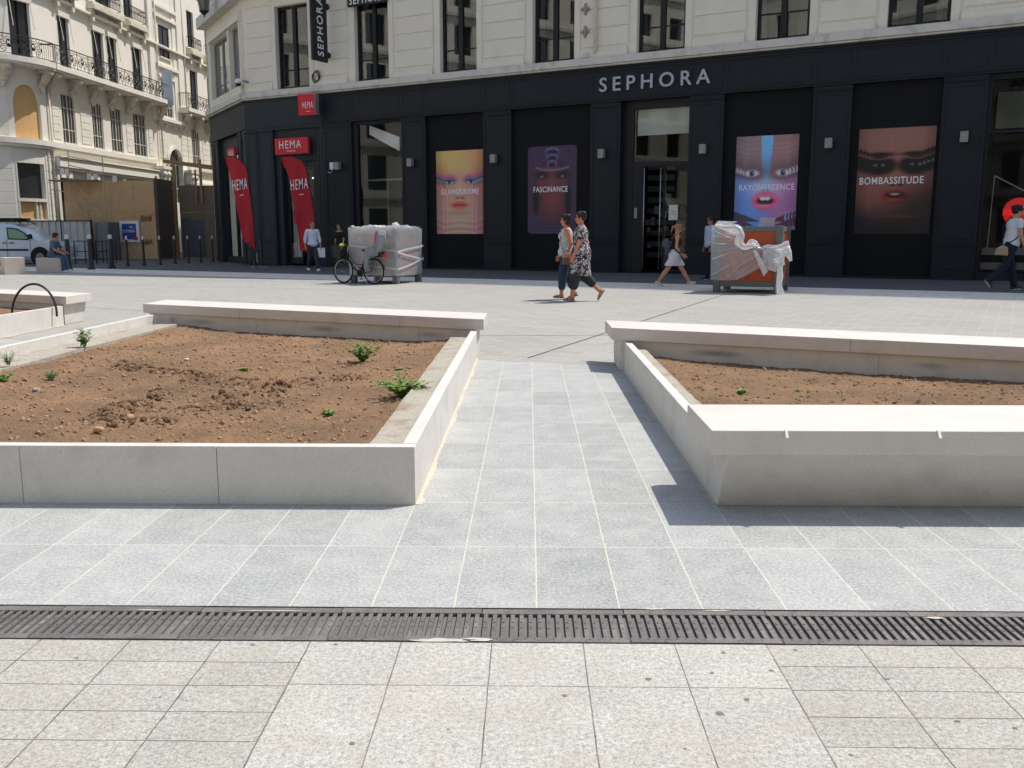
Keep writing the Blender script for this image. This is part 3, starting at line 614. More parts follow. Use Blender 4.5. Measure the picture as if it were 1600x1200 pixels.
# upper windows
def casement(parent, u0, u1, z0, z1, F, off, mat_f, bar=(.28,), cw=.10, fr=.10, curtain=True, room=True, glass=None, k=0, mull=.09):
    w_ = MB(); um = (u0+u1)/2
    w_.box(u0+.002, u0+fr, off-.09, off, z0+.002, z1-.002, F); w_.box(u1-fr, u1-.002, off-.09, off, z0+.002, z1-.002, F)
    w_.box(u0+fr+.001, u1-fr-.001, off-.09, off, z0+.002, z0+fr+.03, F); w_.box(u0+fr+.001, u1-fr-.001, off-.09, off, z1-fr, z1-.002, F)
    w_.box(um-mull, um+mull, off-.088, off+.012, z0+fr+.031, z1-fr-.001, F)
    for bz in bar:
        zz = z0+bz*(z1-z0)
        w_.box(u0+fr+.001, um-mull-.001, off-.07, off-.008, zz-.018, zz+.018, F); w_.box(um+mull+.001, u1-fr-.001, off-.07, off-.008, zz-.018, zz+.018, F)
    fo = w_.build('window', mat_f, parent)
    g = MB(); g.quad((u0+fr, off-.05, z0+fr), (u1-fr, off-.05, z0+fr), (u1-fr, off-.05, z1-fr), (u0+fr, off-.05, z1-fr), F)
    g.build('pane', glass or mt_glass, fo, recalc=False)
    if curtain:
        cb = MB(); n = 26; r = np.random.RandomState(100+k)
        for side in (0, 1):
            spanw = (u1-u0)*(.10+.22*r.rand()); tie = r.rand() < .5
            for i in range(n):
                for j in range(6): pass
            vs = []; m_ = 7
            for j in range(m_+1):
                tz = j/m_; zz = z0+.1+tz*(z1-z0-.2); wdt = spanw*(1 if not tie else (.45+.55*abs(tz-.42)/.58))
                for i in range(n+1):
                    q = i/n; uu = (u0+.08+q*wdt) if side == 0 else (u1-.08-q*wdt)
                    vs.append((uu, off-.28+.035*math.sin(q*26+side+tz), zz))
            fs = [(j*(n+1)+i, j*(n+1)+i+1, (j+1)*(n+1)+i+1, (j+1)*(n+1)+i) for j in range(m_) for i in range(n)]
            cb.add(vs, fs, F)
        cb.build('curtain', mt_curt, fo, recalc=False, smooth=True)
    if room:
        rb = MB(); rb.quad((u0, off-1.6, z0), (u1, off-1.6, z0), (u1, off-1.6, z1), (u0, off-1.6, z1), F)
        for (a, c) in ((u0, u0), (u1, u1)): rb.quad((a, off-.1, z0), (a, off-1.6, z0), (a, off-1.6, z1), (a, off-.1, z1), F)
        for z in (z0, z1): rb.quad((u0, off-.1, z), (u1, off-.1, z), (u1, off-1.6, z), (u0, off-1.6, z), F)
        rb.build('room', mt_dark, fo, recalc=False)
    return fo
mt_fr_b = mt_frame
for k, (a, c) in enumerate(ups[:8]):
    casement(SHOP, a, c, 7.17, 10.44 if k == 0 else 10.62, FF, -.24, mt_fr_b, bar=(.24,), k=k, curtain=(k != 0))
    casement(SHOP, a, c, 11.9, 14.6, FF, -.24, mt_fr_b, bar=(.3,), k=k+20, curtain=False, room=False)
    bb = MB(); bb.quad((a, -.55, 11.9), (c, -.55, 11.9), (c, -.55, 14.6), (a, -.55, 14.6), FF); bb.build('blind', mt_curt, SHOP, recalc=False)
# ---- ground floor front
pil = [(1.49, 0), (4.24, 5.63), (8.05, 9.16), (11.69, 12.86), (15.96, 17.06), (19.44, 20.58), (23.31, 24.43), (26.88, 28.03), (31.6, 32.8), (36.4, 37.6)]
pb = MB()
def pilaster(b, a, c, F=FF, side=True):
    b.box(a, c, -.45, 0, 0, 5.699, F)
    b.box(a+.01, c-.01, 0, .022, .03, .28, F); b.box(a+.03, c-.03, 0, .014, .30, .95, F); b.box(a+.01, c-.01, 0, .03, .97, 1.0, F); b.box(a+.01, c-.01, 0, .022, 1.04, 1.07, F)
    # raised panel moulding
    w_ = .022; x0, x1, z0, z1 = a+.09, c-.09, 1.16, 5.42
    b.box(x0, x0+w_, 0, .014, z0, z1, F); b.box(x1-w_, x1, 0, .014, z0, z1, F); b.box(x0+w_, x1-w_, 0, .014, z0, z0+w_, F); b.box(x0+w_, x1-w_, 0, .014, z1-w_, z1, F)
    b.box(a+.02, c-.02, 0, .02, 5.5, 5.53, F); b.box(a+.0, c-.0, 0, .032, 5.55, 5.6, F)
for a, c in pil[1:]: pb.mark(); pilaster(pb, a, c)
pb.build('pilaster', mt_black, SHOP, bevel=.004, seg=1)
fb = MB(); fb.box(4.22, UE, -.45, .0, 5.70, 6.868, FF)
fb.box(4.22, UE, .0, .045, 5.70, 5.745, FF); fb.box(4.22, UE, .0, .03, 5.765, 5.80, FF); fb.box(4.22, UE, .0, .06, 6.80, 6.866, FF); fb.box(4.22, UE, 0, .03, 6.72, 6.79, FF)
edges = sorted(set([4.24]+[x for p in pil[1:] for x in p]+[UE-.1]))
for a, c in zip(edges[:-1], edges[1:]):
    if c-a < .5: continue
    x0, x1, z0, z1 = a+.07, c-.07, 5.87, 6.66; w_ = .018
    fb.box(x0, x0+w_, 0, .012, z0, z1, FF); fb.box(x1-w_, x1, 0, .012, z0, z1, FF); fb.box(x0+w_, x1-w_, 0, .012, z0, z0+w_, FF); fb.box(x0+w_, x1-w_, 0, .012, z1-w_, z1, FF)
fb.build('fascia', mt_black, SHOP, bevel=.003, seg=1)
bays = [(9.16, 11.69), (12.86, 15.96), (20.58, 23.31), (24.43, 26.88), (32.8, 36.4)]
bp = MB()
for a, c in bays:
    bp.mark()
    bp.box(a+.002, c-.002, -.45, -.17, .15, 5.698, FF); bp.box(a+.003, c-.003, -.17, -.12, .0, .15, FF)
bp.build('bay_panel', mt_blackp, SHOP)
# thin door-step line at the base
sb = MB(); 
for a, c in [(4.2, 17.06), (19.44, 28.0)]: sb.mark().box(a, c, .0, .05, 0, .06, FF)
sb.build('plinth', mt_black, SHOP, bevel=.004, seg=1)
# ---- glass bay between 5.63 and 8.05, with reflections and a slanted interior ramp
def room(u0, u1, z0, z1, dep, off, name='shop_interior', mat=None):
    rb = MB(); rb.quad((u0, off-dep, z0), (u1, off-dep, z0), (u1, off-dep, z1), (u0, off-dep, z1), FF)
    for a in (u0, u1): rb.quad((a, off, z0), (a, off-dep, z0), (a, off-dep, z1), (a, off, z1), FF)
    for z in (z0, z1): rb.quad((u0, off, z), (u1, off, z), (u1, off-dep, z), (u0, off-dep, z), FF)
    return rb.build(name, mat or mt_dark, SHOP, recalc=False)
mt_gwall = M('grey_green_display', srgb(112, 118, 112), .85, .2, 3)
wb = MB(); wb.box(5.632, 5.85, -.45, -.12, 0, 5.698, FF); wb.box(5.851, 8.048, -.45, -.12, 5.59, 5.698, FF); wb.box(8.0, 8.049, -.44, -.12, 1.0, 5.589, FF); wb.box(5.851, 8.049, -.44, -.11, 0, .98, FF)
wf = wb.build('shop_window', mt_black, SHOP)
g = MB(); g.quad((5.85, -.2, .98), (8.0, -.2, .98), (8.0, -.2, 5.59), (5.85, -.2, 5.59), FF); g.build('pane', glassm('shop_glass_reflective', .04), wf, recalc=False)
room(5.85, 8.0, .5, 5.6, 2.2, -.45, mat=M('dim_display_room', srgb(62, 68, 66), .9, .25, 2))
b = MB(); qq = [onplane(x, y, FF((0, -.52, 0)), NRM) for x, y in ((577, 196), (624, 214), (624, 236), (577, 210))]; b.prismy([(float((q-CORN)@DIRF), q[2]) for q in qq], -.55, -.52, FF); b.build('display_panel', M('pale_soffit', srgb(236, 240, 232), .8), SHOP)
b = MB(); b.box(5.9, 7.95, -.62, -.60, 3.42, 3.5, FF); b.box(6.9, 6.93, -.62, -.60, 1, 3.42, FF); b.build('display_rail', M('dim_rail', srgb(120, 124, 118), .8), SHOP)
# ---- entrance door bay 17.06-19.44
db = MB(); db.box(17.062, 17.42, -.45, -.30, 0, 5.698, FF); db.box(17.421, 19.438, -.45, -.20, 5.46, 5.698, FF); db.box(19.40, 19.438, -.44, -.2, 0, 5.459, FF)
db.box(17.421, 19.399, -.44, -.30, 3.56, 3.70, FF); df_ = db.build('door_frame', mt_frame, SHOP)
b = MB(); b.quad((17.42, -.36, 3.7), (19.40, -.36, 3.7), (19.40, -.36, 5.46), (17.42, -.36, 5.46), FF); b.build('pane', mt_glass2, df_, recalc=False)
b = MB(); b.box(17.5, 19.36, -.50, -.47, 4.60, 5.44, FF); b.build('blind', M('white_blind', srgb(196, 200, 188), .8, .05), SHOP)
dl = MB(); dl.box(17.43, 17.80, -.34, -.31, .04, 3.55, FF); dl.box(18.5, 18.56, -.40, -.34, .04, 3.55, FF); dl.box(19.33, 19.39, -.40, -.34, .04, 3.55, FF); dl.box(18.561, 19.329, -.40, -.34, .04, .14, FF)
dd = dl.build('door', mt_frame, SHOP)
b = MB(); b.quad((18.56, -.37, .14), (19.33, -.37, .14), (19.33, -.37, 3.55), (18.56, -.37, 3.55), FF); b.build('pane', mt_glass2, dd, recalc=False)
b = MB(); 
for u in (17.86, 18.44): b.tube([(u, -.24, .12), (u, -.24, 3.5)], .018, 8, FF)
b.build('handle', mt_chrome, dd, smooth=True)
b = MB(); b.box(17.5, 17.6, -.31, -.29, 1.85, 2.2, FF); b.build('door_button', mt_silver, dd)
room(17.42, 19.40, .02, 5.46, 3.5, -.52)
b = MB(); r_ = np.random.RandomState(3)
for i in range(9): b.box(17.5+.0*i, 18.5, -1.6, -1.5, .5+.38*i, .5+.38*i+.19, FF)
b.build('shelf', M('dim_shelf', srgb(74, 74, 74), .8), SHOP)
b = MB()
for i in range(26):
    u = 17.5+1.8*r_.rand(); z = .4+2.2*r_.rand(); b.box(u, u+.1+.15*r_.rand(), -1.45, -1.3, z, z+.1+.2*r_.rand(), FF)
b.build('goods', M('dim_goods', srgb(120, 114, 106), .8, .4, 3), SHOP)
b = MB(); b.box(18.72, 19.04, -.338, -.333, 1.78, 2.28, FF); no = b.build('door_notice', M('paper', srgb(226, 224, 220), .8, .02, fine=0)); tag(no, 'white paper notice with pink lines taped inside the entrance door', 'notice')
b = MB(); b.box(18.82, 18.94, -.3325, -.331, 2.05, 2.075, FF); b.box(18.80, 18.96, -.3325, -.331, 1.98, 2.0, FF); b.build('printed_lines', M('pink_ink', srgb(220, 120, 130), .8), no)
# ---- right window bay 28.03-31.6
rb = MB(); rb.box(28.032, 28.12, -.45, -.12, 0, 5.698, FF); rb.box(31.5, 31.598, -.45, -.12, 0, 5.698, FF); rb.box(28.121, 31.499, -.45, -.14, 5.55, 5.698, FF); rb.box(28.121, 31.499, -.44, -.2, 4.10, 4.18, FF); rb.box(28.121, 31.499, -.44, -.14, 0, .22, FF)
rw = rb.build('shop_window', mt_black, SHOP)
g = MB(); g.quad((28.12, -.28, .22), (31.5, -.28, .22), (31.5, -.28, 5.55), (28.12, -.28, 5.55), FF); g.build('pane', glassm('shop_glass_dark', .010), rw, recalc=False)
room(28.12, 31.5, .2, 5.55, 3.0, -.46)
b = MB(); b.box(28.2, 31.45, -2.6, -2.5, 4.45, 5.5, FF); b.build('display_panel', M('grey_green_soffit', srgb(150, 160, 150), .9, .15, 6), SHOP)
b = MB(); b.box(28.16, 31.45, -.62, -.5, .72, .92, FF); b.box(28.16, 31.45, -.62, -.5, .3, .5, FF); b.build('display_shelf', M('dim_step', srgb(110, 108, 100), .85), SHOP)
b = MB(); b.tube([(28.3, -.5, .9), (28.34, -.5, 2.95)], .014, 6, FF); b.tube([(28.34, -.5, 2.95), (29.4, -.5, 2.35)], .02, 6, FF); b.build('display_frame', mt_silver, SHOP)
b = MB(); cu, cz, R_ = 28.98, 1.93, .40
cu = 29.02
for i in range(27):
    x = cu-R_+(i+.5)*2*R_/27; hh = math.sqrt(max(R_**2-(x-cu)**2, 0)); b.box(x-.011, x+.011, -.60, -.58, cz-hh, cz+hh, FF)
hh = .14; b.box(cu-R_*.96, cu+R_*.96, -.61, -.601, cz-.09, cz+.08, FF)
o = b.build('striped_disc', emis('lit_red', srgb(226, 40, 44), .42)); tag(o, 'glowing red disc of thin stripes in the shop window at the right edge', 'shop display')
def spot(u, z, y=-.6):
    b = MB(); b.tube([(u, y, z+.12), (u, y, z)], .012, 6, FF); b.tube([(u, y-.02, z), (u+.05, y+.09, z-.08)], [.05, .06], 10, FF)
    o = b.build('spotlight', mt_frame); tag(o, 'small black spotlight under the ceiling of the right shop window', 'spotlight'); return o
spot(28.62, 5.42)
# ---- slate-blue corner front (0..4.2) and its door
cb = MB()
pilaster(cb, 0.0, .62); pilaster(cb, .66, 1.49); pilaster(cb, 3.86, 4.236)
cb.box(.02, 4.21, -.45, .012, 5.70, 6.868, FF); cb.box(.0, 4.215, .012, .05, 5.70, 5.78, FF); cb.box(0, 4.215, .012, .035, 5.60, 5.695, FF); cb.box(0, 4.21, .012, .06, 6.8, 6.866, FF)
cb.box(1.49, 3.86, -.45, -.12, 4.30, 5.698, FF); cb.box(1.58, 1.64, -.12, -.09, 4.4, 5.55, FF); cb.box(3.7, 3.76, -.12, -.09, 4.4, 5.55, FF)
cb.box(1.492, 1.80, -.45, -.14, 0, 4.298, FF); cb.box(3.5, 3.858, -.45, -.14, 0, 4.298, FF); cb.box(1.8, 3.5, -.44, -.2, 4.05, 4.296, FF)
cb.build('corner_front', mt_blue_b, SHOP, bevel=.004, seg=1)
b = MB(); b.box(1.84, 2.0, -.40, -.34, .1, 4.0, FF); b.box(2.55, 2.63, -.40, -.34, .1, 4.0, FF); b.box(3.42, 3.48, -.40, -.34, .1, 4.0, FF); b.box(2.001, 2.549, -.40, -.34, .1, .35, FF); d2 = b.build('door', mt_frame, SHOP)
b = MB(); b.quad((2.0, -.37, .35), (2.55, -.37, .35), (2.55, -.37, 4.0), (2.0, -.37, 4.0), FF); b.quad((2.63, -.37, .1), (3.42, -.37, .1), (3.42, -.37, 4.0), (2.63, -.37, 4.0), FF); b.build('pane', mt_glass2, d2, recalc=False)
room(1.8, 3.5, .02, 4.05, 3.0, -.46)
b = MB(); b.box(2.02, 2.54, -.52, -.46, .36, 3.98, FF); b.build('inner_panel', M('grey_panel', srgb(172, 174, 178), .8, .1, 2), SHOP)
b = MB(); b.box(2.1, 2.42, -.45, -.44, 1.75, 2.35, FF); o = b.build('red_notice', mt_red); tag(o, 'small red notice on the grey panel inside the corner door', 'notice')
b = MB(); b.box(2.9, 3.35, -.8, -.75, 3.62, 3.68, FF); b.build('ceiling_lamp', emis('shop_tube', (1, .95, .85), 1.6), SHOP)
# ---- chamfered corner wall going back to the left
chd = np.array([-.5225, .8526, 0]); chn = np.array([-.8526, -.5225, 0])
class Rev:   # frame with u measured from the corner away along the chamfer; outwards = chn
    pass
FC = FacFrame(CORN, chd, chn); CL = 6.6
b = MB(); cops = [(.35, 2.0, 7.55, 10.1), (2.3, 5.6, 7.55, 10.1), (.5, 2.2, 11.9, 14.6), (3.2, 5.2, 11.9, 14.6)]
wall_grid(b, [0, CL]+[x for o in cops for x in o[:2]], [6.87, 22.5]+[x for o in cops for x in o[2:]], FC, -.06, cops)
for o in cops: reveals(b, o, FC, -.06, .3)
E0 = FC((CL, 0, 0))
b.add([tuple(E0+np.array([0, 0, 0])), tuple(E0+np.array([0, 75, 0])), tuple(E0+np.array([0, 75, 24])), tuple(E0+np.array([0, 0, 24]))], [(0, 1, 2, 3)])
b.add([tuple(E0+np.array([0, 0, 22.4])), tuple(E0+np.array([0, 75, 22.4])), tuple(E0+np.array([14, 75, 22.4])), tuple(E0+np.array([14, 0, 22.4]))], [(0, 1, 2, 3)])
b.quad((0, -.07, 22.5), (CL, -.07, 22.5), (CL, -6, 22.5), (0, -6, 22.5), FC)
b.build('corner_wall', mt_cream, SHOP, recalc=False)
b = MB(); z = 7.55
for (a, c) in ((.02, .30),):
    z = 7.55
    while z < 17: b.box(a, c, -.06, -.028, z, z+.575, FC); z += .60
for (a, c) in ((.3, 2.05), (2.25, 5.65)):
    b.box(a-.12, a+.04, -.06, .05, 7.40, 10.3, FC); b.box(c-.04, c+.12, -.06, .05, 7.40, 10.3, FC); b.box(a-.2, c+.2, -.06, .14, 10.12, 10.45, FC); b.box(a-.12, c+.12, -.06, .10, 7.17, 7.54, FC)
b.build('rusticated_course', mt_cream, SHOP, bevel=.012, seg=1)
b = MB(); b.box(-.05, CL, -.05, .2, 6.935, 7.169, FC); b.box(0, CL, -.05, .12, 6.87, 6.934, FC); b.box(-.1, CL, -.05, .4, 10.9, 11.4, FC); b.build('cornice', mt_corn, SHOP, bevel=.012, seg=1)
mt_gfr = M('grey_window_frame', srgb(150, 150, 146), .6, .1)
casement(SHOP, .35, 2.0, 7.55, 10.1, FC, -.14, mt_gfr, bar=(.22,), fr=.07, mull=.03, k=61, curtain=False); casement(SHOP, 2.3, 5.6, 7.55, 10.1, FC, -.14, mt_gfr, bar=(.22,), fr=.08, mull=.05, k=62, curtain=False)
b = MB(); b.quad((.4, -.35, 7.6), (2.0, -.35, 7.6), (2.0, -.35, 10.0), (.4, -.35, 10.0), FC); b.quad((2.35, -.35, 7.6), (5.5, -.35, 7.6), (5.5, -.35, 10.0), (2.35, -.35, 10.0), FC); b.build('curtain', M('grey_net', srgb(126, 130, 128), .9, .2, 4), SHOP, recalc=False)
for a, c, z0, z1 in cops[2:]: 
    b = MB(); b.quad((a, -.35, z0), (c, -.35, z0), (c, -.35, z1), (a, -.35, z1), FC); b.build('blind', mt_curt, SHOP, recalc=False)
b = MB(); pilaster(b, .05, .7, FC); pilaster(b, .9, 1.5, FC); pilaster(b, 5.2, 5.9, FC); pilaster(b, 6.0, 6.55, FC)
b.box(.0, CL, -.45, .012, 5.70, 6.868, FC); b.box(0, CL, .012, .05, 5.70, 5.78, FC); b.box(1.5, 5.2, -.45, -.2, 4.9, 5.69, FC); b.box(0, CL, .012, .06, 6.8, 6.866, FC); b.box(1.5, 5.2, -.4, -.2, 0, .3, FC)
for u in (1.55, 3.2, 5.1): b.box(u, u+.09, -.38, -.22, .3, 4.9, FC)
b.build('corner_front', mt_blue_b, SHOP, bevel=.004, seg=1)
b = MB(); b.quad((1.5, -.3, .3), (5.2, -.3, .3), (5.2, -.3, 4.9), (1.5, -.3, 4.9), FC); b.build('pane', mt_glass2, SHOP, recalc=False)
b = MB(); b.quad((1.5, -1.2, 0), (5.2, -1.2, 0), (5.2, -1.2, 5), (1.5, -1.2, 5), FC); b.box(1.8, 2.5, -.6, -.55, .3, 3.2, FC); b.build('shop_interior', mt_gwall, SHOP, recalc=False)
b = MB(); b.quad((0, -.05, 0), (CL, -.05, 0), (CL, -.05, .02), (0, -.05, .02), FC)
# ---- signs and fittings on the front
b = MB(); b.text('SEPHORA', FF, 16.30, 20.12, 6.04, 6.50, .03, .05, .012, sp=1.5)
o = b.build('shop_letters', M('pale_grey_letters', srgb(176, 180, 186), .5, .02, fine=0)); tag(o, 'pale grey letters SEPHORA mounted on the black fascia over the entrance', 'sign')
def hema(F, u0, u1, z0, z1, y, label, small=True):
    b = MB(); b.box(u0, u1, y, y+.12, z0, z1, F); o = b.build('red_sign', mt_red, bevel=.008); tag(o, label, 'sign')
    w_ = u1-u0; h_ = z1-z0
    t = MB(); t.text('HEMA', F, u0+w_*.14, u1-w_*.2, z0+h_*.36, z1-h_*.16, y+.1225, .006, 0, sp=1.22); 
    for i in range(8): t.box(u0+w_*(.36+.035*i), u0+w_*(.36+.035*i+.022), y+.1225, y+.128, z0+h_*.17, z0+h_*.22, F)
    t.build('lettering', mt_white, o); return o
hema(FF, 1.72, 3.52, 4.57, 5.22, .02, 'wide red sign reading HEMA over the corner shop door')
hema(FC, 1.6, 2.9, 4.35, 5.1, .02, 'red sign reading HEMA on the angled corner wall behind the left flag')
# projecting red box sign
bn = FF((3.1, 0, 0))
class FrameP:      # perpendicular to facade at u; x = distance out from wall
    def __init__(s, u): s.o = FF((u, 0, 0))
    def __call__(s, p): return s.o+NRM*p[0]+DIRF*p[1]+np.array([0, 0, p[2]])
# box sign faces the camera-left; built as a box turned about 60 degrees from the wall
sg = FF((3.98, .5, 0)); Fs = Frame(sg-np.array([0, 0, 0]), math.radians(-22)); Fs.y = -Fs.y
b = MB(); b.box(-.47, .33, -.10, .10, 5.98, 6.80, Fs); b.mi = 0; o = b.build('red_sign', mt_red, bevel=.01); tag(o, 'small red box sign reading HEMA jutting out under the cornice', 'sign')
t = MB(); t.text('HEMA', Fs, -.27, .24, 6.26, 6.5, .1025, .006, 0, sp=1.22); t.box(-.1, .1, .1025, .108, 6.12, 6.14, Fs); t.build('lettering', mt_white, o)
t = MB(); t.box(.335, .36, -.13, .13, 5.99, 6.79, Fs); t.build('side_plate', mt_silver, o)
# tall blade banner
pt = onplane(510.6, 107.6, FF((0, .18, 0)), NRM); ub = float((pt-CORN)@DIRF); FPn = FrameP(ub)
b = MB(); b.box(.15, 1.02, -.05, .05, 7.98, 11.6, FPn); o = b.build('banner_sign', M('black_banner', srgb(28, 29, 32), .5, .04)); tag(o, 'tall black blade sign reading SEPHORA upwards, between two cream-wall windows', 'sign')
t = MB()
def vt(p): return (1.02-.24-(p[2]), p[1], p[0])     # letters run upwards
t.text('SEPHORA', None, 8.17, 10.35, 0, .34, .0505, .012, .008, sp=1.25, mapf=lambda p: FPn((.40+p[2], p[1], p[0])))
t.build('lettering', mt_white, o)
t = MB()
for z in (8.28, 10.1): t.mark().tube([(.0, 0, z), (.16, 0, z)], .035, 8, FPn); t.ell((.05, .0, z), (.09, .09, .12), F=FPn)
t.build('bracket', mt_frame, o, smooth=True)
b = MB(); b.box(5.72, 7.55, .0, .12, 9.96, 11.3, FF); o = b.build('board_sign', M('black_board', srgb(28, 29, 32), .5)); tag(o, 'black board with the letters SEPHORA across the second upper window', 'sign')
t = MB(); t.text('SEPHORA', FF, 5.82, 7.48, 10.02, 10.30, .1225, .008, .01, sp=1.2); t.build('lettering', mt_white, o)
# wall lamps
def sconce(u, label, first=None):
    t = thing('wall_lamp', label, 'wall lamp', tuple(FF((u, .02, 3.9))), FANG, 'box lamps along the shop front')
    b = MB(); b.box(u-.10, u+.12, .015, .05, 3.86, 4.15, FF); b.build('back_plate', mt_black, t)
    b = MB(); b.box(u-.11, u+.10, .05, .24, 3.86, 4.16, FF); b.build('lamp_body', mt_silver, t, bevel=.01)
    return t
lab = ['wall lamp beside the white camera box, left end of the shop front', 'wall lamp between the glass bay and the yellow face poster', 'wall lamp between the yellow face and the purple face posters', 'wall lamp just left of the entrance door', 'wall lamp just right of the entrance door', 'wall lamp between the blue face and the dark face posters', 'wall lamp between the dark face poster and the right shop window']
for u, l in zip((5.02, 8.55, 12.22, 16.45, 19.98, 23.86, 27.52), lab): sconce(u, l)
t = thing('security_camera', 'small white camera box with a loose cable on the first black pilaster', 'camera', tuple(FF((4.72, .02, 3.9))))
b = MB(); b.box(4.62, 4.80, .015, .16, 3.88, 4.16, FF); b.build('housing', mt_white, t, bevel=.01)
b = MB(); b.tube([(4.66, .03, 3.88), (4.6, .04, 3.78), (4.5, .04, 3.76), (4.42, .04, 3.82)], .01, 5, FF); b.build('cable', mt_white, t)
t = thing('security_camera', 'white dome camera on the cream corner above the shop front', 'camera', tuple(FF((.05, .3, 7.3))))
b = MB(); b.tube([(.25, -.03, 7.62), (.1, .25, 7.66)], .04, 8, FF); b.build('arm', mt_silver, t); b = MB(); b.ell((.05, .33, 7.62), (.16, .16, .12), F=FF); b.build('dome_cap', mt_white, t, smooth=True); b = MB(); b.ell((.05, .33, 7.53), (.11, .11, .11), F=FF); b.build('dome_lens', mt_frame, t, smooth=True)
b = MB()
for k in range(4): b.tube([(3.92+.05*k+.17*math.cos(a), .03+.02*k, 7.5+.2*math.sin(a)+.02*k) for a in np.linspace(0, 6.28, 20)], .012, 5, FF)
o = b.build('cable_coil', mt_frame); tag(o, 'black cable coil left on the ledge below the blade sign', 'cable')
b = MB(); b.tube([(16.12, .09, 7.32), (16.12, .09, 17)], .06, 10, FF); b.build('downpipe', mt_cream, SHOP, smooth=True)
b = MB()
for z in (8.05, 8.78, 9.5, 10.4):
    b.mark()
    b.ell((15.72, 0, z), (.08, .06, .14), 8, 6, FF)
    for a in range(4): b.ell((15.72+.11*math.cos(a*1.571), 0, z+.14*math.sin(a*1.571)), (.055, .04, .06), 8, 5, FF)
b.build('rosette', M('weathered_stone', srgb(158, 150, 136), .9, .2, 8), SHOP, smooth=True)
b = MB(); b.box(15.72, 15.9, .1, .17, 7.2, 7.32, FF); b.build('junction_box', mt_corn, SHOP)
# little street plaque
b = MB(); b.box(5.3, 5.9, .0, .03, 5.0, 5.3, FC); 
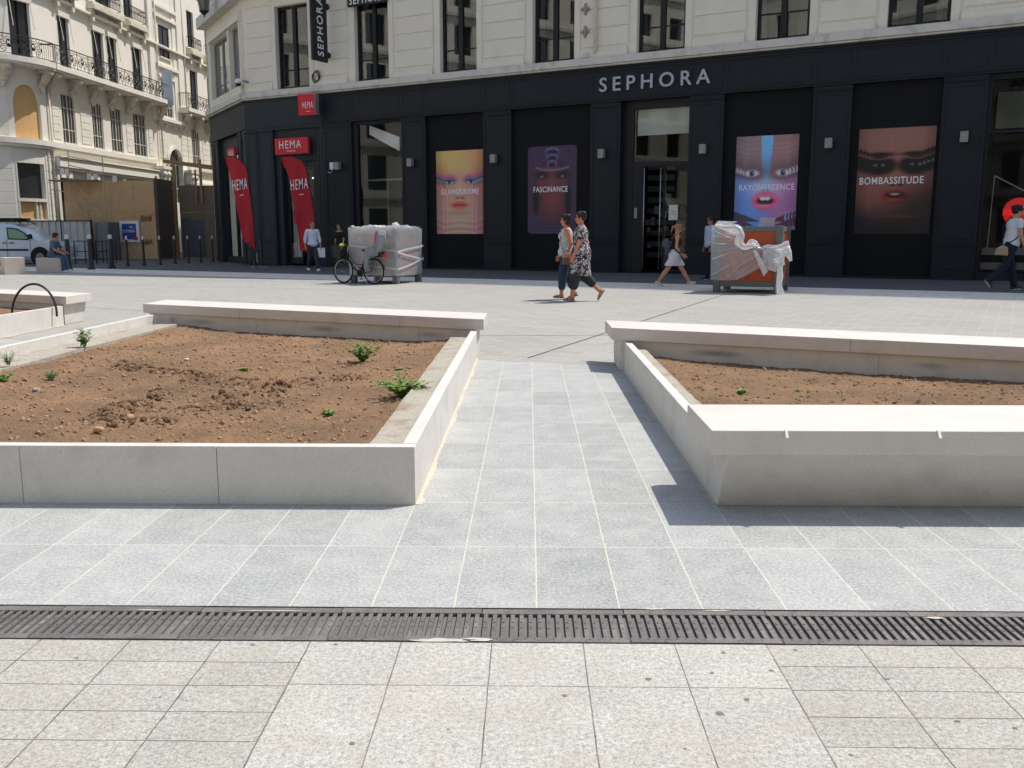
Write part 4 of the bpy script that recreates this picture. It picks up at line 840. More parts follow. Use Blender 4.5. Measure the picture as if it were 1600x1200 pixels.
# ---- posters
mt_print = attrm('printed_poster', .35, .4)
def sofe(x, y, cx, cy, rx, ry, s=.12): return 1/(1+np.exp(np.clip((np.sqrt(((x-cx)/rx)**2+((y-cy)/ry)**2)-1)/s, -30, 30)))
def lay(C, m_, c): m_ = np.clip(m_, 0, 1)[..., None]; return C*(1-m_)+np.array(c, float)*m_
def stepf(x, a, s): return 1/(1+np.exp(np.clip(-(x-a)/s, -30, 30)))
def paint(kind, X, Y):    # X 0..1 left to right, Y 0..1 top to bottom, returns srgb 0..255
    C = np.zeros(X.shape+(3,)); d = np.minimum(X, 1-X)
    st = np.floor(d*22)/22
    if kind == 1:
        C[:] = (196, 150, 120); C = lay(C, 1-stepf(Y, .22, .08), (216, 196, 110)); C = lay(C, sofe(X, Y, 0.0, .0, .5, .3, .3)*.7, (214, 176, 104)); C = lay(C, sofe(X, Y, 1.0, .0, .35, .4, .3)*.8, (226, 132, 112))
        C = lay(C, sofe(X, Y, .5, .30, .34, .16, .3)*.7, (222, 196, 136))
        for e in (0, 1):
            x_ = X if e == 0 else 1-X
            C = lay(C, stepf(.26-x_, 0, .04)*stepf(Y, .40, .03)*(1-stepf(Y, .62, .1)), (214, 96, 124)); C = lay(C, stepf(.3-x_, 0, .05)*stepf(Y, .62, .06), (206, 140, 144))
            C = lay(C, stepf(.22-x_, 0, .03)*stepf(Y, .18, .03)*(1-stepf(Y, .3, .02)), (198, 140, 80))
        for k, (cx, cy) in enumerate(((.10, .33), (.16, .36), (.05, .30), (.90, .33), (.84, .36), (.95, .30))): C = lay(C, sofe(X, Y+.02*np.sin(X*60), cx, cy, .055, .05, .2), (46, 96, 62))
        C = lay(C, sofe(X, Y, .5, .60, .32, .34, .1)*.9, (204, 156, 132)); C = lay(C, sofe(X, Y, .5, .80, .30, .16, .3)*.5, (206, 190, 176))
        C = lay(C, sofe(X, Y, .5, .48, .07, .12, .3)*.6, (228, 190, 168))
        for cx in (.28, .75):
            C = lay(C, sofe(X, Y, cx, .335, .15, .055, .2), (214, 92, 140)); C = lay(C, sofe(X, Y, cx, .36, .125, .04, .2), (88, 112, 150)); C = lay(C, sofe(X, Y, cx, .375, .075, .022, .2), (196, 196, 206)); C = lay(C, sofe(X, Y, cx, .375, .03, .02, .2), (24, 30, 46)); C = lay(C, sofe(X, Y, cx, .358, .10, .008, .3), (30, 30, 44))
        C = lay(C, sofe(X, Y, .46, .565, .035, .012, .3)+sofe(X, Y, .56, .565, .035, .012, .3), (122, 74, 60)); C = lay(C, sofe(X, Y, .5, .55, .1, .03, .3)*.3, (170, 118, 96))
        C = lay(C, sofe(X, Y, .5, .655, .16, .045, .12), (214, 84, 74)); C = lay(C, sofe(X, Y, .5, .652, .14, .007, .3), (112, 34, 34)); C = lay(C, sofe(X, Y, .5, .68, .09, .012, .3)*.5, (240, 140, 124))
        C = lay(C, sofe(X, Y, .5, .745, .2, .02, .5)*.4, (140, 96, 80))
        for k in range(5): C = lay(C, np.exp(-((Y-(.83+.035*k)-.05*(X-.5)**2*4)/.008)**2)*.35, (150, 104, 92) if k % 2 else (232, 220, 206))
        for k in range(6): C = lay(C, np.exp(-((d-.03-.04*k)/.007)**2)*stepf(Y, .5, .1)*.45, (236, 196, 196) if k % 2 else (170, 90, 110))
        C = lay(C, .18*np.ones_like(X), (120, 110, 100))
    elif kind == 2:
        C[:] = (50, 36, 56); rr = np.sqrt(np.maximum(.16-d, 0)**2+np.maximum(.10-np.minimum(Y, 1-Y), 0)**2)
        e = np.minimum(d, np.minimum(Y*1.7, (1-Y)*1.7))
        for k in range(7): C = lay(C, np.exp(-((e-.025-.042*k)/.010)**2)*.85, (118, 66, 92) if k % 2 == 0 else (92, 84, 124))
        C = lay(C, stepf(Y, .80, .02)*.5, (84, 74, 112)); C = lay(C, (1-stepf(Y, .25, .03))*.45, (66, 58, 90))
        for k in range(6): C = lay(C, np.exp(-((Y-.84-.026*k+.02*(X-.5)**2)/.006)**2)*.6, (44, 36, 60))
        face = sofe(X, Y, .5, .42, .30, .22, .05); C = lay(C, face, (104, 62, 68)); C = lay(C, sofe(X, Y, .5, .70, .26, .17, .08), (98, 54, 66)); C = lay(C, sofe(X, Y, .5, .62, .19, .14, .1), (112, 66, 74))
        C = lay(C, sofe(X, Y, .17, .62, .06, .15, .1)+sofe(X, Y, .83, .62, .06, .15, .1), (26, 22, 34))
        C = lay(C, sofe(X, Y, .5, .50, .07, .12, .4)*.5, (140, 92, 94))
        for k, y0 in enumerate((.06, .13, .20)): C = lay(C, sofe(X, Y, .5, y0, .14-.02*k, .04, .1), (112, 104, 142)); C = lay(C, sofe(X, Y, .5, y0+.012, .11-.02*k, .03, .1), (40, 34, 58))
        C = lay(C, np.exp(-((Y-.275+.3*(X-.5)**2)/.012)**2)*(np.abs(X-.5) < .34), (116, 104, 138))
        for cx in (.29, .71): C = lay(C, sofe(X, Y, cx, .335, .11, .03, .25), (30, 22, 32)); C = lay(C, sofe(X, Y, cx, .345, .03, .012, .3), (140, 120, 130)); C = lay(C, sofe(X, Y, cx, .30, .12, .008, .4)*.7, (40, 26, 34))
        C = lay(C, sofe(X, Y, .5, .585, .13, .022, .2), (138, 52, 66)); C = lay(C, sofe(X, Y, .5, .53, .06, .01, .4)*.6, (60, 34, 42))
        out = (rr > .155) & ((d < .10)); C = lay(C, (np.hypot(np.maximum(.12-d, 0)/.12, np.maximum(.06-np.minimum(Y, 1-Y), 0)/.06) > 1.0)*1.0, (22, 22, 26))
    elif kind == 3:
        C[:] = (150, 122, 126); C = lay(C, stepf(X, .55, .05)*.6, (156, 112, 110)); C = lay(C, (1-stepf(X, .5, .1))*.7, (132, 118, 118)); C = lay(C, (1-stepf(Y, .08, .02))*.3, (110, 92, 96))
        for k in range(4): C = lay(C, np.exp(-((Y-.06-.05*k)/.006)**2)*.3, (86, 74, 80))
        low = stepf(Y, .44+.08*np.abs(X-.5)*0+.06*np.sin(X*6.28*1.0+1.57)*-.8, .012); C = lay(C, low, (104, 142, 200)); C = lay(C, low*stepf(X, .52, .06), (166, 112, 158)); C = lay(C, low*stepf(X, .88, .04)*.8, (128, 70, 116)); C = lay(C, low*(1-stepf(X, .18, .04))*.7, (88, 128, 196))
        C = lay(C, sofe(X, Y, .5, .56, .24, .10, .3)*.8, (196, 180, 206)); C = lay(C, ((X > .40) & (X < .60)) * (1-stepf(Y, .50, .04)) * (np.abs(X-.5) < .10-.05*np.clip(Y/.5, 0, 1)), (108, 164, 212))
        C = lay(C, sofe(X, Y, .5, .5, .06, .08, .3)*.6, (150, 176, 216))
        for cx, s in ((.27, -1), (.77, 1)):
            C = lay(C, sofe(X, Y, cx, .34, .20, .09, .35)*.6, (92, 74, 80)); C = lay(C, sofe(X, Y, cx, .40, .17, .06, .25), (96, 70, 76)); C = lay(C, sofe(X, Y, cx, .395, .11, .034, .18), (206, 200, 204)); C = lay(C, sofe(X, Y, cx, .395, .042, .033, .12), (64, 72, 88)); C = lay(C, sofe(X, Y, cx, .395, .018, .014, .2), (12, 12, 16)); C = lay(C, sofe(X, Y, cx+.012, .388, .008, .005, .3), (240, 240, 240))
        for k in range(4): C = lay(C, ((np.minimum(X, 1-X) < .12-.03*k)*(Y > .22+.04*k)*(Y < .47-.02*k))*.35, (64, 48, 58))
        C = lay(C, sofe(X, Y, .47, .575, .02, .008, .3)+sofe(X, Y, .54, .575, .02, .008, .3), (96, 72, 110))
        C = lay(C, sofe(X, Y, .5, .69, .215, .10, .07), (206, 88, 124)); C = lay(C, sofe(X, Y, .5, .665, .19, .05, .15)*.5, (232, 132, 160)); C = lay(C, sofe(X, Y, .5, .69, .135, .042, .1), (50, 20, 32)); C = lay(C, sofe(X, Y, .46, .666, .045, .02, .15)+sofe(X, Y, .54, .666, .045, .02, .15), (226, 218, 222)); C = lay(C, sofe(X, Y, .5, .74, .12, .018, .4)*.6, (244, 150, 176))
        for k in range(2):   # dark spiky collar
            for sd in (0, 1):
                x_ = X if sd == 0 else 1-X; y0 = .80+.085*k; xa = .03+.06*k
                tri = (x_ > xa)*(Y > y0+(x_-xa)*.28)*(Y < y0+.115)*(x_ < xa+.42); C = lay(C, tri*.95, (74, 62, 76) if sd == 0 else (96, 48, 62))
        for k in range(3): xx = .84-.0+.05*k; C = lay(C, (np.abs(X-xx) < .018*(Y-(.80+.05*k))/.1)*(Y > .80+.05*k)*(Y < .90+.05*k)*.9, (110, 170, 214))
        C = lay(C, (Y > .955)*(X > .2)*(X < .8)*.8, (96, 130, 190))
    else:
        C[:] = (118, 82, 74); C = lay(C, sofe(X, Y, .55, .12, .5, .18, .3)*.6, (150, 112, 102)); C = lay(C, sofe(X, Y, .52, .46, .09, .16, .4)*.6, (156, 108, 96)); C = lay(C, sofe(X, Y, .45, .54, .34, .2, .3)*.4, (140, 92, 82))
        for k in range(3): C = lay(C, ((d < .05+.05*k)*(Y > .16+.05*k)*(Y < .42))*.4, (58, 38, 40))
        for cx in (.29, .77):
            C = lay(C, sofe(X, Y, cx, .35, .22, .085, .10)*.96, (20, 14, 18)); C = lay(C, sofe(X, Y, cx, .245, .18, .020, .2)*.95, (30, 20, 22)); C = lay(C, sofe(X, Y, cx, .345, .075, .016, .15), (120, 108, 110)); C = lay(C, sofe(X, Y, cx, .345, .03, .018, .15), (12, 10, 14)); C = lay(C, np.exp(-((Y-.29+.9*(X-cx)**2)/.007)**2)*(np.abs(X-cx) < .15)*.6, (150, 108, 98))
        C = lay(C, sofe(X, Y, .48, .535, .03, .009, .3)+sofe(X, Y, .58, .535, .03, .009, .3), (44, 22, 22))
        C = lay(C, sofe(X, Y, .52, .64, .17, .065, .07), (140, 52, 46)); C = lay(C, sofe(X, Y, .52, .628, .115, .024, .1), (26, 12, 14)); C = lay(C, sofe(X, Y, .52, .620, .07, .011, .15), (190, 172, 164)); C = lay(C, sofe(X, Y, .52, .675, .09, .012, .4)*.8, (198, 96, 84))
        for k in range(4): C = lay(C, np.exp(-((Y-(.82-.06*k)+.45*X)/.012)**2)*(X < .34)*.6, (150, 84, 68))
        C = lay(C, stepf(Y, .82, .06)*.96, (20, 18, 24)); C = lay(C, sofe(X, Y, 1.0, .74, .4, .16, .3)*.8, (34, 26, 28)); C = lay(C, sofe(X, Y, .08, .92, .12, .08, .3)*.7, (24, 28, 72)); C = lay(C, sofe(X, Y, .92, .92, .12, .08, .3)*.6, (24, 26, 64)); C = lay(C, np.exp(-((Y-.83)/.012)**2)*sofe(X, Y, .55, .83, .25, .05, .3)*.6, (110, 68, 58)); C = lay(C, np.exp(-((X-.48)/.004)**2)*(Y < .3)*.3, (60, 40, 40))
    return C
def echo(kind, X, Y):     # stepped, shifted repeats of the face towards the poster's sides
    if kind == 2: return paint(kind, X, Y)
    d = np.minimum(X, 1-X); n = np.clip(np.floor((.14-d)/.045)+1, 0, 3); sx = np.where(X < .5, 1, -1)
    C = paint(kind, np.clip(X+sx*n*.055, 0, 1), np.clip(Y+n*.012, 0, 1)); return C*(1-.05*n[..., None])
def poster(kind, u0, u1, z0, z1, word, tx, ty, th, label):
    nx, ny = 96, 168; xs = np.linspace(0, 1, nx); ys = np.linspace(0, 1, ny); X, Y = np.meshgrid(xs, ys, indexing='ij')
    C = echo(kind, X, Y); ct, br_ = {1: (1.25, 18), 2: (1.3, -2), 3: (1.28, 30), 4: (1.35, 2)}[kind]; C = np.clip((C-C.mean())*ct+C.mean()+br_+rng.randn(*X.shape)[..., None]*2.0, 0, 255)/255; L = np.where(C <= .04045, C/12.92, ((C+.055)/1.055)**2.4)
    P = np.array([FF((u0+(u1-u0)*x, -.155, z1-(z1-z0)*y)) for x in xs for y in ys])
    i = np.arange(nx-1)[:, None]*ny+np.arange(ny-1)[None, :]; f = np.stack([i, i+1, i+ny+1, i+ny], -1).reshape(-1, 4)
    v = P.tolist(); n = len(v); fr = [FF((u, -.168, z)) for u, z in ((u0, z1), (u0, z0), (u1, z0), (u1, z1))]
    o = npmesh('poster', np.array(v), f, mt_print, smooth=False, cols=L.reshape(-1, 3))
    tag(o, label, 'poster', 'large face posters in the shop bays')
    bd = MB(); bd.box(u0, u1, -.1695, -.157, z0, z1, FF); bd.build('poster_board', mt_blackp, o)
    t = MB(); w_ = u1-u0; zc = z1-(z1-z0)*ty
    t.text(word, FF, u0+w_*tx[0], u0+w_*tx[1], zc-th/2, zc+th/2, -.154, .004, .008, sp=1.1); t.build('lettering', M('poster_white_'+word.lower(), srgb(246, 246, 248), .5, .01, fine=0), o)
    return o
poster(1, 9.53, 11.59, 1.33, 4.40, 'GLAMOURISME', (.10, .91), .49, .20, 'poster of a yellow and pink face with green lashes, word GLAMOURISME')
poster(2, 13.46, 15.40, 1.33, 4.39, 'FASCINANCE', (.12, .82), .49, .20, 'dim purple poster of a face in nested frames, word FASCINANCE')
poster(3, 20.98, 22.92, 1.45, 4.36, 'RAYONESCENCE', (.07, .96), .545, .19, 'blue and pink poster of a startled face with open mouth, word RAYONESCENCE')
poster(4, 24.67, 26.77, 1.31, 4.39, 'BOMBASSITUDE', (.04, .88), .49, .21, 'dark poster of a face with smoky eyes, word BOMBASSITUDE')
# ================================================================= building behind the viewer (seen in the glass)
BK = thing('facing_building', 'pale building across the square mirrored in the shop windows', 'building', (0, -26, 0))
FB2 = FacFrame((-60, -26, 0), (1, 0, 0), (0, 1, 0)); b = MB(); bo = []
for i in range(28):
    for z0, z1 in ((.6, 3.6), (5.2, 8.2), (9.6, 12.2), (13.4, 16), (17.6, 20.2), (21.6, 24)): bo.append((2+4.2*i, 3.7+4.2*i, z0, z1))
wall_grid(b, [0, 120]+[x for o in bo for x in o[:2]], [0, 27]+[x for o in bo for x in o[2:]], FB2, 0, bo)
for o in bo: reveals(b, o, FB2, 0, .35)
b.build('wall', mt_cream, BK, recalc=False)
b = MB(); 
for z in (4.4, 8.9, 12.8, 16.8, 20.9, 26.6): b.mark().box(0, 120, 0, .35, z, z+.3, FB2)
b.build('cornice', mt_corn, BK)
b = MB(); b.quad((0, -.35, 0), (120, -.35, 0), (120, -.35, 27), (0, -.35, 27), FB2); b.build('pane', M('dark_pane', srgb(40, 42, 46), .2, .1), BK, recalc=False)

BW = thing('facing_building', 'unseen pale building added west of the square, mirrored in the upper windows', 'building', (-48, 10, 0))  # added out of view so the upper windows reflect a pale facade
FW = FacFrame((-48, -30, 0), (0, 1, 0), (1, 0, 0)); b = MB(); bo = []
for i in range(16):
    for z0, z1 in ((.6, 3.6), (5.2, 8.2), (9.6, 12.2), (13.4, 16), (17.6, 20.2), (21.8, 24)): bo.append((2+4.4*i, 3.9+4.4*i, z0, z1))
wall_grid(b, [0, 74]+[x for o in bo for x in o[:2]], [0, 26]+[x for o in bo for x in o[2:]], FW, 0, bo)
for o in bo: reveals(b, o, FW, 0, .35)
b.build('wall', mt_cream, BW, recalc=False)
b = MB()
for z in (4.4, 8.9, 12.8, 16.8, 20.9, 25.6): b.mark().box(0, 74, 0, .35, z, z+.3, FW)
b.build('cornice', mt_corn, BW)
b = MB(); b.quad((0, -.35, 0), (74, -.35, 0), (74, -.35, 26), (0, -.35, 26), FW); b.build('pane', M('dark_pane_west', srgb(40, 42, 46), .2, .1), BW, recalc=False)
# ================================================================= LEFT STONE BUILDING
mt_lime = M('sunlit_limestone', srgb(230, 224, 213), .85, .06, .8, .03, 40, .1, 25, .004, stain=srgb(196, 186, 168), ss=.8, sa=.35)
mt_lime2 = M('carved_limestone', srgb(210, 201, 184), .9, .12, 2, .05, 30, .4, 14, .03, stain=srgb(150, 140, 122), ss=1.5, sa=.5)
mt_wiron = M('wrought_iron', srgb(36, 36, 40), .5, .1)
mt_ply = M('plywood_boards', srgb(216, 174, 122), .8, .08, 2, .04, 30, stain=srgb(196, 150, 100), ss=2, sa=.4)
mt_ply2 = M('dark_plywood', srgb(200, 166, 124), .85, .2, 1.3, .05, 25, stain=srgb(166, 134, 98), ss=1.2, sa=.6)
mt_wfr = M('white_window_frame', srgb(222, 216, 204), .6, .04)
WX = math.radians(3.2)
LN = np.array([math.cos(WX), -math.sin(WX), 0]); LD = np.array([math.sin(WX), math.cos(WX), 0]); LQ = np.array([-27.3+math.sin(WX)*.8, 52.4, 0]); LRAD = 4.0; LCN = LQ-LN*LRAD
def FL(p):
    s, off, z = p
    if s >= 0: return LQ+LD*s+LN*off+np.array([0, 0, z])
    ph = min(-s/LRAD, math.pi/2); c, sn = math.cos(ph), math.sin(ph); n = np.array([LN[0]*c+LN[1]*sn, -LN[0]*sn+LN[1]*c, 0])
    q = LCN+n*(LRAD+off)+np.array([0, 0, z])
    if -s/LRAD > math.pi/2: q = q - np.array([-n[1], n[0], 0])*(-s-LRAD*math.pi/2)
    return q
LB = thing('stone_building', 'tall cream stone building with a rounded corner, scrolled iron balconies and boarded windows', 'building', tuple(LQ))
op = []
def opn(a, c, z0, z1): op.append((a, c, z0, z1))
L1 = [(1.76, 3.19), (5.12, 6.39), (7.34, 8.85), (10.37, 12.2), (19.75, 21.2), (23.2, 24.5), (26.6, 28.0), (30, 31.4)]
for a, c in L1: opn(a, c, 6.6, 9.42)
L2 = [(2.02, 3.17), (5.75, 7.1), (7.55, 8.75), (10.84, 12.2), (20.0, 21.4), (23.3, 24.5), (26.8, 28.0), (-1.95, -.6), (-5.2, -3.9)]
for a, c in L2: opn(a, c, 10.85, 13.85)
L3 = [(2.02, 3.17), (6.5, 8.4), (10.1, 11.3), (20.0, 21.2), (23.3, 24.4), (26.8, 28.0), (-1.95, -.6)]
for a, c in L3: opn(a, c, 15.55, 18.2)
opn(14.99, 16.73, 13.9, 16.1); opn(14.99, 16.73, 9.75, 12.3); opn(15.3, 17.5, 3.6, 7.54)
opn(-2.26, -.39, 2.16, 5.21); opn(-5.6, -3.45, 2.16, 5.26); opn(-2.1, -.35, 6.46, 9.4); opn(-5.5, -3.75, 6.46, 9.4)
opn(.7, 12.9, .0, 4.6); opn(19.0, 28.0, 0, 4.4)
b = MB(); ss_ = [-12, -6.283, 13.2, 14.1, 17.7, 18.6, 60]+[x for o in op for x in o[:2]]+list(np.arange(-6.2, 0, .3)); zz_ = [0, 21.5]+[x for o in op for x in o[2:]]
wall_grid(b, ss_, zz_, FL, 0, op)
for o in op: reveals(b, o, FL, 0, .35 if o[3]-o[2] < 4 or o[1]-o[0] < 3 else .8)
b.quad((.7, -.8, 0), (12.9, -.8, 0), (12.9, -.8, 4.6), (.7, -.8, 4.6), FL); b.quad((19, -.8, 0), (28, -.8, 0), (28, -.8, 4.4), (19, -.8, 4.4), FL)
# arched heads over the boarded windows
def archspandrel(b, a, c, zt, rise, off=-.02, n=10):
    cx = (a+c)/2; rx = (c-a)/2
    for k in range(n):
        t0, t1 = k/n, (k+1)/n; x0, x1 = a+(c-a)*t0, a+(c-a)*t1
        h = lambda x: zt-rise+rise*math.sqrt(max(0, 1-((x-cx)/rx)**2))
        b.add([(x0, off, h(x0)), (x1, off, h(x1)), (x1, off, zt+.01), (x0, off, zt+.01)], [(0, 1, 2, 3)], FL)
        b.add([(x0, off, h(x0)), (x1, off, h(x1)), (x1, off-.33, h(x1)), (x0, off-.33, h(x0))], [(0, 1, 2, 3)], FL)
archspandrel(b, -2.1, -.35, 9.4, .9); archspandrel(b, -5.5, -3.75, 9.4, .9); archspandrel(b, 15.3, 17.5, 7.54, 1.05)
roof = [LCN+np.array([0, 0, 21.5])]
b.build('wall', mt_lime, LB, recalc=False)
b = MB(); b.add([tuple(FL((60, 0, 21.5))), tuple(FL((0, 0, 21.5)))]+[tuple(FL((-.8*k, 0, 21.5))) for k in range(1, 9)]+[(-50, 48.4, 21.5), (-50, 112, 21.5)], [tuple(range(12))]); b.build('roof', mt_ground, LB, recalc=False)
# rusticated blocks on the piers
b = MB()
def rust(a, c, z0, z1, st=.42, off=.035):
    b.mark()
    z = z0
    while z < z1-.1:
        zt = min(z+st-.03, z1)
        k = max(1, int((c-a)/.5)) if a < 0 else 1
        for i in range(k): b.box(a+(c-a)*i/k, a+(c-a)*(i+1)/k, -.02, off, z, zt, FL)
        z += st
for a, c in ((.75, 1.5), (3.75, 4.85), (9.35, 10.1), (12.5, 13.1), (14.2, 15.0), (17.8, 18.7), (18.9, 19.5), (21.7, 22.9), (24.8, 26.3)): rust(a, c, 6.75, 9.3)
for a, c in ((-3.3, -2.4), (-7, -5.7)): rust(a, c, .5, 6.1, .62); rust(a, c, 6.7, 9.3, .62)
rust(-.3, .5, .5, 6.0, .62)
b.build('rusticated_pier', mt_lime, LB, bevel=.01, seg=1)
b = MB()
for a, c in ((13.2, 14.0), (17.75, 18.55)): b.mark().box(a, c, -.02, .16, 9.3, 21.4, FL)
for a, c in ((14.1, 14.6), (17.1, 17.7)): b.mark().box(a, c, -.02, .07, 9.4, 21.4, FL)
for z in (13.1, 16.5, 17.2): b.box(14.1, 17.7, 0, .2, z, z+.22, FL)
b.box(14.6, 17.1, -.02, .05, 17.5, 20.5, FL); b.box(14.6, 17.1, .0, .12, 12.4, 12.6, FL); b.box(13.9, 18.0, 0, .35, 9.35, 9.6, FL); b.box(14.1, 17.8, 0, .24, 9.2, 9.34, FL)
for s in (14.2, 15.1, 16.6, 17.5): b.box(s, s+.16, 0, .2, 9.0, 9.19, FL)
b.build('pilaster', mt_lime, LB, bevel=.012, seg=1)
# arch moulding round passage window
b = MB(); 
for rr_, oo in ((1.28, .07), (1.15, .11)): b.tube([(16.4+rr_*math.cos(a), oo, 6.4+rr_*1.0*math.sin(a)) for a in np.linspace(0, math.pi, 18)], .06, 6, FL)
for x in (15.2, 17.6): b.box(x-.08, x+.08, 0, .13, 3.6, 6.4, FL)
b.build('arch_moulding', mt_lime, LB)
# ledges / string courses
def band(b, s0, s1, o0, o1, z0, z1):
    k = max(1, int(-min(s0, 0)/.5)); pts = [s0] if s0 < 0 else []
    s = s0
    while s < 0 and s < s1: e = min(s+.45, 0, s1); b.box(s, e, o0, o1, z0, z1, FL); s = e
    if s < s1: b.box(s, s1, o0, o1, z0, z1, FL)
b = MB(); band(b, -9, 13.1, -.02, .28, 6.22, 6.5); band(b, -9, 13.1, -.02, .2, 6.06, 6.215); b.mark(); band(b, 18.7, 45, -.02, .28, 6.22, 6.5); b.mark(); band(b, -9, 45, -.02, .3, 14.5, 14.62); b.mark(); band(b, -9, 45, -.02, .7, 20.8, 21.5); b.build('ledge', mt_lime, LB)
b = MB(); b.box(.45, 12.95, -.02, .42, 5.16, 5.68, FL); b.box(.45, 12.9, -.02, .52, 5.685, 5.76, FL); b.box(.5, 12.9, -.02, .30, 5.0, 5.155, FL); b.mark().box(18.9, 28.5, -.02, .42, 4.9, 5.3, FL)
for s in (.8, 1.5, 3.9, 4.6, 8.0, 12.2): b.box(s, s+.5, .0, .25, 4.55, 4.98, FL)
b.build('shop_cornice', M('white_painted_cornice', srgb(232, 226, 214), .7, .03), LB, bevel=.01, seg=1)
b = MB()
for s in (13.15, 13.75, 17.9, 18.5):
    b.mark().box(s, s+.42, 0, .6, 5.1, 5.9, FL); b.ell((s+.21, .62, 5.55), (.2, .18, .2), F=FL); b.ell((s+.21, .5, 5.2), (.18, .16, .18), F=FL)
b.mark().box(13.0, 14.4, 0, .72, 5.9, 6.1, FL); b.mark().box(17.7, 19.1, 0, .72, 5.9, 6.1, FL); b.box(13.0, 14.4, 0, .4, 4.7, 5.05, FL)
b.build('console', mt_lime, LB, smooth=False)
# balconies
def balcony(s0, s1, o1=.92, z=10.42, name='balcony', seed=0):
    b = MB(); band(b, s0, s1, 0, o1, z, z+.28); band(b, s0, s1, 0, o1-.1, z-.12, z-.002); bo = b.build(name, mt_lime, LB)
    c = MB(); s = s0+.5 
    while s < s1:      # carved corbels below
        c.mark()
        for k in range(5): c.ell((s, .14+.12*k, z-.95+.17*k), (.22+.02*k, .18, .22), 8, 6, FL)
        c.box(s-.26, s+.26, 0, .72, z-.28, z-.125, FL); c.ell((s-.1, .25, z-1.15), (.12, .12, .2), 6, 5, FL); s += 2.25
    c.build('corbel', mt_lime2, bo, smooth=True)
    r = MB(); zt = z+1.32; zb = z+.36; oo = o1-.06
    step = .4; pts = list(np.arange(s0+.03, s1-.03, step))+[s1-.03]
    for zz, rr in ((zt, .03), (zb, .02), (zt-.16, .014)): r.tube([FL((s, oo, zz)) for s in pts], rr, 6)
    pw = 1.12; k = 0; s = s0+.03
    while s+pw <= s1+.01:
        r.tube([(s, oo, z+.28), (s, oo, zt)], .018, 5, FL)
        if k % 3 == 0: r.tube([(s+.12, oo, z+.28), (s+.12, oo, zt)], .016, 5, FL)
        cx = s+pw/2; cz = (zb+zt-.16)/2
        def sp(x0, z0, r0, turns, a0, dr=1, n=16):
            P = []
            for i in range(n+1):
                t = i/n; rad = r0*(1-.78*t); a = a0+dr*turns*6.283*t; P.append((x0+rad*math.cos(a), oo, z0+rad*math.sin(a)))
            r.tube(P, .017, 4, FL, caps=False)
        for sgn in (-1, 1):
            sp(cx+sgn*.24, cz+.15, .20, 1.4, math.pi/2, sgn); sp(cx+sgn*.26, cz-.18, .17, 1.3, -math.pi/2, -sgn); sp(cx+sgn*.08, cz, .30, .5, math.pi/2*(1), sgn)
        r.ell((cx, oo, cz), (.085, .03, .10), 8, 6, FL)
        r.ell((cx, oo, cz+.26), (.05, .02, .07), 6, 5, FL)
        for q in (-.42, .42): r.ell((cx+q, oo, cz), (.05, .02, .12), 6, 5, FL)
        for q in range(6): r.tube([(s+.1+q*.19, oo, zt-.16), (s+.19+q*.19, oo, zt)], .010, 3, FL, caps=False)
        s += pw; k += 1
    r.tube([FL((s1-.03, oo, z+.28)), FL((s1-.03, oo, zt))], .025, 6); r.tube([FL((s1-.03, oo, zt)), FL((s1-.03, 0, zt))], .025, 6); r.tube([FL((s1-.03, oo, zb)), FL((s1-.03, 0, zb))], .02, 6); r.tube([FL((s0+.03, oo, zt)), FL((s0+.03, 0, zt))], .025, 6)
    for q in np.arange(.1, oo, .12): r.tube([(s0+.03, q, zb), (s0+.03, q, zt)], .012, 4, FL)
    r.build('railing', mt_wiron, bo, recalc=False)
balcony(-7.5, -.05); balcony(.05, 14.4); balcony(17.6, 29.2, .85)
def smallbal(s0, s1, z, dep=.4):
    b = MB(); b.box(s0-.2, s1+.2, 0, dep+.12, z-.55, z-.30, FL); b.box(s0-.15, s1+.15, 0, dep, z-.30, z-.12, FL)
    b.box(s0-.12, s0+.15, 0, .3, z-1.25, z-.56, FL); b.box(s1-.15, s1+.12, 0, .3, z-1.25, z-.56, FL)
    for k in range(6): b.ell((s0+(s1-s0)*(k+.5)/6, .1, z-.85+.06*math.sin(k*2)), (.17, .14, .17), 8, 6, FL)
    bo = b.build('window_hood', mt_lime2, LB)
    r = MB(); r.tube([(s0, 0, z+.75), (s0, dep, z+.75), (s1, dep, z+.75), (s1, 0, z+.75)], .028, 5, FL); r.tube([(s0, 0, z), (s0, dep, z), (s1, dep, z), (s1, 0, z)], .02, 5, FL)
    n = int((s1-s0)/.11)
    for i in range(n+1):
        x = s0+(s1-s0)*i/n; r.tube([(x, dep, z), (x+.03*math.sin(i*1.7), dep+.05, z+.35), (x, dep, z+.75)], .012, 4, FL, caps=False)
        if i % 2: r.ell((x, dep, z+.4), (.06, .02, .09), 6, 4, FL)
    r.build('railing', mt_wiron, bo, recalc=False)
for a, c in ((5.6, 8.9), (10.1, 12.3), (1.8, 3.4), (19.8, 21.5), (23.1, 24.7)): smallbal(a, c, 15.45)
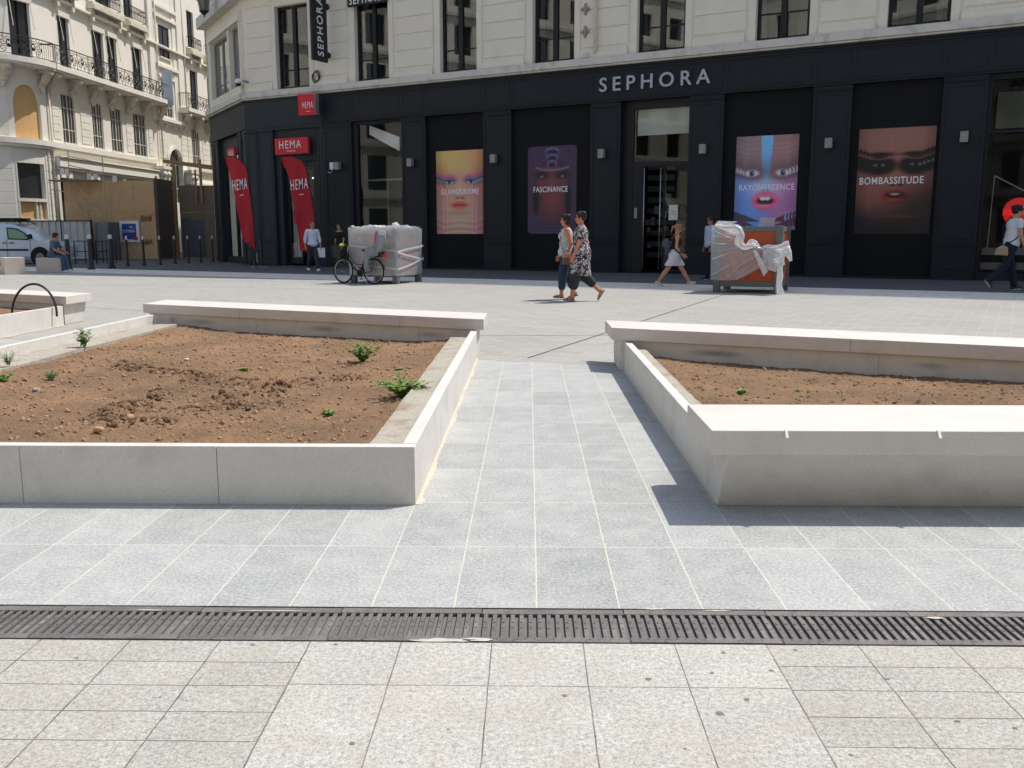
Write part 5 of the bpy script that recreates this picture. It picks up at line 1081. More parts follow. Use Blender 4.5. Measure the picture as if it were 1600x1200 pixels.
# windows
def win2(a, c, z0, z1, mat_f, rows, white, awn=False, curtain=True, k=0, dark=False):
    F = FL; w_ = MB(); um = (a+c)/2; off = -.06 if white else -.16; fr = .07; mu = .035
    segs = [(a, c)]
    w_.box(a+.002, a+fr, off-.06, off, z0+.002, z1-.002, F); w_.box(c-fr, c-.002, off-.06, off, z0+.002, z1-.002, F); w_.box(a+fr+.001, c-fr-.001, off-.06, off, z0+.002, z0+fr, F); w_.box(a+fr+.001, c-fr-.001, off-.06, off, z1-fr, z1-.002, F)
    w_.box(um-mu, um+mu, off-.058, off+.01, z0+fr+.001, z1-fr-.001, F)
    for q in (.25, .75):
        if rows > 2: x = a+(c-a)*q; w_.box(x-.018, x+.018, off-.05, off-.01, z0+fr+.001, z1-fr-.001, F)
    for r_ in rows if isinstance(rows, (list, tuple)) else []: pass
    for t in ([.28, .72] if rows > 2 else [.3]):
        zz = z0+t*(z1-z0)
        for x0, x1 in ((a+fr+.001, um-mu-.001), (um+mu+.001, c-fr-.001)): w_.box(x0, x1, off-.052, off-.008, zz-.02, zz+.02, F)
    fo = w_.build('window', mat_f, LB)
    g = MB(); g.quad((a+fr, off-.03, z0+fr), (c-fr, off-.03, z0+fr), (c-fr, off-.03, z1-fr), (a+fr, off-.03, z1-fr), F); g.build('pane', mt_lglass, fo, recalc=False)
    if white: s_ = MB(); s_.box(a-.05, c+.05, -.1, .12, z0-.10, z0, F); s_.build('sill', mt_wfr, fo)
    if awn:
        s_ = MB(); s_.box(a-.05, c+.05, -.05, .14, z1-.12, z1+.16, F); s_.build('awning_box', mt_wfr, fo)
        s_ = MB(); 
        for x in (a+.05, c-.05): s_.tube([(x, .1, z1-.1), (x+.02, .28, z1-1.5)], .02, 4, F)
        s_.build('awning_arm', mt_wfr, fo)
mt_lglass, nt_, b_ = base_mat('dark_window_glass'); b_.inputs['Base Color'].default_value = (*srgb(48, 50, 54), 1); b_.inputs['Roughness'].default_value = .12; b_.inputs['Specular IOR Level'].default_value = .5
for a, c in L1: win2(a, c, 6.6, 9.42, mt_wfr, 4, True)
for i, (a, c) in enumerate(L2): win2(a, c, 10.85, 13.85, mt_frame, 2, False, awn=(i < 4 or i == 7))
for a, c in L3: win2(a, c, 15.55, 18.2, mt_frame, 2, False)
win2(14.99, 16.73, 13.9, 16.1, mt_frame, 2, True); win2(14.99, 16.73, 9.75, 12.3, mt_wfr, 4, True); win2(15.3, 17.5, 3.6, 7.54, mt_wfr, 4, False)
b = MB(); 
for s0, s1 in ((-2.26, -.39), (-5.6, -3.45)):
    b.mark()
    for k in range(4): 
        x0 = s0+(s1-s0)*k/4; x1 = s0+(s1-s0)*(k+1)/4; b.box(x0, x1, -.3, -.26, 3.3, 5.25, FL)
b.build('shop_pane', mt_lglass, LB)
b = MB()
for s0, s1, z0, z1 in ((-2.26, -.39, 2.16, 3.12), (-5.6, -3.45, 2.16, 3.12), (-2.1, -.35, 6.46, 9.39), (-5.5, -3.75, 6.46, 9.39)):
    b.mark()
    for k in range(6): x0 = s0+(s1-s0)*k/6; x1 = s0+(s1-s0)*(k+1)/6; b.box(x0, x1, -.22, -.16, z0, z1, FL)
b.build('boarding', mt_ply, LB)
b = MB()
for s0, s1 in ((-2.26, -.39), (-5.6, -3.45)):
    for k in range(4): x0 = s0+(s1-s0)*k/4; x1 = s0+(s1-s0)*(k+1)/4; b.box(x0, x1, -.28, .03, 3.12, 3.3, FL)
    b.box(s0, s0+.08, -.25, .02, 2.0, 5.2, FL); b.box(s1-.08, s1, -.25, .02, 2.0, 5.2, FL); b.box((s0+s1)/2+.15, (s0+s1)/2+.25, -.2, -.05, 2.1, 3.12, FL); b.box((s0+s1)/2+.4, (s0+s1)/2+.48, -.2, -.05, 2.1, 3.12, FL)
b.box(-.10, .0, 0, .1, 0, 6.0, FL)
b.build('white_trim', mt_wfr, LB)
b = MB(); b.tube([(.35, .12, 0), (.35, .12, 10.3)], .06, 8, FL); b.mark().tube([(14.05, .25, 6.2), (14.05, .25, 21)], .06, 8, FL); b.mark().tube([(18.7, .2, 9.5), (18.7, .2, 21)], .06, 8, FL); b.build('downpipe', mt_lime2, LB, smooth=True)
b = MB(); b.box(.45, .7, .0, .2, .0, 5.0, FL); b.build('shop_post', mt_wfr, LB)
b = MB(); b.box(.9, 12.8, -.6, -.5, 0, 4.5, FL); b.build('shop_interior', mt_dark, LB)
b = MB(); pts = [(14.25, .95), (14.32, 1.02)]
b.box(14.05, 14.10, .5, 1.25, 10.35, 12.75, FL); o = b.build('site_banner', M('pale_blue_sheet', srgb(176, 192, 208), .7, .1, 3)); tag(o, 'pale blue sheet hung upright at the end of the long balcony', 'banner')
# ================================================================= building site in front of it
mt_corr = M('corrugated_steel', srgb(176, 184, 186), .45, .08, 1.0, .04, 30, metal=.35, stain=srgb(140, 146, 146))
def corr(x0, x1, y, z0, z1, name, label, cat, mat=mt_corr):
    t = thing(name, label, cat, ((x0+x1)/2, y, 0)); n = int((x1-x0)/.045); vs = []; fs = []
    for i in range(n+1):
        x = x0+(x1-x0)*i/n; ph = (x/.36) % 1; d = .05 if ph < .38 else (.05*(1-(ph-.38)/.12) if ph < .5 else (0 if ph < .88 else .05*((ph-.88)/.12)))
        vs += [(x, y-d, z0), (x, y-d, z1)]
    fs = [(2*i, 2*i+2, 2*i+3, 2*i+1) for i in range(n)]; b = MB(); b.add(vs, fs); o = b.build('sheet', mat, t, recalc=False)
    return t
fe = corr(-30, -24.08, 47, .05, 2.0, 'site_fence', 'corrugated grey steel fence behind the van, left of the dark post', 'fence'); b = MB(); b.box(-24.13, -24.03, 46.98, 47.08, 0, 2.05); b.box(-30, -24.14, 46.9, 47.02, 1.985, 2.03); b.build('post', mt_frame, fe)
fe = corr(-24.02, -22.55, 47.02, .05, 1.98, 'site_fence', 'corrugated grey steel panel between the two dark fence posts', 'fence'); b = MB(); b.box(-22.55, -22.47, 46.98, 47.08, 0, 2.05); b.box(-24.02, -22.56, 46.92, 47.04, 1.985, 2.03); b.build('post', mt_frame, fe)
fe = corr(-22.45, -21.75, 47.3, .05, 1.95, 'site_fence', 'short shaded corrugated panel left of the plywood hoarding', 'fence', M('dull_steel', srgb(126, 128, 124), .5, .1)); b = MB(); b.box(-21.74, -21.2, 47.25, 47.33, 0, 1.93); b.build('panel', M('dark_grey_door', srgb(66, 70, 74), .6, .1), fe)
H1 = thing('plywood_hoarding', 'tall brown plywood hoarding carrying the blue and white company sign', 'hoarding', (-21.8, 48, 0))
b = MB(); xx = -24.3
while xx < -19.6: b.box(xx+.004, min(xx+1.215, -19.55), 48.0, 48.04, .05, 2.5); b.box(xx+.004, min(xx+1.215, -19.55), 48.0, 48.04, 2.505, 4.08); xx += 1.22
b.build('board', mt_ply2, H1); b = MB(); b.box(-19.55, -19.45, 48.0, 50.3, .03, 4.2); b.box(-19.45, -19.38, 47.98, 48.08, 0, 4.3); b.build('side_board', M('grey_board', srgb(84, 78, 72), .85, .15), H1)
sp_ = thing('company_sign', 'white board with a blue panel reading CITINEA on the plywood', 'sign', (-20.9, 47.9, .9))
b = MB(); b.box(-21.44, -20.42, 47.90, 47.96, .92, 2.02); b.build('board', mt_white, sp_)
b = MB(); b.box(-21.31, -20.58, 47.88, 47.899, 1.07, 1.87); b.build('blue_panel', M('blue_panel', srgb(44, 78, 150), .5, .03), sp_)
b = MB(); b.text('CITINEA', None, -21.25, -20.64, 1.42, 1.56, 47.868, .008, .012); b.box(-20.93, -20.75, 47.868, 47.878, 1.70, 1.73); b.box(-20.85, -20.68, 47.868, 47.878, 1.65, 1.67); b.build('lettering', mt_white, sp_)
b = MB(); b.box(-20.72, -20.52, 47.865, 47.879, 1.02, 1.19); b.box(-21.30, -21.12, 47.865, 47.879, 1.05, 1.16); b.build('red_mark', mt_red, sp_)
b = MB(); rr_ = np.random.RandomState(4)
for (x0, x1, z0, z1) in ((-20.35, -19.75, 1.95, 2.35), (-20.3, -19.8, .75, 1.1)):
    P = [(x0+(x1-x0)*i/14, 47.985, (z0+z1)/2+(z1-z0)*.5*(1 if i % 2 else -1)*(.5+.5*rr_.rand())) for i in range(15)]; b.tube(P, .018, 4)
o = b.build('graffiti', M('red_spray', srgb(132, 52, 40), .8, .1), H1)
H2 = thing('plywood_hoarding', 'dim brown plywood hoarding between the orange board and the shop corner', 'hoarding', (-17.5, 50, 0))
b = MB(); xx = -18.95
while xx < -15.6: b.box(xx+.004, min(xx+1.215, -15.6), 50.0, 50.04, .05, 2.5); b.box(xx+.004, min(xx+1.215, -15.6), 50.0, 50.04, 2.505, 3.93); xx += 1.22
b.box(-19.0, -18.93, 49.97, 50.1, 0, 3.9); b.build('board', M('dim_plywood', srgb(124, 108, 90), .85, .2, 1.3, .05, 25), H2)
b = MB(); b.box(-18.5, -17.7, 49.97, 49.99, .1, 2.1); b.box(-18.92, -18.55, 49.97, 49.99, .1, 2.2); b.build('door', M('bluish_door', srgb(84, 86, 92), .7, .2, 2), H2)
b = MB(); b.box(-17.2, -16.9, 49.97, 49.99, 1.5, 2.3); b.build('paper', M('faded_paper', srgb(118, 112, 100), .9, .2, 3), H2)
b = MB(); b.box(-20.6, -19.95, 52.0, 52.04, .9, 3.7); b.box(-20.4, -19.95, 52.0, 52.04, .1, .9); o = b.build('orange_board', M('orange_board', srgb(196, 116, 50), .8, .08, 2)); tag(o, 'upright orange board in the gap between the two hoardings', 'board')
TT = thing('timber_frame', 'raw timber posts and rail rising over the dim hoarding', 'timber frame', (-18.2, 49.9, 0)); mt_tim = M('raw_timber', srgb(150, 124, 92), .85, .15, 5)
b = MB(); b.box(-19.24, -19.1, 49.82, 49.92, 0, 5.45); b.mark().box(-17.78, -17.66, 49.82, 49.92, 3.0, 5.3); b.mark().box(-18.05, -17.97, 49.84, 49.92, 3.0, 4.75); b.build('post', mt_tim, TT)
b = MB(); b.add([(-19.7, 49.78, 5.30), (-16.5, 49.78, 4.92), (-16.5, 49.78, 4.66), (-19.7, 49.78, 5.12), (-19.7, 49.815, 5.30), (-16.5, 49.815, 4.92), (-16.5, 49.815, 4.66), (-19.7, 49.815, 5.12)], [(0, 1, 2, 3), (7, 6, 5, 4), (0, 4, 5, 1), (1, 5, 6, 2), (2, 6, 7, 3), (3, 7, 4, 0)]); b.build('rail', mt_tim, TT)
# scaffold
SC = thing('scaffold', 'light tube scaffold with a plank deck against the left stone building', 'scaffold', (-23, 47.6, 0)); mt_tube = M('galvanised_tube', srgb(168, 168, 164), .4, .08, metal=.4)
def px(x, y, Y): return tuple(atY(x, y, Y))
b = MB()
for (xa, ya, xb, yb, Y) in [(106, 235, 114, 400, 47.6), (160, 245, 167, 400, 47.6), (131, 265, 137, 400, 49.0), (77, 246, 106, 246, 47.6), (106, 244, 160, 255, 47.6), (107, 258, 163, 271, 47.6), (118, 313, 166, 319, 47.6), (112, 278, 164, 345, 47.6), (118, 315, 150, 352, 48.0-.1), (80, 296, 114, 301, 47.6), (130, 256, 160, 254, 47.7), (136, 315, 137, 345, 47.7)]:
    b.tube([px(xa, ya, Y), px(xb, yb, Y)], .024, 6)
b.build('tube', mt_tube, SC)
b = MB(); A, B_ = px(80, 280, 47.5), px(152, 286, 47.5); b.box(A[0], B_[0], 47.2, 47.9, 4.02, 4.09); b.build('deck', M('grey_planks', srgb(120, 116, 110), .8, .15), SC)
b = MB()
for (x, y) in ((98, 268), (106, 269), (140, 276), (150, 277), (180, 280)):
    q = atY(x, y, 47.85); b.box(q[0]-.12, q[0]+.1, 47.8, 47.85, q[2]-.16, q[2]+.16)
o = b.build('fixing_plate', mt_wfr, SC)
# street lantern hanging from the corner
t = thing('street_lantern', 'old iron street lantern hanging by the shop corner at the top edge', 'lantern', tuple(atY(318, 27, 41.2)))
qc = atY(318, 0, 41.2); cx, cy = qc[0], 41.2; zb = atY(318, 27, 41.2)[2]; 
b = MB(); b.lathe([(.02, 0), (.04, .08), (.2, .22), (.22, .27), (.18, .28)], (cx, cy, zb), 6); b.lathe([(.30, .95), (.34, 1.0), (.12, 1.2), (.03, 1.35)], (cx, cy, zb), 6)
for k in range(6): a = k*1.047; b.tube([(cx+.19*math.cos(a), cy+.19*math.sin(a), zb+.26), (cx+.30*math.cos(a), cy+.30*math.sin(a), zb+.97)], .014, 4)
b.tube([(cx, cy, zb+1.3), (cx+.1, cy, zb+1.8), (cx+1.2, cy+.3, zb+1.9)], .03, 6); b.build('lantern_frame', mt_wiron, t)
b = MB(); b.lathe([(.17, .28), (.28, .95)], (cx, cy, zb), 6); b.build('lantern_glass', M('milky_glass', srgb(120, 120, 112), .3, .05), t)
# stone round bracket under the corner window
# ================================================================= SQUARE FURNITURE
mt_bench = M('pale_block_stone', srgb(206, 192, 178), .8, .06, 3, .05, 50)
def block(loc, rz, lx, ly, h, label):
    b = MB(); F = Frame((loc[0], loc[1], 0), rz); b.box(0, lx, 0, ly, 0, h, F); o = b.build('stone_block', mt_bench, bevel=.012); tag(o, label, 'stone seat', 'cube seats at the edge of the square'); return o
g = G(8, 429); block((g[0], g[1]), math.radians(38), .62, .8, .56, 'sunlit pale stone cube seat at the left edge of the photo'); 
q1 = atY(57, 424, 32.1); q2 = atY(92, 425, 32.0); block((q1[0], 32.1), math.atan2(-.1, q2[0]-q1[0]), float(q2[0]-q1[0]), .6, .50, 'shaded stone cube seat with a person sitting on it')
mt_boll = M('charcoal_bollard_paint', srgb(48, 50, 54), .5, .1); mt_bw = M('white_bollard_top', srgb(214, 216, 216), .5, .03)
bls = [(108, 423, .09, 'thickest bollard, beside the seated person'), (143, 421, .09, 'thick bollard second from the seated person'), (175, 419, .09, 'thick bollard left of the company sign'), (200, 416, .055, 'slim bollard in front of the company sign'), (225.5, 415, .055, 'slim bollard just right of the company sign'), (251, 414, .05, 'slim bollard before the grey side board'), (274, 412, .05, 'slim bollard before the orange board'), (295, 411, .045, 'slim bollard before the bluish door'), (314, 410, .045, 'second slim bollard from the shop corner'), (333, 409, .045, 'slim bollard nearest the shop corner')]
for i, (x, y, r, l) in enumerate(bls):
    g = G(x, y); h = 1.31 if i < 3 else 1.26
    t = thing('bollard', l, 'bollard', (g[0], g[1], 0), 0, 'white-topped bollards across the side street')
    b = MB(); c = (g[0], g[1], 0)
    b.lathe([(r*1.6, 0), (r*1.6, .07), (r*1.15, .10), (r, .3), (r*.85, h-.16)], c, 12); b.lathe([(r*1.05, h*.72), (r*1.05, h*.75)], c, 12); b.build('post', mt_boll, t, auto=.6)
    b = MB(); b.lathe([(r*.8, h-.159), (r*.85, h-.04), (r*.5, h)], c, 12); b.build('white_top', mt_bw, t, auto=.6)
# hoop barriers / bike rails behind the bollards
for i, (x0, x1, yb, zt, l) in enumerate([(118, 168, 412, 378, 'low black tube rail behind the first bollards'), (152, 182, 411, 378, 'low black tube rail left of the plywood hoarding')]):
    A = G(x0, yb); B_ = G(x1, yb); t = thing('tube_rail', l, 'railing', tuple((A+B_)/2)); b = MB()
    for z in (1.02, .55, .2): b.tube([(A[0], A[1], z), (B_[0], B_[1], z)], .02, 6)
    for q in (0, .33, .66, 1): p = A+(B_-A)*q; b.tube([(p[0], p[1], 0), (p[0], p[1], 1.04)], .028, 6)
    b.build('rail', mt_boll, t)
# ---- feather flags
mt_flag = M('red_flag_cloth', srgb(182, 42, 52), .8, .06, 2); mt_pole = M('flag_pole', srgb(30, 30, 32), .5)
def flag(Y, left, right, top, base, word, wz, label, foot, legs):
    t = thing('feather_flag', label, 'flag', tuple(G(*foot)), 0, 'red feather flags at the corner shop')
    Lp = [atY(x, y, Y) for x, y in left]; Rp = [atY(x, y, Y) for x, y in right]
    def samp(P, n):
        P = np.array(P); d = np.r_[0, np.cumsum(np.linalg.norm(np.diff(P, axis=0), axis=1))]; d /= d[-1]; q = np.linspace(0, 1, n); return np.stack([np.interp(q, d, P[:, k]) for k in range(3)], -1)
    n = 40; m_ = 9; L = samp(Lp, n); R = samp(Rp, n); vs = []
    for i in range(n):
        for j in range(m_):
            s = j/(m_-1); p = L[i]*(1-s)+R[i]*s; p = p+np.array([0, .035*math.sin(s*7+i*.22)+.02*math.sin(i*.5+s*3), 0]); vs.append(p)
    fs = [(i*m_+j, i*m_+j+1, (i+1)*m_+j+1, (i+1)*m_+j) for i in range(n-1) for j in range(m_-1)]
    b = MB(); b.add(vs, fs); b.build('cloth', mt_flag, t, recalc=False, smooth=True)
    b = MB(); b.tube([atY(x, y, Y+.03) for x, y in base], .022, 6); b.build('pole', mt_pole, t, smooth=True)
    b = MB(); (xa, ya), (xb, yb) = wz; A = atY(xa, ya, Y); B_ = atY(xb, yb, Y); wv = B_-A; hgt = .40
    b.text(word, None, 0, 1, 0, hgt, 0, .008, .002, sp=1.2, mapf=lambda p: A+wv*p[0]+np.array([0, -.075+p[1], p[2]]))
    b.box(0, 1, 0, 1, 0, 1, lambda p: A+wv*(.5+.26*p[0])+np.array([-.02, -.075+.008*p[1], -.22+.025*p[2]])); b.build('lettering', mt_white, t)
    b = MB()
    for p in legs: b.tube([tuple(q) for q in p], .014, 6)
    g = G(*foot); b.build('stand', mt_chrome, t)
    return t
la = [(350.5, 245.7), (358, 269.5), (365.7, 300.7), (373, 339), (376.7, 363), (382, 377.8), (395, 388), (399.6, 391)]
ra = [(352, 245), (364, 245.5), (376.7, 252.5), (384, 262), (386.8, 275), (390.5, 302.6), (395, 344.8), (399.8, 390.6)]
g1 = G(402, 418.5); lg = [[G(398, 417)+[0, 0, .02], atY(388, 376, 35.0)], [G(410, 418)+[0, 0, .02], atY(405, 376, 35.0)], [atY(402, 410, 34.9), atY(401, 395, 34.9)], [G(393, 418)+[0, 0, .015], G(403, 418)+[0, 0, .015]], [G(405, 418)+[0, 0, .015], G(416, 418)+[0, 0, .015]]]
flag(35.2, la, ra, None, [(400, 418), (399.9, 392), (395.4, 344.8), (391, 302.6), (387.4, 275), (384.6, 261), (377, 251.5), (364, 244.3), (351, 244.6)], 'HEMA', ((364.5, 298.5), (387.5, 295)), 'red feather flag reading HEMA, left of the two', (400, 418), lg)
lb2 = [(438, 246.6), (450, 273), (457.4, 311.7), (462, 333.8), (465, 360), (469, 393), (478, 394)]
rb2 = [(440, 245.8), (457, 244.8), (470, 251), (476.7, 260), (480, 275), (486.8, 311.7), (491.4, 344.8), (489, 393)]
lg = [[G(465, 416)+[0, 0, .01], atY(464, 352, 36.2)], [G(473, 414)+[0, 0, .01], atY(473, 390, 36.2)], [G(496, 420)+[0, 0, .01], atY(500, 385, 34.5)]]
flag(36.4, lb2, rb2, None, [(487, 417), (489.4, 393), (492, 344.8), (487.4, 311.7), (480.8, 274), (477.2, 259), (470.5, 250), (457, 243.6), (438.5, 245.4)], 'HEMA', ((455, 298), (482, 294)), 'red feather flag reading HEMA in front of the corner shop door', (487, 417), lg)
# ---- planter crates of grey frame and orange boards
mt_gpost = M('grey_crate_paint', srgb(104, 106, 102), .7, .08, 4); mt_oran = M('rusty_orange_boards', srgb(176, 82, 50), .8, .2, 5, .05, 40, stain=srgb(130, 70, 46), ss=6, sa=.5)
def crate(F, L, h, t, leg=.18):
    b = MB(); pw = .15
    b2 = MB()
    for a, c in ((0, 0), (L-pw, 0), (0, L-pw), (L-pw, L-pw)):
        b_ = MB(); b_.box(a, a+pw, c, c+pw, 0, h, F); b_.build('corner_post', mt_gpost, t, bevel=.006, seg=1)
    for z0, z1 in ((leg, leg+.12), (h*.66-.04, h*.66+.05), (h-.13, h-.02)):
        b.box(pw+.001, L-pw-.001, .03, .09, z0, z1, F); b.box(pw+.001, L-pw-.001, L-.09, L-.03, z0, z1, F); b.box(.03, .09, pw+.001, L-pw-.001, z0, z1, F); b.box(L-.09, L-.03, pw+.001, L-pw-.001, z0, z1, F)
    b.build('rail', mt_gpost, t, bevel=.004, seg=1)
    b = MB()
    for z0, z1 in ((leg+.121, h*.66-.041), (h*.66+.051, h-.131)):
        n = max(1, int((z1-z0)/.2)); dz = (z1-z0)/n
        for k in range(n):
            za, zb_ = z0+k*dz+.004, z0+(k+1)*dz-.004
            b.box(pw+.001, L-pw-.001, .05, .075, za, zb_, F); b.box(pw+.001, L-pw-.001, L-.075, L-.05, za, zb_, F); b.box(.05, .075, pw+.001, L-pw-.001, za, zb_, F); b.box(L-.075, L-.05, pw+.001, L-pw-.001, za, zb_, F)
    b.build('board', mt_oran, t)
    b = MB(); b.box(.08, L-.08, .08, L-.08, leg+.02, leg+.06, F); b.build('floor_board', mt_gpost, t)
def filmm(name, op_=.35, c=(214, 218, 222)):
    m, nt, b = base_mat(name); nt.nodes.remove(b); out = nt.nodes['Material Output']; v = coords(nt)
    t = N(nt, 'ShaderNodeBsdfTransparent'); d = N(nt, 'ShaderNodeBsdfDiffuse'); d.inputs[0].default_value = (*srgb(*c), 1); tl = N(nt, 'ShaderNodeBsdfTranslucent'); tl.inputs[0].default_value = (*srgb(*c), 1)
    g = N(nt, 'ShaderNodeBsdfGlossy'); g.inputs['Roughness'].default_value = .12
    bm_ = N(nt, 'ShaderNodeBump'); bm_.inputs['Strength'].default_value = .9; bm_.inputs['Distance'].default_value = .04; nt.links.new(noise(nt, v, 7, 5, .65, 1.5), bm_.inputs['Height']); nt.links.new(bm_.outputs[0], g.inputs['Normal'])
    a = N(nt, 'ShaderNodeMixShader'); a.inputs[0].default_value = .4; nt.links.new(d.outputs[0], a.inputs[1]); nt.links.new(tl.outputs[0], a.inputs[2])
    a2 = N(nt, 'ShaderNodeMixShader'); a2.inputs[0].default_value = .30; nt.links.new(a.outputs[0], a2.inputs[1]); nt.links.new(g.outputs[0], a2.inputs[2])
    f = ramp(nt, noise(nt, v, 3.5, 5, .6, 1.5), [(.3, op_*.88), (.7, min(1, op_*1.15))]); mx = N(nt, 'ShaderNodeMixShader'); nt.links.new(f, mx.inputs[0]); nt.links.new(t.outputs[0], mx.inputs[1]); nt.links.new(a2.outputs[0], mx.inputs[2]); nt.links.new(mx.outputs[0], out.inputs[0])
    return m
mt_film = filmm('stretch_film', .72, (214, 217, 221)); mt_film2 = filmm('crumpled_film', .44, (236, 238, 242)); mt_film3 = filmm('gathered_film', .85, (244, 246, 250)); mt_tape = M('white_tape', srgb(200, 202, 204), .5, .05)
tA = math.radians(-20); LA = 1.45; Fa = Frame((-3.52, 24.38, 0), math.pi+tA*1.0)   # x runs left/back
# frame with origin at the near corner: x to the left, y to the back right
FA = F2v((-3.52, 24.38, 0), (-math.cos(math.radians(20)), math.sin(math.radians(20)), 0), (math.sin(math.radians(20)), math.cos(math.radians(20)), 0))
CRA = thing('wooden_planter_crate', 'square planter crate wholly wrapped in clear stretch film, behind the bicycle', 'planter crate', (-3.9, 25.2, 0), 0, 'wrapped planter crates on the square'); crate(FA, LA, 1.46, CRA)
def wrap(F, L, z0, z1, n=30, off=.02):
    per = []
    for i in range(4*n):
        s = i/n; k = int(s); t = s-k; q = [(t*L, -off), (L+off, t*L), (L-t*L, L+off), (-off, L-t*L)][k]; per.append(q)
    rows = 22; vs = []
    for j in range(rows+1):
        z = z0+(z1-z0)*j/rows
        for i, (x, y) in enumerate(per):
            bul = .010*math.sin(i*.31+z*3)+.005*math.sin(i*.9-z*7); cx, cy = L/2, L/2; dx, dy = x-cx, y-cy; r = 1+bul/1.0*(.6 if 1 < j < rows else .2)
            zz = z+(.03*math.sin(i*.4)+.01*math.sin(i*1.3) if j == rows else 0)
            vs.append((cx+dx*r, cy+dy*r, zz))
    m_ = len(per); fs = [(j*m_+i, j*m_+(i+1) % m_, (j+1)*m_+(i+1) % m_, (j+1)*m_+i) for j in range(rows) for i in range(m_)]
    b = MB(); b.add(vs, fs, F); return b
wrap(FA, LA, .22, 1.50).build('film', mt_film, CRA, recalc=False, smooth=True)
b = MB(); vs = []; n = 16; r_ = np.random.RandomState(9)
for i in range(n+1):
    for j in range(n+1): vs.append((-.02+(LA+.04)*i/n, -.02+(LA+.04)*j/n, 1.49+.05*r_.rand()+.05*math.sin(i*.9)*math.sin(j*.8)))
b.add(vs, [(i*(n+1)+j, (i+1)*(n+1)+j, (i+1)*(n+1)+j+1, i*(n+1)+j+1) for i in range(n) for j in range(n)], FA); b.build('film_top', mt_film2, CRA, recalc=False)
b = MB()
def strap(b, pts, F, w=.045):
    for p, q in zip(pts[:-1], pts[1:]):
        b.add([(p[0], p[1], p[2]-w/2), (q[0], q[1], q[2]-w/2), (q[0], q[1], q[2]+w/2), (p[0], p[1], p[2]+w/2)], [(0, 1, 2, 3)], F)
o_ = -.06
strap(b, [(LA, o_, 1.02), (.7, o_, .96), (o_, o_, .86), (o_, .5, .92), (o_, LA, 1.0)], FA); strap(b, [(LA, o_, .50), (.6, o_, .46), (o_, o_, .40), (o_, .7, .50), (o_, LA, .66)], FA); strap(b, [(o_, o_, .84), (o_, LA, .62)], FA)
b.build('tape', mt_tape, CRA, recalc=False)
b = MB(); b.box(.28, .48, -.075, -.07, 1.2, 1.42, FA); b.build('label', mt_white, CRA)
b = MB(); b.ell((.0, -.02, 1.55), (.10, .08, .09), 9, 6, FA, fn=lambda v: (v[0]+.03*math.sin(v[2]*60), v[1], v[2])); b.ell((.75, .3, 1.52), (.25, .2, .04), 9, 6, FA); b.build('film_knot', mt_film3, CRA)
FBc = F2v((5.60, 20.42, 0), (-math.cos(math.radians(22)), math.sin(math.radians(22)), 0), (math.sin(math.radians(22)), math.cos(math.radians(22)), 0)); LBc = 1.50
CRB = thing('wooden_planter_crate', 'grey and orange planter crate with torn film knotted across its front', 'planter crate', (5.3, 21.3, 0), 0, 'wrapped planter crates on the square'); crate(FBc, LBc, 1.50, CRB, .14)
# torn sheet: left part hanging flat, right edge gathered into a rope towards the right corner
pix_top = [(1112, 352), (1125, 356), (1140, 357), (1152, 358), (1157, 366), (1158, 380), (1166, 386), (1176, 378), (1186, 386), (1196, 390), (1206, 391)]
pix_bot = [(1110, 437), (1125, 438), (1140, 438), (1152, 437), (1162, 433), (1170, 428), (1178, 424), (1186, 420), (1193, 414), (1198, 404), (1206, 397)]
nf = -FBc.ey; 
def onfront(x, y, off): return onplane(x, y, FBc((0, -off, 0)), FBc.ey)
m_ = 24; vs = []; 
def interp(P, q):
    P = np.array(P, float); d = np.linspace(0, 1, len(P)); return np.interp(q, d, P[:, 0]), np.interp(q, d, P[:, 1])
nn = 40
for i in range(nn+1):
    q = i/nn; tx, ty = interp(pix_top, q); bx, by = interp(pix_bot, q)
    for j in range(m_+1):
        s = j/m_; x = tx*(1-s)+bx*s; y = ty*(1-s)+by*s; off = .05+.05*abs(math.sin(s*9+q*4))*q+.03*math.sin(s*17+q*9)*(.3+q)+.16*math.exp(-((q-.45)/.18)**2)*math.exp(-(s/.12)**2)
        vs.append(onfront(x, y, off))
b = MB(); b.add(vs, [(i*(m_+1)+j, (i+1)*(m_+1)+j, (i+1)*(m_+1)+j+1, i*(m_+1)+j+1) for i in range(nn) for j in range(m_)]); b.build('film', mt_film2, CRB, recalc=False, smooth=True)
b = MB(); r_ = np.random.RandomState(12)
def bunch(pts, rad, n=9, seed=0):
    P = [onfront(x, y, o_) for x, y, o_ in pts]
    rr = np.random.RandomState(seed); P = np.array(P); d = np.linspace(0, 1, len(P)); Ln = float(np.linalg.norm(np.diff(P, axis=0), axis=1).sum()); k = max(8, int(Ln/.03)); q = np.linspace(0, 1, k)
    C_ = np.stack([np.interp(q, d, P[:, c]) for c in range(3)], -1)+rr.randn(k, 3)*rad*.12
    m_ = 22; vs = []; ph = rr.rand(4)*6; T = np.gradient(C_, axis=0); T /= np.linalg.norm(T, axis=1)[:, None]+1e-9
    for i in range(k):
        a = np.cross(T[i], [.1, 1, .2]); a /= np.linalg.norm(a); c = np.cross(T[i], a); e = rad*(.75+.35*math.sin(i*.9+ph[3])+.15*rr.rand())
        for j in range(m_):
            th = 6.283*j/m_; r_q = e*(1+.26*math.sin(4*th+ph[0]+i*.22)+.20*math.sin(7*th+ph[1]-i*.3)+.05*rr.randn()); vs.append(C_[i]+(a*math.cos(th)*1.25+c*math.sin(th)*.8)*r_q)
    b.add(vs, [(i*m_+j, i*m_+(j+1) % m_, (i+1)*m_+(j+1) % m_, (i+1)*m_+j) for i in range(k-1) for j in range(m_)])
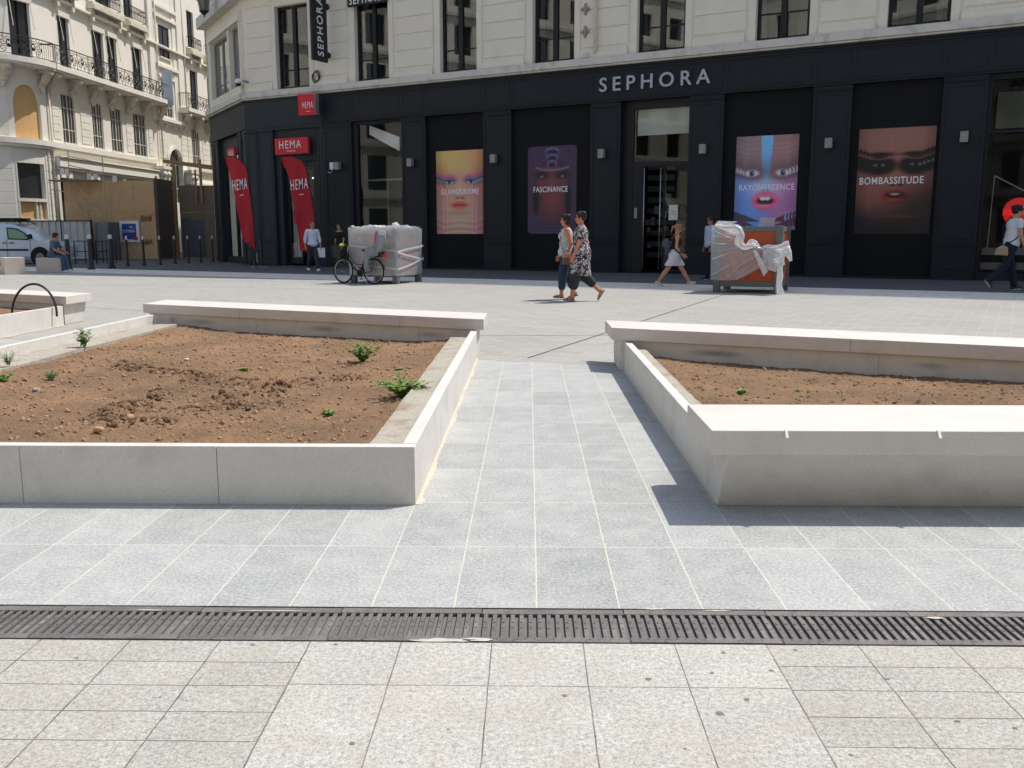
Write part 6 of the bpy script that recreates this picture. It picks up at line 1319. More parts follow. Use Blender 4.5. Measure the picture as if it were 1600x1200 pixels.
def ribbon(pts, ws, pleats=5, amp=.03, seed=0):
    rr = np.random.RandomState(seed); P = np.array([onfront(x, y, o_) for x, y, o_ in pts]); d = np.r_[0, np.cumsum(np.linalg.norm(np.diff(P, axis=0), axis=1))]; Ln = d[-1]; d /= Ln; k = max(10, int(Ln/.02)); q = np.linspace(0, 1, k)
    C_ = np.stack([np.interp(q, d, P[:, c]) for c in range(3)], -1); 
    for _ in range(4): C_[1:-1] = (C_[:-2]+C_[1:-1]*2+C_[2:])/4
    T = np.gradient(C_, axis=0); T /= np.linalg.norm(T, axis=1)[:, None]; out = -FBc.ey; W_ = np.interp(q, np.linspace(0, 1, len(ws)), ws); m_ = pleats*4+1; ph = rr.rand(6)*6; vs = []
    for i in range(k):
        side = np.cross(T[i], out); side /= np.linalg.norm(side)+1e-9
        for j in range(m_):
            u = j/(m_-1)-.5; z = amp*math.sin(u*pleats*6.283+ph[0]+.6*math.sin(i*.12+ph[1]))*(.6+.4*math.sin(i*.2+j))+amp*.4*rr.randn()*.3
            vs.append(C_[i]+side*(u*W_[i]*(1+.12*math.sin(i*.35+ph[2])))+out*(z+.05*math.cos(u*3.1)))
    b.add(vs, [(i*m_+j, i*m_+j+1, (i+1)*m_+j+1, (i+1)*m_+j) for i in range(k-1) for j in range(m_-1)])
ribbon([(1118, 352, .05), (1140, 357, .1), (1153, 359, .14), (1158, 368, .16), (1154, 378, .17), (1163, 387, .18), (1174, 383, .18), (1184, 386, .15)], [.05, .10, .20, .22, .18, .16, .12, .08], 4, .025, 1)
ribbon([(1168, 384, .2), (1174, 377, .24), (1179, 380, .2), (1186, 386, .16)], [.10, .14, .12, .06], 3, .03, 2)
ribbon([(1178, 385, .16), (1196, 390, .13), (1210, 391, .15)], [.08, .10, .16], 3, .02, 3)
ribbon([(1193, 393, .15), (1208, 391, .18), (1222, 388, .22), (1234, 385, .26)], [.26, .24, .20, .26], 6, .03, 4)
ribbon([(1226, 388, .24), (1232, 396, .24), (1236, 408, .2)], [.22, .16, .06], 4, .03, 5)
ribbon([(1202, 392, .16), (1214, 402, .17), (1221, 416, .15)], [.34, .38, .16], 7, .035, 6)
ribbon([(1218, 408, .15), (1219, 430, .12), (1217, 446, .10), (1219, 459, .06)], [.18, .12, .14, .16], 4, .03, 7)
b.build('gathered_film', mt_film3, CRB, recalc=False)
b = MB()
for (pa, pb_, wa, wb) in [((1112, 405), (1180, 384), 1.6, 1.0), ((1112, 378), (1176, 386), 1.2, .8), ((1113, 358), (1156, 378), 1.6, .8), ((1112, 428), (1184, 390), 1.0, .8), ((1130, 436), (1188, 394), .8, .9), ((1150, 436), (1192, 396), .9, .8), ((1120, 392), (1170, 386), .7, .6), ((1113, 366), (1150, 376), .7, .5)]:
    n = 12; vs = []
    for i in range(n+1):
        q = i/n; x = pa[0]+(pb_[0]-pa[0])*q; y = pa[1]+(pb_[1]-pa[1])*q+1.2*math.sin(q*5+pa[1]); w_ = (wa*(1-q)+wb*q)*(.7+.4*math.sin(q*9+pa[0])); o1 = .10+.04*math.sin(q*6)
        vs += [onfront(x, y-w_/2, o1), onfront(x, y+w_/2, o1+.015)]
    b.add(vs, [(2*i, 2*i+1, 2*i+3, 2*i+2) for i in range(n)])
b.build('film_fold', mt_film3, CRB, recalc=False, smooth=True)
b = MB(); vs = []
for i in range(9):
    for j in range(9):
        x = 1192+i*2.9-.3*j; y = 393+j*3.2+(.8*i if j == 8 else 0); vs.append(onfront(x, y, .14+.035*math.sin(i*1.9+j)))
b.add(vs, [(i*9+j, (i+1)*9+j, (i+1)*9+j+1, i*9+j+1) for i in range(8) for j in range(8)])
vs = [onfront(x, y, .13+.03*math.sin(k)) for k, (x, y) in enumerate([(1176, 390), (1183, 392), (1200, 424), (1193, 432), (1187, 418)])]; b.add(vs, [(0, 1, 2, 3, 4)])
b.build('torn_film', mt_film3, CRB, recalc=False)
b = MB(); vs = [(-.03, .02, .02), (-.05, .55, .05)]
n = 10; vs = []
for i in range(n+1):
    for j in range(n+1): vs.append((LBc-.0-1.0*0, .0, 0))
b = MB(); b.add([FBc((LBc+.02, -.03, 1.5)), FBc((LBc+.02, .45, 1.62)), FBc((LBc-.45, .35, 1.60)), FBc((LBc-.3, -.02, 1.5))], [(0, 1, 2, 3)]); b.add([FBc((LBc-.75, LBc-.05, 1.5)), FBc((LBc-.8, LBc-.05, 1.7)), FBc((LBc-1.15, LBc-.05, 1.7)), FBc((LBc-1.1, LBc-.05, 1.5))], [(0, 1, 2, 3)]); b.build('film_flap', mt_film, CRB, recalc=False)
# ---- bicycle
BI = thing('bicycle', 'black city bicycle with front basket and grey child seat, leaning by the wrapped crate', 'bicycle', (-4.6, 24.6, 0))
fr_ = np.array([-5.03, 24.72]); re_ = np.array([-4.12, 24.22]); dv = (fr_-re_)/np.linalg.norm(fr_-re_)
class FB_:
    def __call__(s, p): return np.array([re_[0]+dv[0]*p[0]-dv[1]*p[1], re_[1]+dv[1]*p[0]+dv[0]*p[1], p[2]])
Fb = FB_(); WB = float(np.linalg.norm(fr_-re_)); WR = .345
mt_rub = M('tyre_rubber', srgb(24, 24, 25), .8, .05, fine=0); mt_bfr = M('black_bicycle_paint', srgb(26, 28, 32), .35, .05, fine=0, spec=.5); mt_rim = M('alloy_rim', srgb(176, 176, 176), .35, .05, fine=0, metal=.6)
def wheel(x, steer=0):
    c = lambda r, n=32: [(x+r*math.cos(a), 0, WR+r*math.sin(a)) for a in np.linspace(0, 2*math.pi, n, endpoint=False)]
    b = MB(); b.tube(c(WR-.02), .021, 8, Fb, closed=True); t = b.build('wheel', mt_rub, BI, smooth=True)
    b = MB(); b.tube(c(WR-.052), .012, 6, Fb, closed=True); b.build('rim', mt_rim, t, smooth=True)
    b = MB()
    for k in range(28): a = k*6.283/28; b.tube([(x+.03*math.cos(a+.5), .02*(1 if k % 2 else -1), WR+.03*math.sin(a+.5)), (x+(WR-.06)*math.cos(a), 0, WR+(WR-.06)*math.sin(a))], .0016, 3, Fb, caps=False)
    b.tube([(x, -.06, WR), (x, .06, WR)], .022, 8, Fb); b.build('spokes', mt_rim, t)
    b = MB(); a0, a1 = (-.2, 3.0) if x < .5 else (.3, 2.8); P = [(x+(WR+.02)*math.cos(a), 0, WR+(WR+.02)*math.sin(a)) for a in np.linspace(a0, a1, 18)]
    for p, q in zip(P[:-1], P[1:]): b.add([(p[0], -.025, p[2]), (p[0], .025, p[2]), (q[0], .025, q[2]), (q[0], -.025, q[2])], [(0, 1, 2, 3)], Fb)
    b.build('mudguard', mt_bfr, BI, recalc=False)
wheel(0); wheel(WB)
b = MB(); bb = (.44, 0, .29); st_ = (.27, 0, .80); hd = (WB-.16, 0, .83); hd2 = (WB-.12, 0, .66)
b.tube([bb, st_], .018, 8, Fb); b.tube([bb, (.62, 0, .38), (.80, 0, .58), hd2], .026, 8, Fb); b.tube([(.36, 0, .52), (.58, 0, .50), (.78, 0, .68), hd], .016, 8, Fb); b.tube([hd, hd2], .024, 8, Fb)
for s in (-1, 1):
    b.tube([(bb[0], .02*s, bb[2]), (0, .06*s, WR)], .011, 6, Fb); b.tube([(st_[0]-.01, .02*s, .68), (0, .06*s, WR)], .010, 6, Fb); b.tube([hd2, (WB-.09, .05*s, .60), (WB, .06*s, WR)], .014, 6, Fb)
b.build('frame', mt_bfr, BI, smooth=True)
b = MB(); b.tube([hd, (WB-.19, 0, 1.0)], .014, 6, Fb); b.tube([(WB-.42, -.27, 1.03), (WB-.28, -.25, 1.05), (WB-.17, -.12, 1.04), (WB-.17, .12, 1.04), (WB-.28, .25, 1.05), (WB-.42, .27, 1.03)], .012, 8, Fb); b.build('handlebar', mt_rim, BI, smooth=True)
b = MB(); b.tube([(WB-.44, -.27, 1.03), (WB-.30, -.25, 1.05)], .018, 8, Fb); b.tube([(WB-.44, .27, 1.03), (WB-.30, .25, 1.05)], .018, 8, Fb); b.build('grip', mt_rub, BI, smooth=True)
b = MB(); b.ell((.25, 0, .90), (.14, .075, .045), 12, 6, Fb, fn=lambda v: (v[0], v[1]*(1-.5*max(0, (v[0]-.25)/.14)), v[2])); b.tube([st_, (.255, 0, .88)], .014, 6, Fb); b.build('saddle', mt_rub, BI, smooth=True)
b = MB(); # basket
for z, w_ in ((1.0, 1.0), (.92, .97), (.84, .93), (.76, .88), (.70, .85)): b.tube([(WB-.04, -.19*w_, z), (WB+.26*w_, -.19*w_, z), (WB+.26*w_, .19*w_, z), (WB-.04, .19*w_, z)], .007, 4, Fb, closed=True)
for k in range(9): 
    y = -.19+.38*k/8; b.tube([(WB+.26, y, 1.0), (WB+.22, y*.85, .70), (WB-.03, y*.85, .70)], .004, 4, Fb)
    x = WB-.04+.30*k/8
    for s in (-1, 1): b.tube([(x, .19*s, 1.0), (WB-.04+(x-WB+.04)*.85, .162*s, .70)], .004, 4, Fb)
b.box(WB-.03, WB+.2, -.15, .15, .71, .93, Fb)
b.build('basket', mt_bfr, BI)
b = MB(); b.tube([(.0-.1, .0, .72), (.3, 0, .72)], .008, 5, Fb)
for s in (-1, 1): b.tube([(-.2, .07*s, .72), (.2, .07*s, .72)], .007, 5, Fb); b.tube([(-.12, .07*s, .72), (0, .06*s, WR)], .006, 5, Fb)
b.build('luggage_rack', mt_bfr, BI)
mt_cs = M('grey_child_seat', srgb(122, 130, 136), .5, .05); CS = [(.24, .86), (.14, .95), (.02, .90), (-.08, .83), (-.18, .80), (-.24, .95), (-.28, 1.18), (-.32, 1.38), (-.26, 1.42), (-.16, 1.3), (-.14, 1.05), (-.06, .78), (-.02, .66), (.06, .60), (.10, .40), (.18, .42), (.2, .7)]
b = MB(); b.prismy([(x*.95+.02, z) for x, z in [(.10, .86), (-.02, .80), (-.14, .80), (-.20, .95), (-.25, 1.30), (-.31, 1.40), (-.34, 1.30), (-.30, .98), (-.27, .76), (-.05, .72), (.12, .78)]], -.15, .15, Fb); cso = b.build('child_seat', mt_cs, BI, bevel=.015)
b = MB()
for s in (-1, 1): b.prismy([(x, z) for x, z in [(.14, .96), (.02, 1.0), (-.16, .98), (-.2, .82), (.02, .74), (.10, .40), (.20, .40), (.2, .80)]], .13*s, .17*s, Fb)
b.build('leg_guard', mt_cs, cso, bevel=.01)
b = MB(); b.prismy([(-.14, 1.06), (-.17, 1.34), (-.23, 1.40), (-.25, 1.30), (-.21, 1.05)], -.13, .13, Fb); b.build('seat_pad', M('red_pad', srgb(196, 52, 46), .8, .1), cso)
b = MB(); b.tube([(-.10, -.16, 1.05), (-.15, -.17, 1.2), (-.2, -.165, 1.41)], .013, 6, Fb); b.tube([(-.08, -.165, 1.04), (-.27, -.17, 1.12)], .013, 6, Fb); b.build('harness', M('lime_strap', srgb(214, 226, 60), .7, .05, fine=0), cso)
b = MB(); b.box(-.40, -.33, -.05, .05, .72, .80, Fb); b.build('rear_light', M('red_lens', srgb(190, 30, 28), .3, fine=0), BI)
b = MB(); b.box(-.30, -.12, -.10, .10, .73, .86, Fb); b.build('rack_bag', mt_rub, BI)
b = MB(); b.ell((WB+.05, -.02, 1.03), (.07, .07, .05), 8, 6, Fb); b.build('lime_bell', M('lime_cover', srgb(214, 226, 60), .7, .05, fine=0), BI)
b = MB(); b.lathe([(.001, 0), (.09, 0), (.09, .006), (.001, .006)], (0, 0, 0), 18, lambda p: Fb((.44+p[0], .05+p[2], .29+p[1]))); b.tube([(.44, -.07, .29), (.50, -.07, .14)], .009, 6, Fb); b.tube([(.44, .07, .29), (.38, .07, .44)], .009, 6, Fb); b.box(.46, .54, -.13, -.05, .12, .14, Fb); b.box(.34, .42, .05, .13, .43, .45, Fb); b.build('crank', mt_rub, BI)
b = MB(); b.tube([(.20, .03, .30), (.12, .16, .01)], .009, 5, Fb); b.build('kickstand', mt_rim, BI)
# ---- van
VX, VY = -21.84, 40.62     # front wheel
VA = thing('parked_van', 'pale grey-blue small van parked behind the stone cubes, cut by the left edge', 'van', (VX-1.4, VY+.8, 0)); mt_van = M('pale_grey_blue_van_paint', srgb(190, 202, 214), .25, .02, fine=0, spec=.6, coat=.6)
prof = [(.83, .30), (.86, .62), (.80, .82), (.55, .93), (.1, 1.02), (-.18, 1.12), (-.55, 1.42), (-.95, 1.68), (-1.25, 1.77), (-2.0, 1.81), (-3.3, 1.79), (-3.42, 1.6), (-3.5, .9), (-3.5, .32)]
def Fv(p): return np.array([VX+p[0], VY+p[1], p[2]])
n = len(prof); vs = []; lay_ = [(0, .06), (.03, 0), (.9, 0), (1.77, 0), (1.80, .06)]
cx_, cz_ = -1.3, .95; rows = []
for yy, ins in lay_:
    for (x, z) in prof:
        tumble = .16*max(0, (z-.95)/.85)**1.2; y2 = yy
        if yy < .9: y2 = yy+tumble
        if yy > .9: y2 = yy-tumble
        vs.append(Fv((x+(cx_-x)*ins*.4, y2, z+(cz_-z)*ins*.6)))
k = len(lay_); fs = [(i*n+j, i*n+(j+1) % n, (i+1)*n+(j+1) % n, (i+1)*n+j) for i in range(k-1) for j in range(n)]+[tuple(range(n)), tuple(range((k-1)*n, k*n))[::-1]]
b = MB(); b.add(vs, fs); b.build('body', mt_van, VA, auto=.7)
def vside(p): return Fv((p[0], -.006+.16*max(0, (p[2]-.95)/.85)**1.2+p[1], p[2]))
mt_vg = glassm('van_glass', .25, (.75, .95, .85), .8); b = MB()
P = [(-1.42, 1.10), (-.48, 1.07), (-.42, 1.18), (-.66, 1.40), (-1.0, 1.58), (-1.25, 1.62), (-1.5, 1.63)]; b.prismy([(x, z) for x, z in P], -.004, .0, vside); b.build('window_seal', mt_rub, VA)
b = MB(); P2 = [(-1.36, 1.15), (-.55, 1.12), (-.52, 1.19), (-.70, 1.37), (-1.02, 1.53), (-1.25, 1.57), (-1.44, 1.58)]; b.prismy(P2, -.012, -.007, vside); b.build('side_window', M('greenish_van_glass', srgb(104, 146, 122), .1, .35, 3, spec=.6), VA)
b = MB(); b.prismy([(-.42, 1.12), (-.30, 1.12), (-.26, 1.22), (-.30, 1.34), (-.42, 1.32)], -.22, -.05, vside); b.build('mirror', mt_rub, VA, bevel=.02)
b = MB(); b.box(-2.6, -.52, -.02, .0, .60, .68, Fv); b.box(-1.65, -1.50, -.03, 0, .93, .97, vside); b.box(-1.35, -1.13, -.03, 0, .93, .97, vside); b.box(-1.47, -1.455, -.012, 0, .35, 1.1, vside); b.box(-.42, -.41, -.008, 0, .45, 1.08, vside); b.build('trim', mt_rub, VA)
for xw in (0, -2.7):
    b = MB(); b.lathe([(.44, 0), (.44, .02), (.30, .02)], (0, 0, 0), 24, lambda p: Fv((xw+p[0], -.012+p[2], .34+p[1]))); b.build('wheel_arch', mt_rub, VA)
    b = MB(); b.lathe([(.02, -.012), (.19, -.012), (.31, -.02), (.33, .02), (.33, .2), (.02, .2)], (0, 0, 0), 24, lambda p: Fv((xw+p[0], -.02+p[2], .33+p[1]))); wo = b.build('wheel', mt_rub, VA, auto=.6)
    b = MB(); b.lathe([(.02, -.03), (.18, -.025), (.18, -.013)], (0, 0, 0), 18, lambda p: Fv((xw+p[0], -.02+p[2], .33+p[1]))); b.build('hub_cap', M('hub_grey', srgb(120, 122, 124), .4, metal=.3, fine=0), wo)
b = MB(); 
for y in (.35, 1.45): b.tube([(-2.9, y, 1.92), (-1.1, y, 1.92), (-.95, y, 1.80)], .03, 6, Fv)
for x in (-2.6, -1.9, -1.2): b.box(x-.04, x+.04, .3, 1.5, 1.93, 1.97, Fv)
b.box(-2.8, -1.05, .38, 1.4, 1.975, 2.05, Fv); b.build('roof_rack', mt_rub, VA)
b = MB(); b.add([Fv((.60, .2, .98)), Fv((.80, .2, .70)), Fv((.80, .02, .68)), Fv((.55, .0, .90))], [(0, 1, 2, 3)]); b.build('headlight', mt_chrome, VA, recalc=False)
# ================================================================= PEOPLE
def _sn(Fd, org, h):
    s = Fd < 0; nx, ny, nz = Fd.shape
    c = [s[i:nx-1+i, j:ny-1+j, k:nz-1+k] for i in (0, 1) for j in (0, 1) for k in (0, 1)]
    tot = sum(x.astype(np.int8) for x in c); act = (tot > 0) & (tot < 8); idx = np.argwhere(act)
    vid = -np.ones(act.shape, np.int64); vid[act] = np.arange(len(idx))
    val = np.stack([Fd[idx[:, 0]+i, idx[:, 1]+j, idx[:, 2]+k] for i in (0, 1) for j in (0, 1) for k in (0, 1)], 1)
    cor = np.array([(i, j, k) for i in (0, 1) for j in (0, 1) for k in (0, 1)], float)
    P = np.zeros((len(idx), 3)); n = np.zeros(len(idx))
    for a in range(8):
        for b_ in range(a+1, 8):
            if np.abs(cor[a]-cor[b_]).sum() != 1: continue
            m_ = (val[:, a] < 0) != (val[:, b_] < 0); t = np.where(m_, val[:, a]/(val[:, a]-val[:, b_]+1e-12), 0)
            P += np.where(m_[:, None], cor[a]+t[:, None]*(cor[b_]-cor[a]), 0); n += m_
    V = (idx+P/n[:, None])*h+org; fs = []
    for ax in range(3):
        sl0 = [slice(None)]*3; sl1 = [slice(None)]*3; sl0[ax] = slice(0, -1); sl1[ax] = slice(1, None)
        a0 = s[tuple(sl0)]; a1 = s[tuple(sl1)]; e = np.argwhere(a0 != a1); u, v = [(1, 2), (2, 0), (0, 1)][ax]
        e = e[(e[:, u] > 0) & (e[:, v] > 0) & (e[:, u] < Fd.shape[u]-1) & (e[:, v] < Fd.shape[v]-1)]
        def cell(du, dv): q = e.copy(); q[:, u] -= du; q[:, v] -= dv; return vid[q[:, 0], q[:, 1], q[:, 2]]
        q = np.stack([cell(1, 1), cell(0, 1), cell(0, 0), cell(1, 0)], 1); ins = a0[e[:, 0], e[:, 1], e[:, 2]]
        q[~ins] = q[~ins][:, ::-1]; fs.append(q)
    f = np.concatenate(fs); return V, f[(f >= 0).all(1)]
class SDF:
    def __init__(s): s.p = []; s.cuts = []
    def cap(s, a, b, ra, rb, k=.02): s.p.append(('c', np.array(a, float), np.array(b, float), ra, rb, k, 1)); return s
    def ell(s, c, r, k=.02, R=None, sub=False): s.p.append(('e', np.array(c, float), np.array(r, float), R, None, k, -1 if sub else 1)); return s
    def cut(s, p, n): s.cuts.append((np.array(p, float), np.array(n, float))); return s   # keeps the side n points away from
    def mesh(s, h=.009):
        lo = np.full(3, 1e9); hi = -lo
        for q in s.p:
            if q[6] < 0: continue
            if q[0] == 'c': r = max(q[3], q[4]); lo = np.minimum(lo, np.minimum(q[1], q[2])-r); hi = np.maximum(hi, np.maximum(q[1], q[2])+r)
            else: r = max(q[2]); lo = np.minimum(lo, q[1]-r); hi = np.maximum(hi, q[1]+r)
        lo -= .03; hi += .03; n = np.ceil((hi-lo)/h).astype(int)+1; D = np.full(n, .5, np.float32); ax = [lo[i]+h*np.arange(n[i]) for i in range(3)]
        for q in s.p:
            k = q[5]
            if q[0] == 'c': r = max(q[3], q[4])+k+.03; a = np.minimum(q[1], q[2])-r; b_ = np.maximum(q[1], q[2])+r
            else: r = max(q[2])+k+.03; a = q[1]-r; b_ = q[1]+r
            i0 = np.clip(np.floor((a-lo)/h).astype(int), 0, n); i1 = np.clip(np.ceil((b_-lo)/h).astype(int)+1, 0, n)
            if (i1 <= i0).any(): continue
            X, Y, Z = np.meshgrid(ax[0][i0[0]:i1[0]], ax[1][i0[1]:i1[1]], ax[2][i0[2]:i1[2]], indexing='ij', sparse=True)
            if q[0] == 'c':
                ba = q[2]-q[1]; l2 = max(ba@ba, 1e-9); t = np.clip(((X-q[1][0])*ba[0]+(Y-q[1][1])*ba[1]+(Z-q[1][2])*ba[2])/l2, 0, 1)
                d = np.sqrt((X-q[1][0]-t*ba[0])**2+(Y-q[1][1]-t*ba[1])**2+(Z-q[1][2]-t*ba[2])**2)-(q[3]+(q[4]-q[3])*t)
            else:
                x, y, z = X-q[1][0], Y-q[1][1], Z-q[1][2]
                if q[3] is not None:
                    R = q[3]; x, y, z = R[0, 0]*x+R[1, 0]*y+R[2, 0]*z, R[0, 1]*x+R[1, 1]*y+R[2, 1]*z, R[0, 2]*x+R[1, 2]*y+R[2, 2]*z
                k0 = np.sqrt((x/q[2][0])**2+(y/q[2][1])**2+(z/q[2][2])**2); k1 = np.sqrt((x/q[2][0]**2)**2+(y/q[2][1]**2)**2+(z/q[2][2]**2)**2); d = k0*(k0-1)/(k1+1e-9)
            S = tuple(slice(i0[i], i1[i]) for i in range(3)); c = D[S]
            if q[6] > 0: hh = np.clip(.5+.5*(c-d)/k, 0, 1); D[S] = c*(1-hh)+d*hh-k*hh*(1-hh)
            else: hh = np.clip(.5-.5*(c+d)/k, 0, 1); D[S] = c*(1-hh)+(-d)*hh+k*hh*(1-hh)
        X, Y, Z = np.meshgrid(*ax, indexing='ij', sparse=True)
        for p, nn_ in s.cuts: D = np.maximum(D, ((X-p[0])*nn_[0]+(Y-p[1])*nn_[1]+(Z-p[2])*nn_[2]))
        return _sn(D, lo, h)
mt_skin = attrm('skin', .55, .35)
def person(label, pos, heading, H=1.75, female=False, legs=((20, 5), (-15, 15)), arms=((-10, 8, 15), (15, 8, 20)), lean=0, headyaw=0, headpitch=0, skin=(196, 148, 120), hair=(40, 30, 26), hairstyle='short', top=None, bottom=None, dress=None, shoes=((230, 230, 230), 'shoe'), seat=None, glasses=False, cap=None, fat=1.0, footp=(0, 0), extra=None, bare_shoulder=False):
    s = H/1.75; t = thing('person', label, 'person', (pos[0], pos[1], pos[2] if len(pos) > 2 else 0), heading)
    R = math.radians; fl_ = lambda a: np.array([0, math.sin(R(a)), -math.cos(R(a))])
    hipw = .095 if female else .088; shw = (.158 if female else .188)*fat**.5
    hip = np.array([0, 0, .93]); J = {}
    for i, sd in enumerate((-1, 1)):      # -1 = left? x negative
        hf, kf = legs[i][:2]; ab = legs[i][2] if len(legs[i]) > 2 else 0
        a = hip+np.array([sd*hipw, 0, 0]); k = a+(fl_(hf)+np.array([sd*math.sin(R(ab)), 0, 0]))*.43; an = k+fl_(hf-kf)*.42; fp = R(footp[i]); fd = np.array([0, math.cos(fp), math.sin(fp)])
        J[i] = [a, k, an, fd]
    low = 1e9
    for i in (0, 1):
        an, fd = J[i][2], J[i][3]; up = np.array([0, -fd[2], fd[1]]); low = min(low, (an-fd*.05-up*.085)[2], (an+fd*.17-up*.085)[2])
    dz = -low if seat is None else (seat/s-.93+.085+0)
    hip[2] += dz
    for i in (0, 1):
        for q in range(3): J[i][q] = J[i][q]+np.array([0, 0, dz])
    L = R(lean); ts = lambda y, z, x=0: hip+np.array([x, y*math.cos(L)+z*math.sin(L), z*math.cos(L)-y*math.sin(L)])   # torso space
    RL = rotm('X', -L)
    neck = ts(.0, .53); hy = R(headyaw); hp = R(headpitch); RH = rotm('Z', hy)@rotm('X', -hp-L*.3)
    hc = ts(.02, .68); hv = lambda x, y, z: hc+RH@np.array([x, y, z])
    A = {}
    for i, sd in enumerate((-1, 1)):
        sf, ab, ef = arms[i][:3]; inw = arms[i][3] if len(arms[i]) > 3 else 0
        sh = ts(0, .475, sd*shw); u = fl_(sf)*math.cos(R(ab))+np.array([sd*math.sin(R(ab)), 0, 0]); el = sh+u*.285; w_ = fl_(sf+ef)*math.cos(R(abs(inw)))+np.array([-sd*math.sin(R(inw)), 0, 0]); wr = el+w_*.25; A[i] = [sh, el, wr, w_, sd]
    # ---- body
    B = SDF(); f = fat
    B.ell(ts(0, .03), (.155*f if not female else .168*f, .115*f, .125), .05, RL); B.ell(ts(.0, .20), (.135*f*(.92 if female else 1), .10*f, .15), .06, RL); B.ell(ts(0, .38), (.158*f*(.93 if female else 1), .108*f, .16), .05, RL)
    B.cap(ts(0, .475, -shw*.85), ts(0, .475, shw*.85), .055, .055, .06); B.cap(ts(-.005, .50), ts(.01, .60), .055, .052, .03)
    if female: 
        for sd in (-1, 1): B.ell(ts(.085*f, .36, sd*.065), (.06, .055, .06), .04)
    for sd in (-1, 1): B.ell(ts(-.06, .0, sd*.07), (.08*f, .08, .09), .05)
    for i in (0, 1):
        a, k, an, fd = J[i]; B.cap(a, k, .082*f, .056*f, .04); B.cap(k, k+(an-k)*.35, .054*f, .058*f, .03); B.cap(k+(an-k)*.35, an, .056*f, .036, .03)
        up = np.array([0, -fd[2], fd[1]]); B.cap(an-fd*.02-up*.045, an+fd*.13-up*.06, .036, .026, .03)
    hd_col = []
    for i in (0, 1):
        sh, el, wr, w_, sd = A[i]; B.cap(sh, el, .047*f, .037*f, .03); B.cap(el, wr, .037*f, .026, .02)
        side = np.array([-sd, 0, 0.]); side = side-w_*(side@w_); side /= np.linalg.norm(side); wx = np.cross(w_, side)*sd; wx = wx/np.linalg.norm(wx)
        if wx[1] < 0: wx = -wx
        pc = wr+w_*.05; B.cap(wr+w_*.01, wr+w_*.075+wx*.012, .024, .020, .012); B.cap(wr+w_*.01, wr+w_*.075-wx*.016, .022, .018, .012)
        for q, (o, ln) in enumerate(((.030, .070), (.010, .080), (-.010, .074), (-.028, .058))):
            r0 = wr+w_*.085+wx*o; c1 = r0+(w_*.92+side*.35)*ln*.5; c2 = c1+(w_*.62+side*.75)*ln*.5; B.cap(r0, c1, .0095, .0088, .004); B.cap(c1, c2, .0088, .0075, .004)
        th = wr+w_*.03+wx*.024; B.cap(th, th+w_*.03+wx*.022+side*.012, .011, .0095, .006); B.cap(th+w_*.03+wx*.022+side*.012, th+w_*.058+wx*.026+side*.022, .0095, .008, .004)
    # head
    B.ell(hv(0, -.012, .03), (.074, .094, .09), .02, RH); B.ell(hv(0, .018, -.045), (.055, .062, .065), .03, RH); B.ell(hv(0, .056, -.085), (.024, .022, .02), .02, RH)
    B.cap(hv(0, .078, .012), hv(0, .100, -.028), .009, .014, .008); B.ell(hv(0, .082, -.058), (.024, .012, .011), .006, RH)
    for sd in (-1, 1): B.ell(hv(sd*.031, .087, .008), (.017, .012, .011), .008, RH, sub=True); B.ell(hv(sd*.076, -.008, -.01), (.010, .020, .032), .008, RH); B.ell(hv(sd*.030, .076, .007), (.013, .013, .011), .003, RH)
    B.cap(hv(-.04, .078, .026), hv(.04, .078, .026), .010, .010, .01)
    hh = .0082
    V, Fc = B.mesh(hh); C = np.tile(np.array(srgb(*skin)), (len(V), 1)); lv = (V-hc)@RH
    def md(m_, c): C[m_] = C[m_]*.25+np.array(srgb(*c))*.75
    md((np.abs(lv[:, 0]) < .026) & (np.abs(lv[:, 2]+.058) < .010) & (lv[:, 1] > .07), (168, 84, 78))
    for sd in (-1, 1): md(((lv[:, 0]-sd*.030)**2+(lv[:, 2]-.007)**2 < .010**2) & (lv[:, 1] > .06), (40, 30, 26)); md((np.abs(lv[:, 0]-sd*.031) < .019) & (np.abs(lv[:, 2]-.030) < .005) & (lv[:, 1] > .06), hair)
    C *= (1+.05*np.sin(V[:, :1]*40)*np.sin(V[:, 2:]*35))
    def put(V, Fc, name, mat, parent, cols=None):
        W = (V*s)@np.array(Matrix.Rotation(heading, 3, 'Z')).T+np.array([pos[0], pos[1], pos[2] if len(pos) > 2 else 0]); return npmesh(name, W, Fc, mat, parent, True, cols)
    body = put(V, Fc, 'body', mt_skin, t, C)
    def part(S, name, mat, h=.011): 
        V, Fc = S.mesh(h); return put(V, Fc, name, mat, body)
    e = .014
    def torso(S, e, z0=-.1, fl=0):
        S.ell(ts(0, .03), ((.155*f if not female else .168*f)+e+fl, .115*f+e+fl, .14), .05, RL); S.ell(ts(0, .20), (.135*f*(.92 if female else 1)+e+fl*.6, .10*f+e+fl*.6, .16), .06, RL); S.ell(ts(0, .38), (.158*f*(.93 if female else 1)+e, .108*f+e, .165), .05, RL)
        S.cap(ts(0, .475, -shw*.85), ts(0, .475, shw*.85), .055+e*.7, .055+e*.7, .06)
        if female:
            for sd in (-1, 1): S.ell(ts(.085*f, .36, sd*.065), (.06+e, .055+e, .06+e), .04)
    ax = lambda q: RL@np.array(q, float)
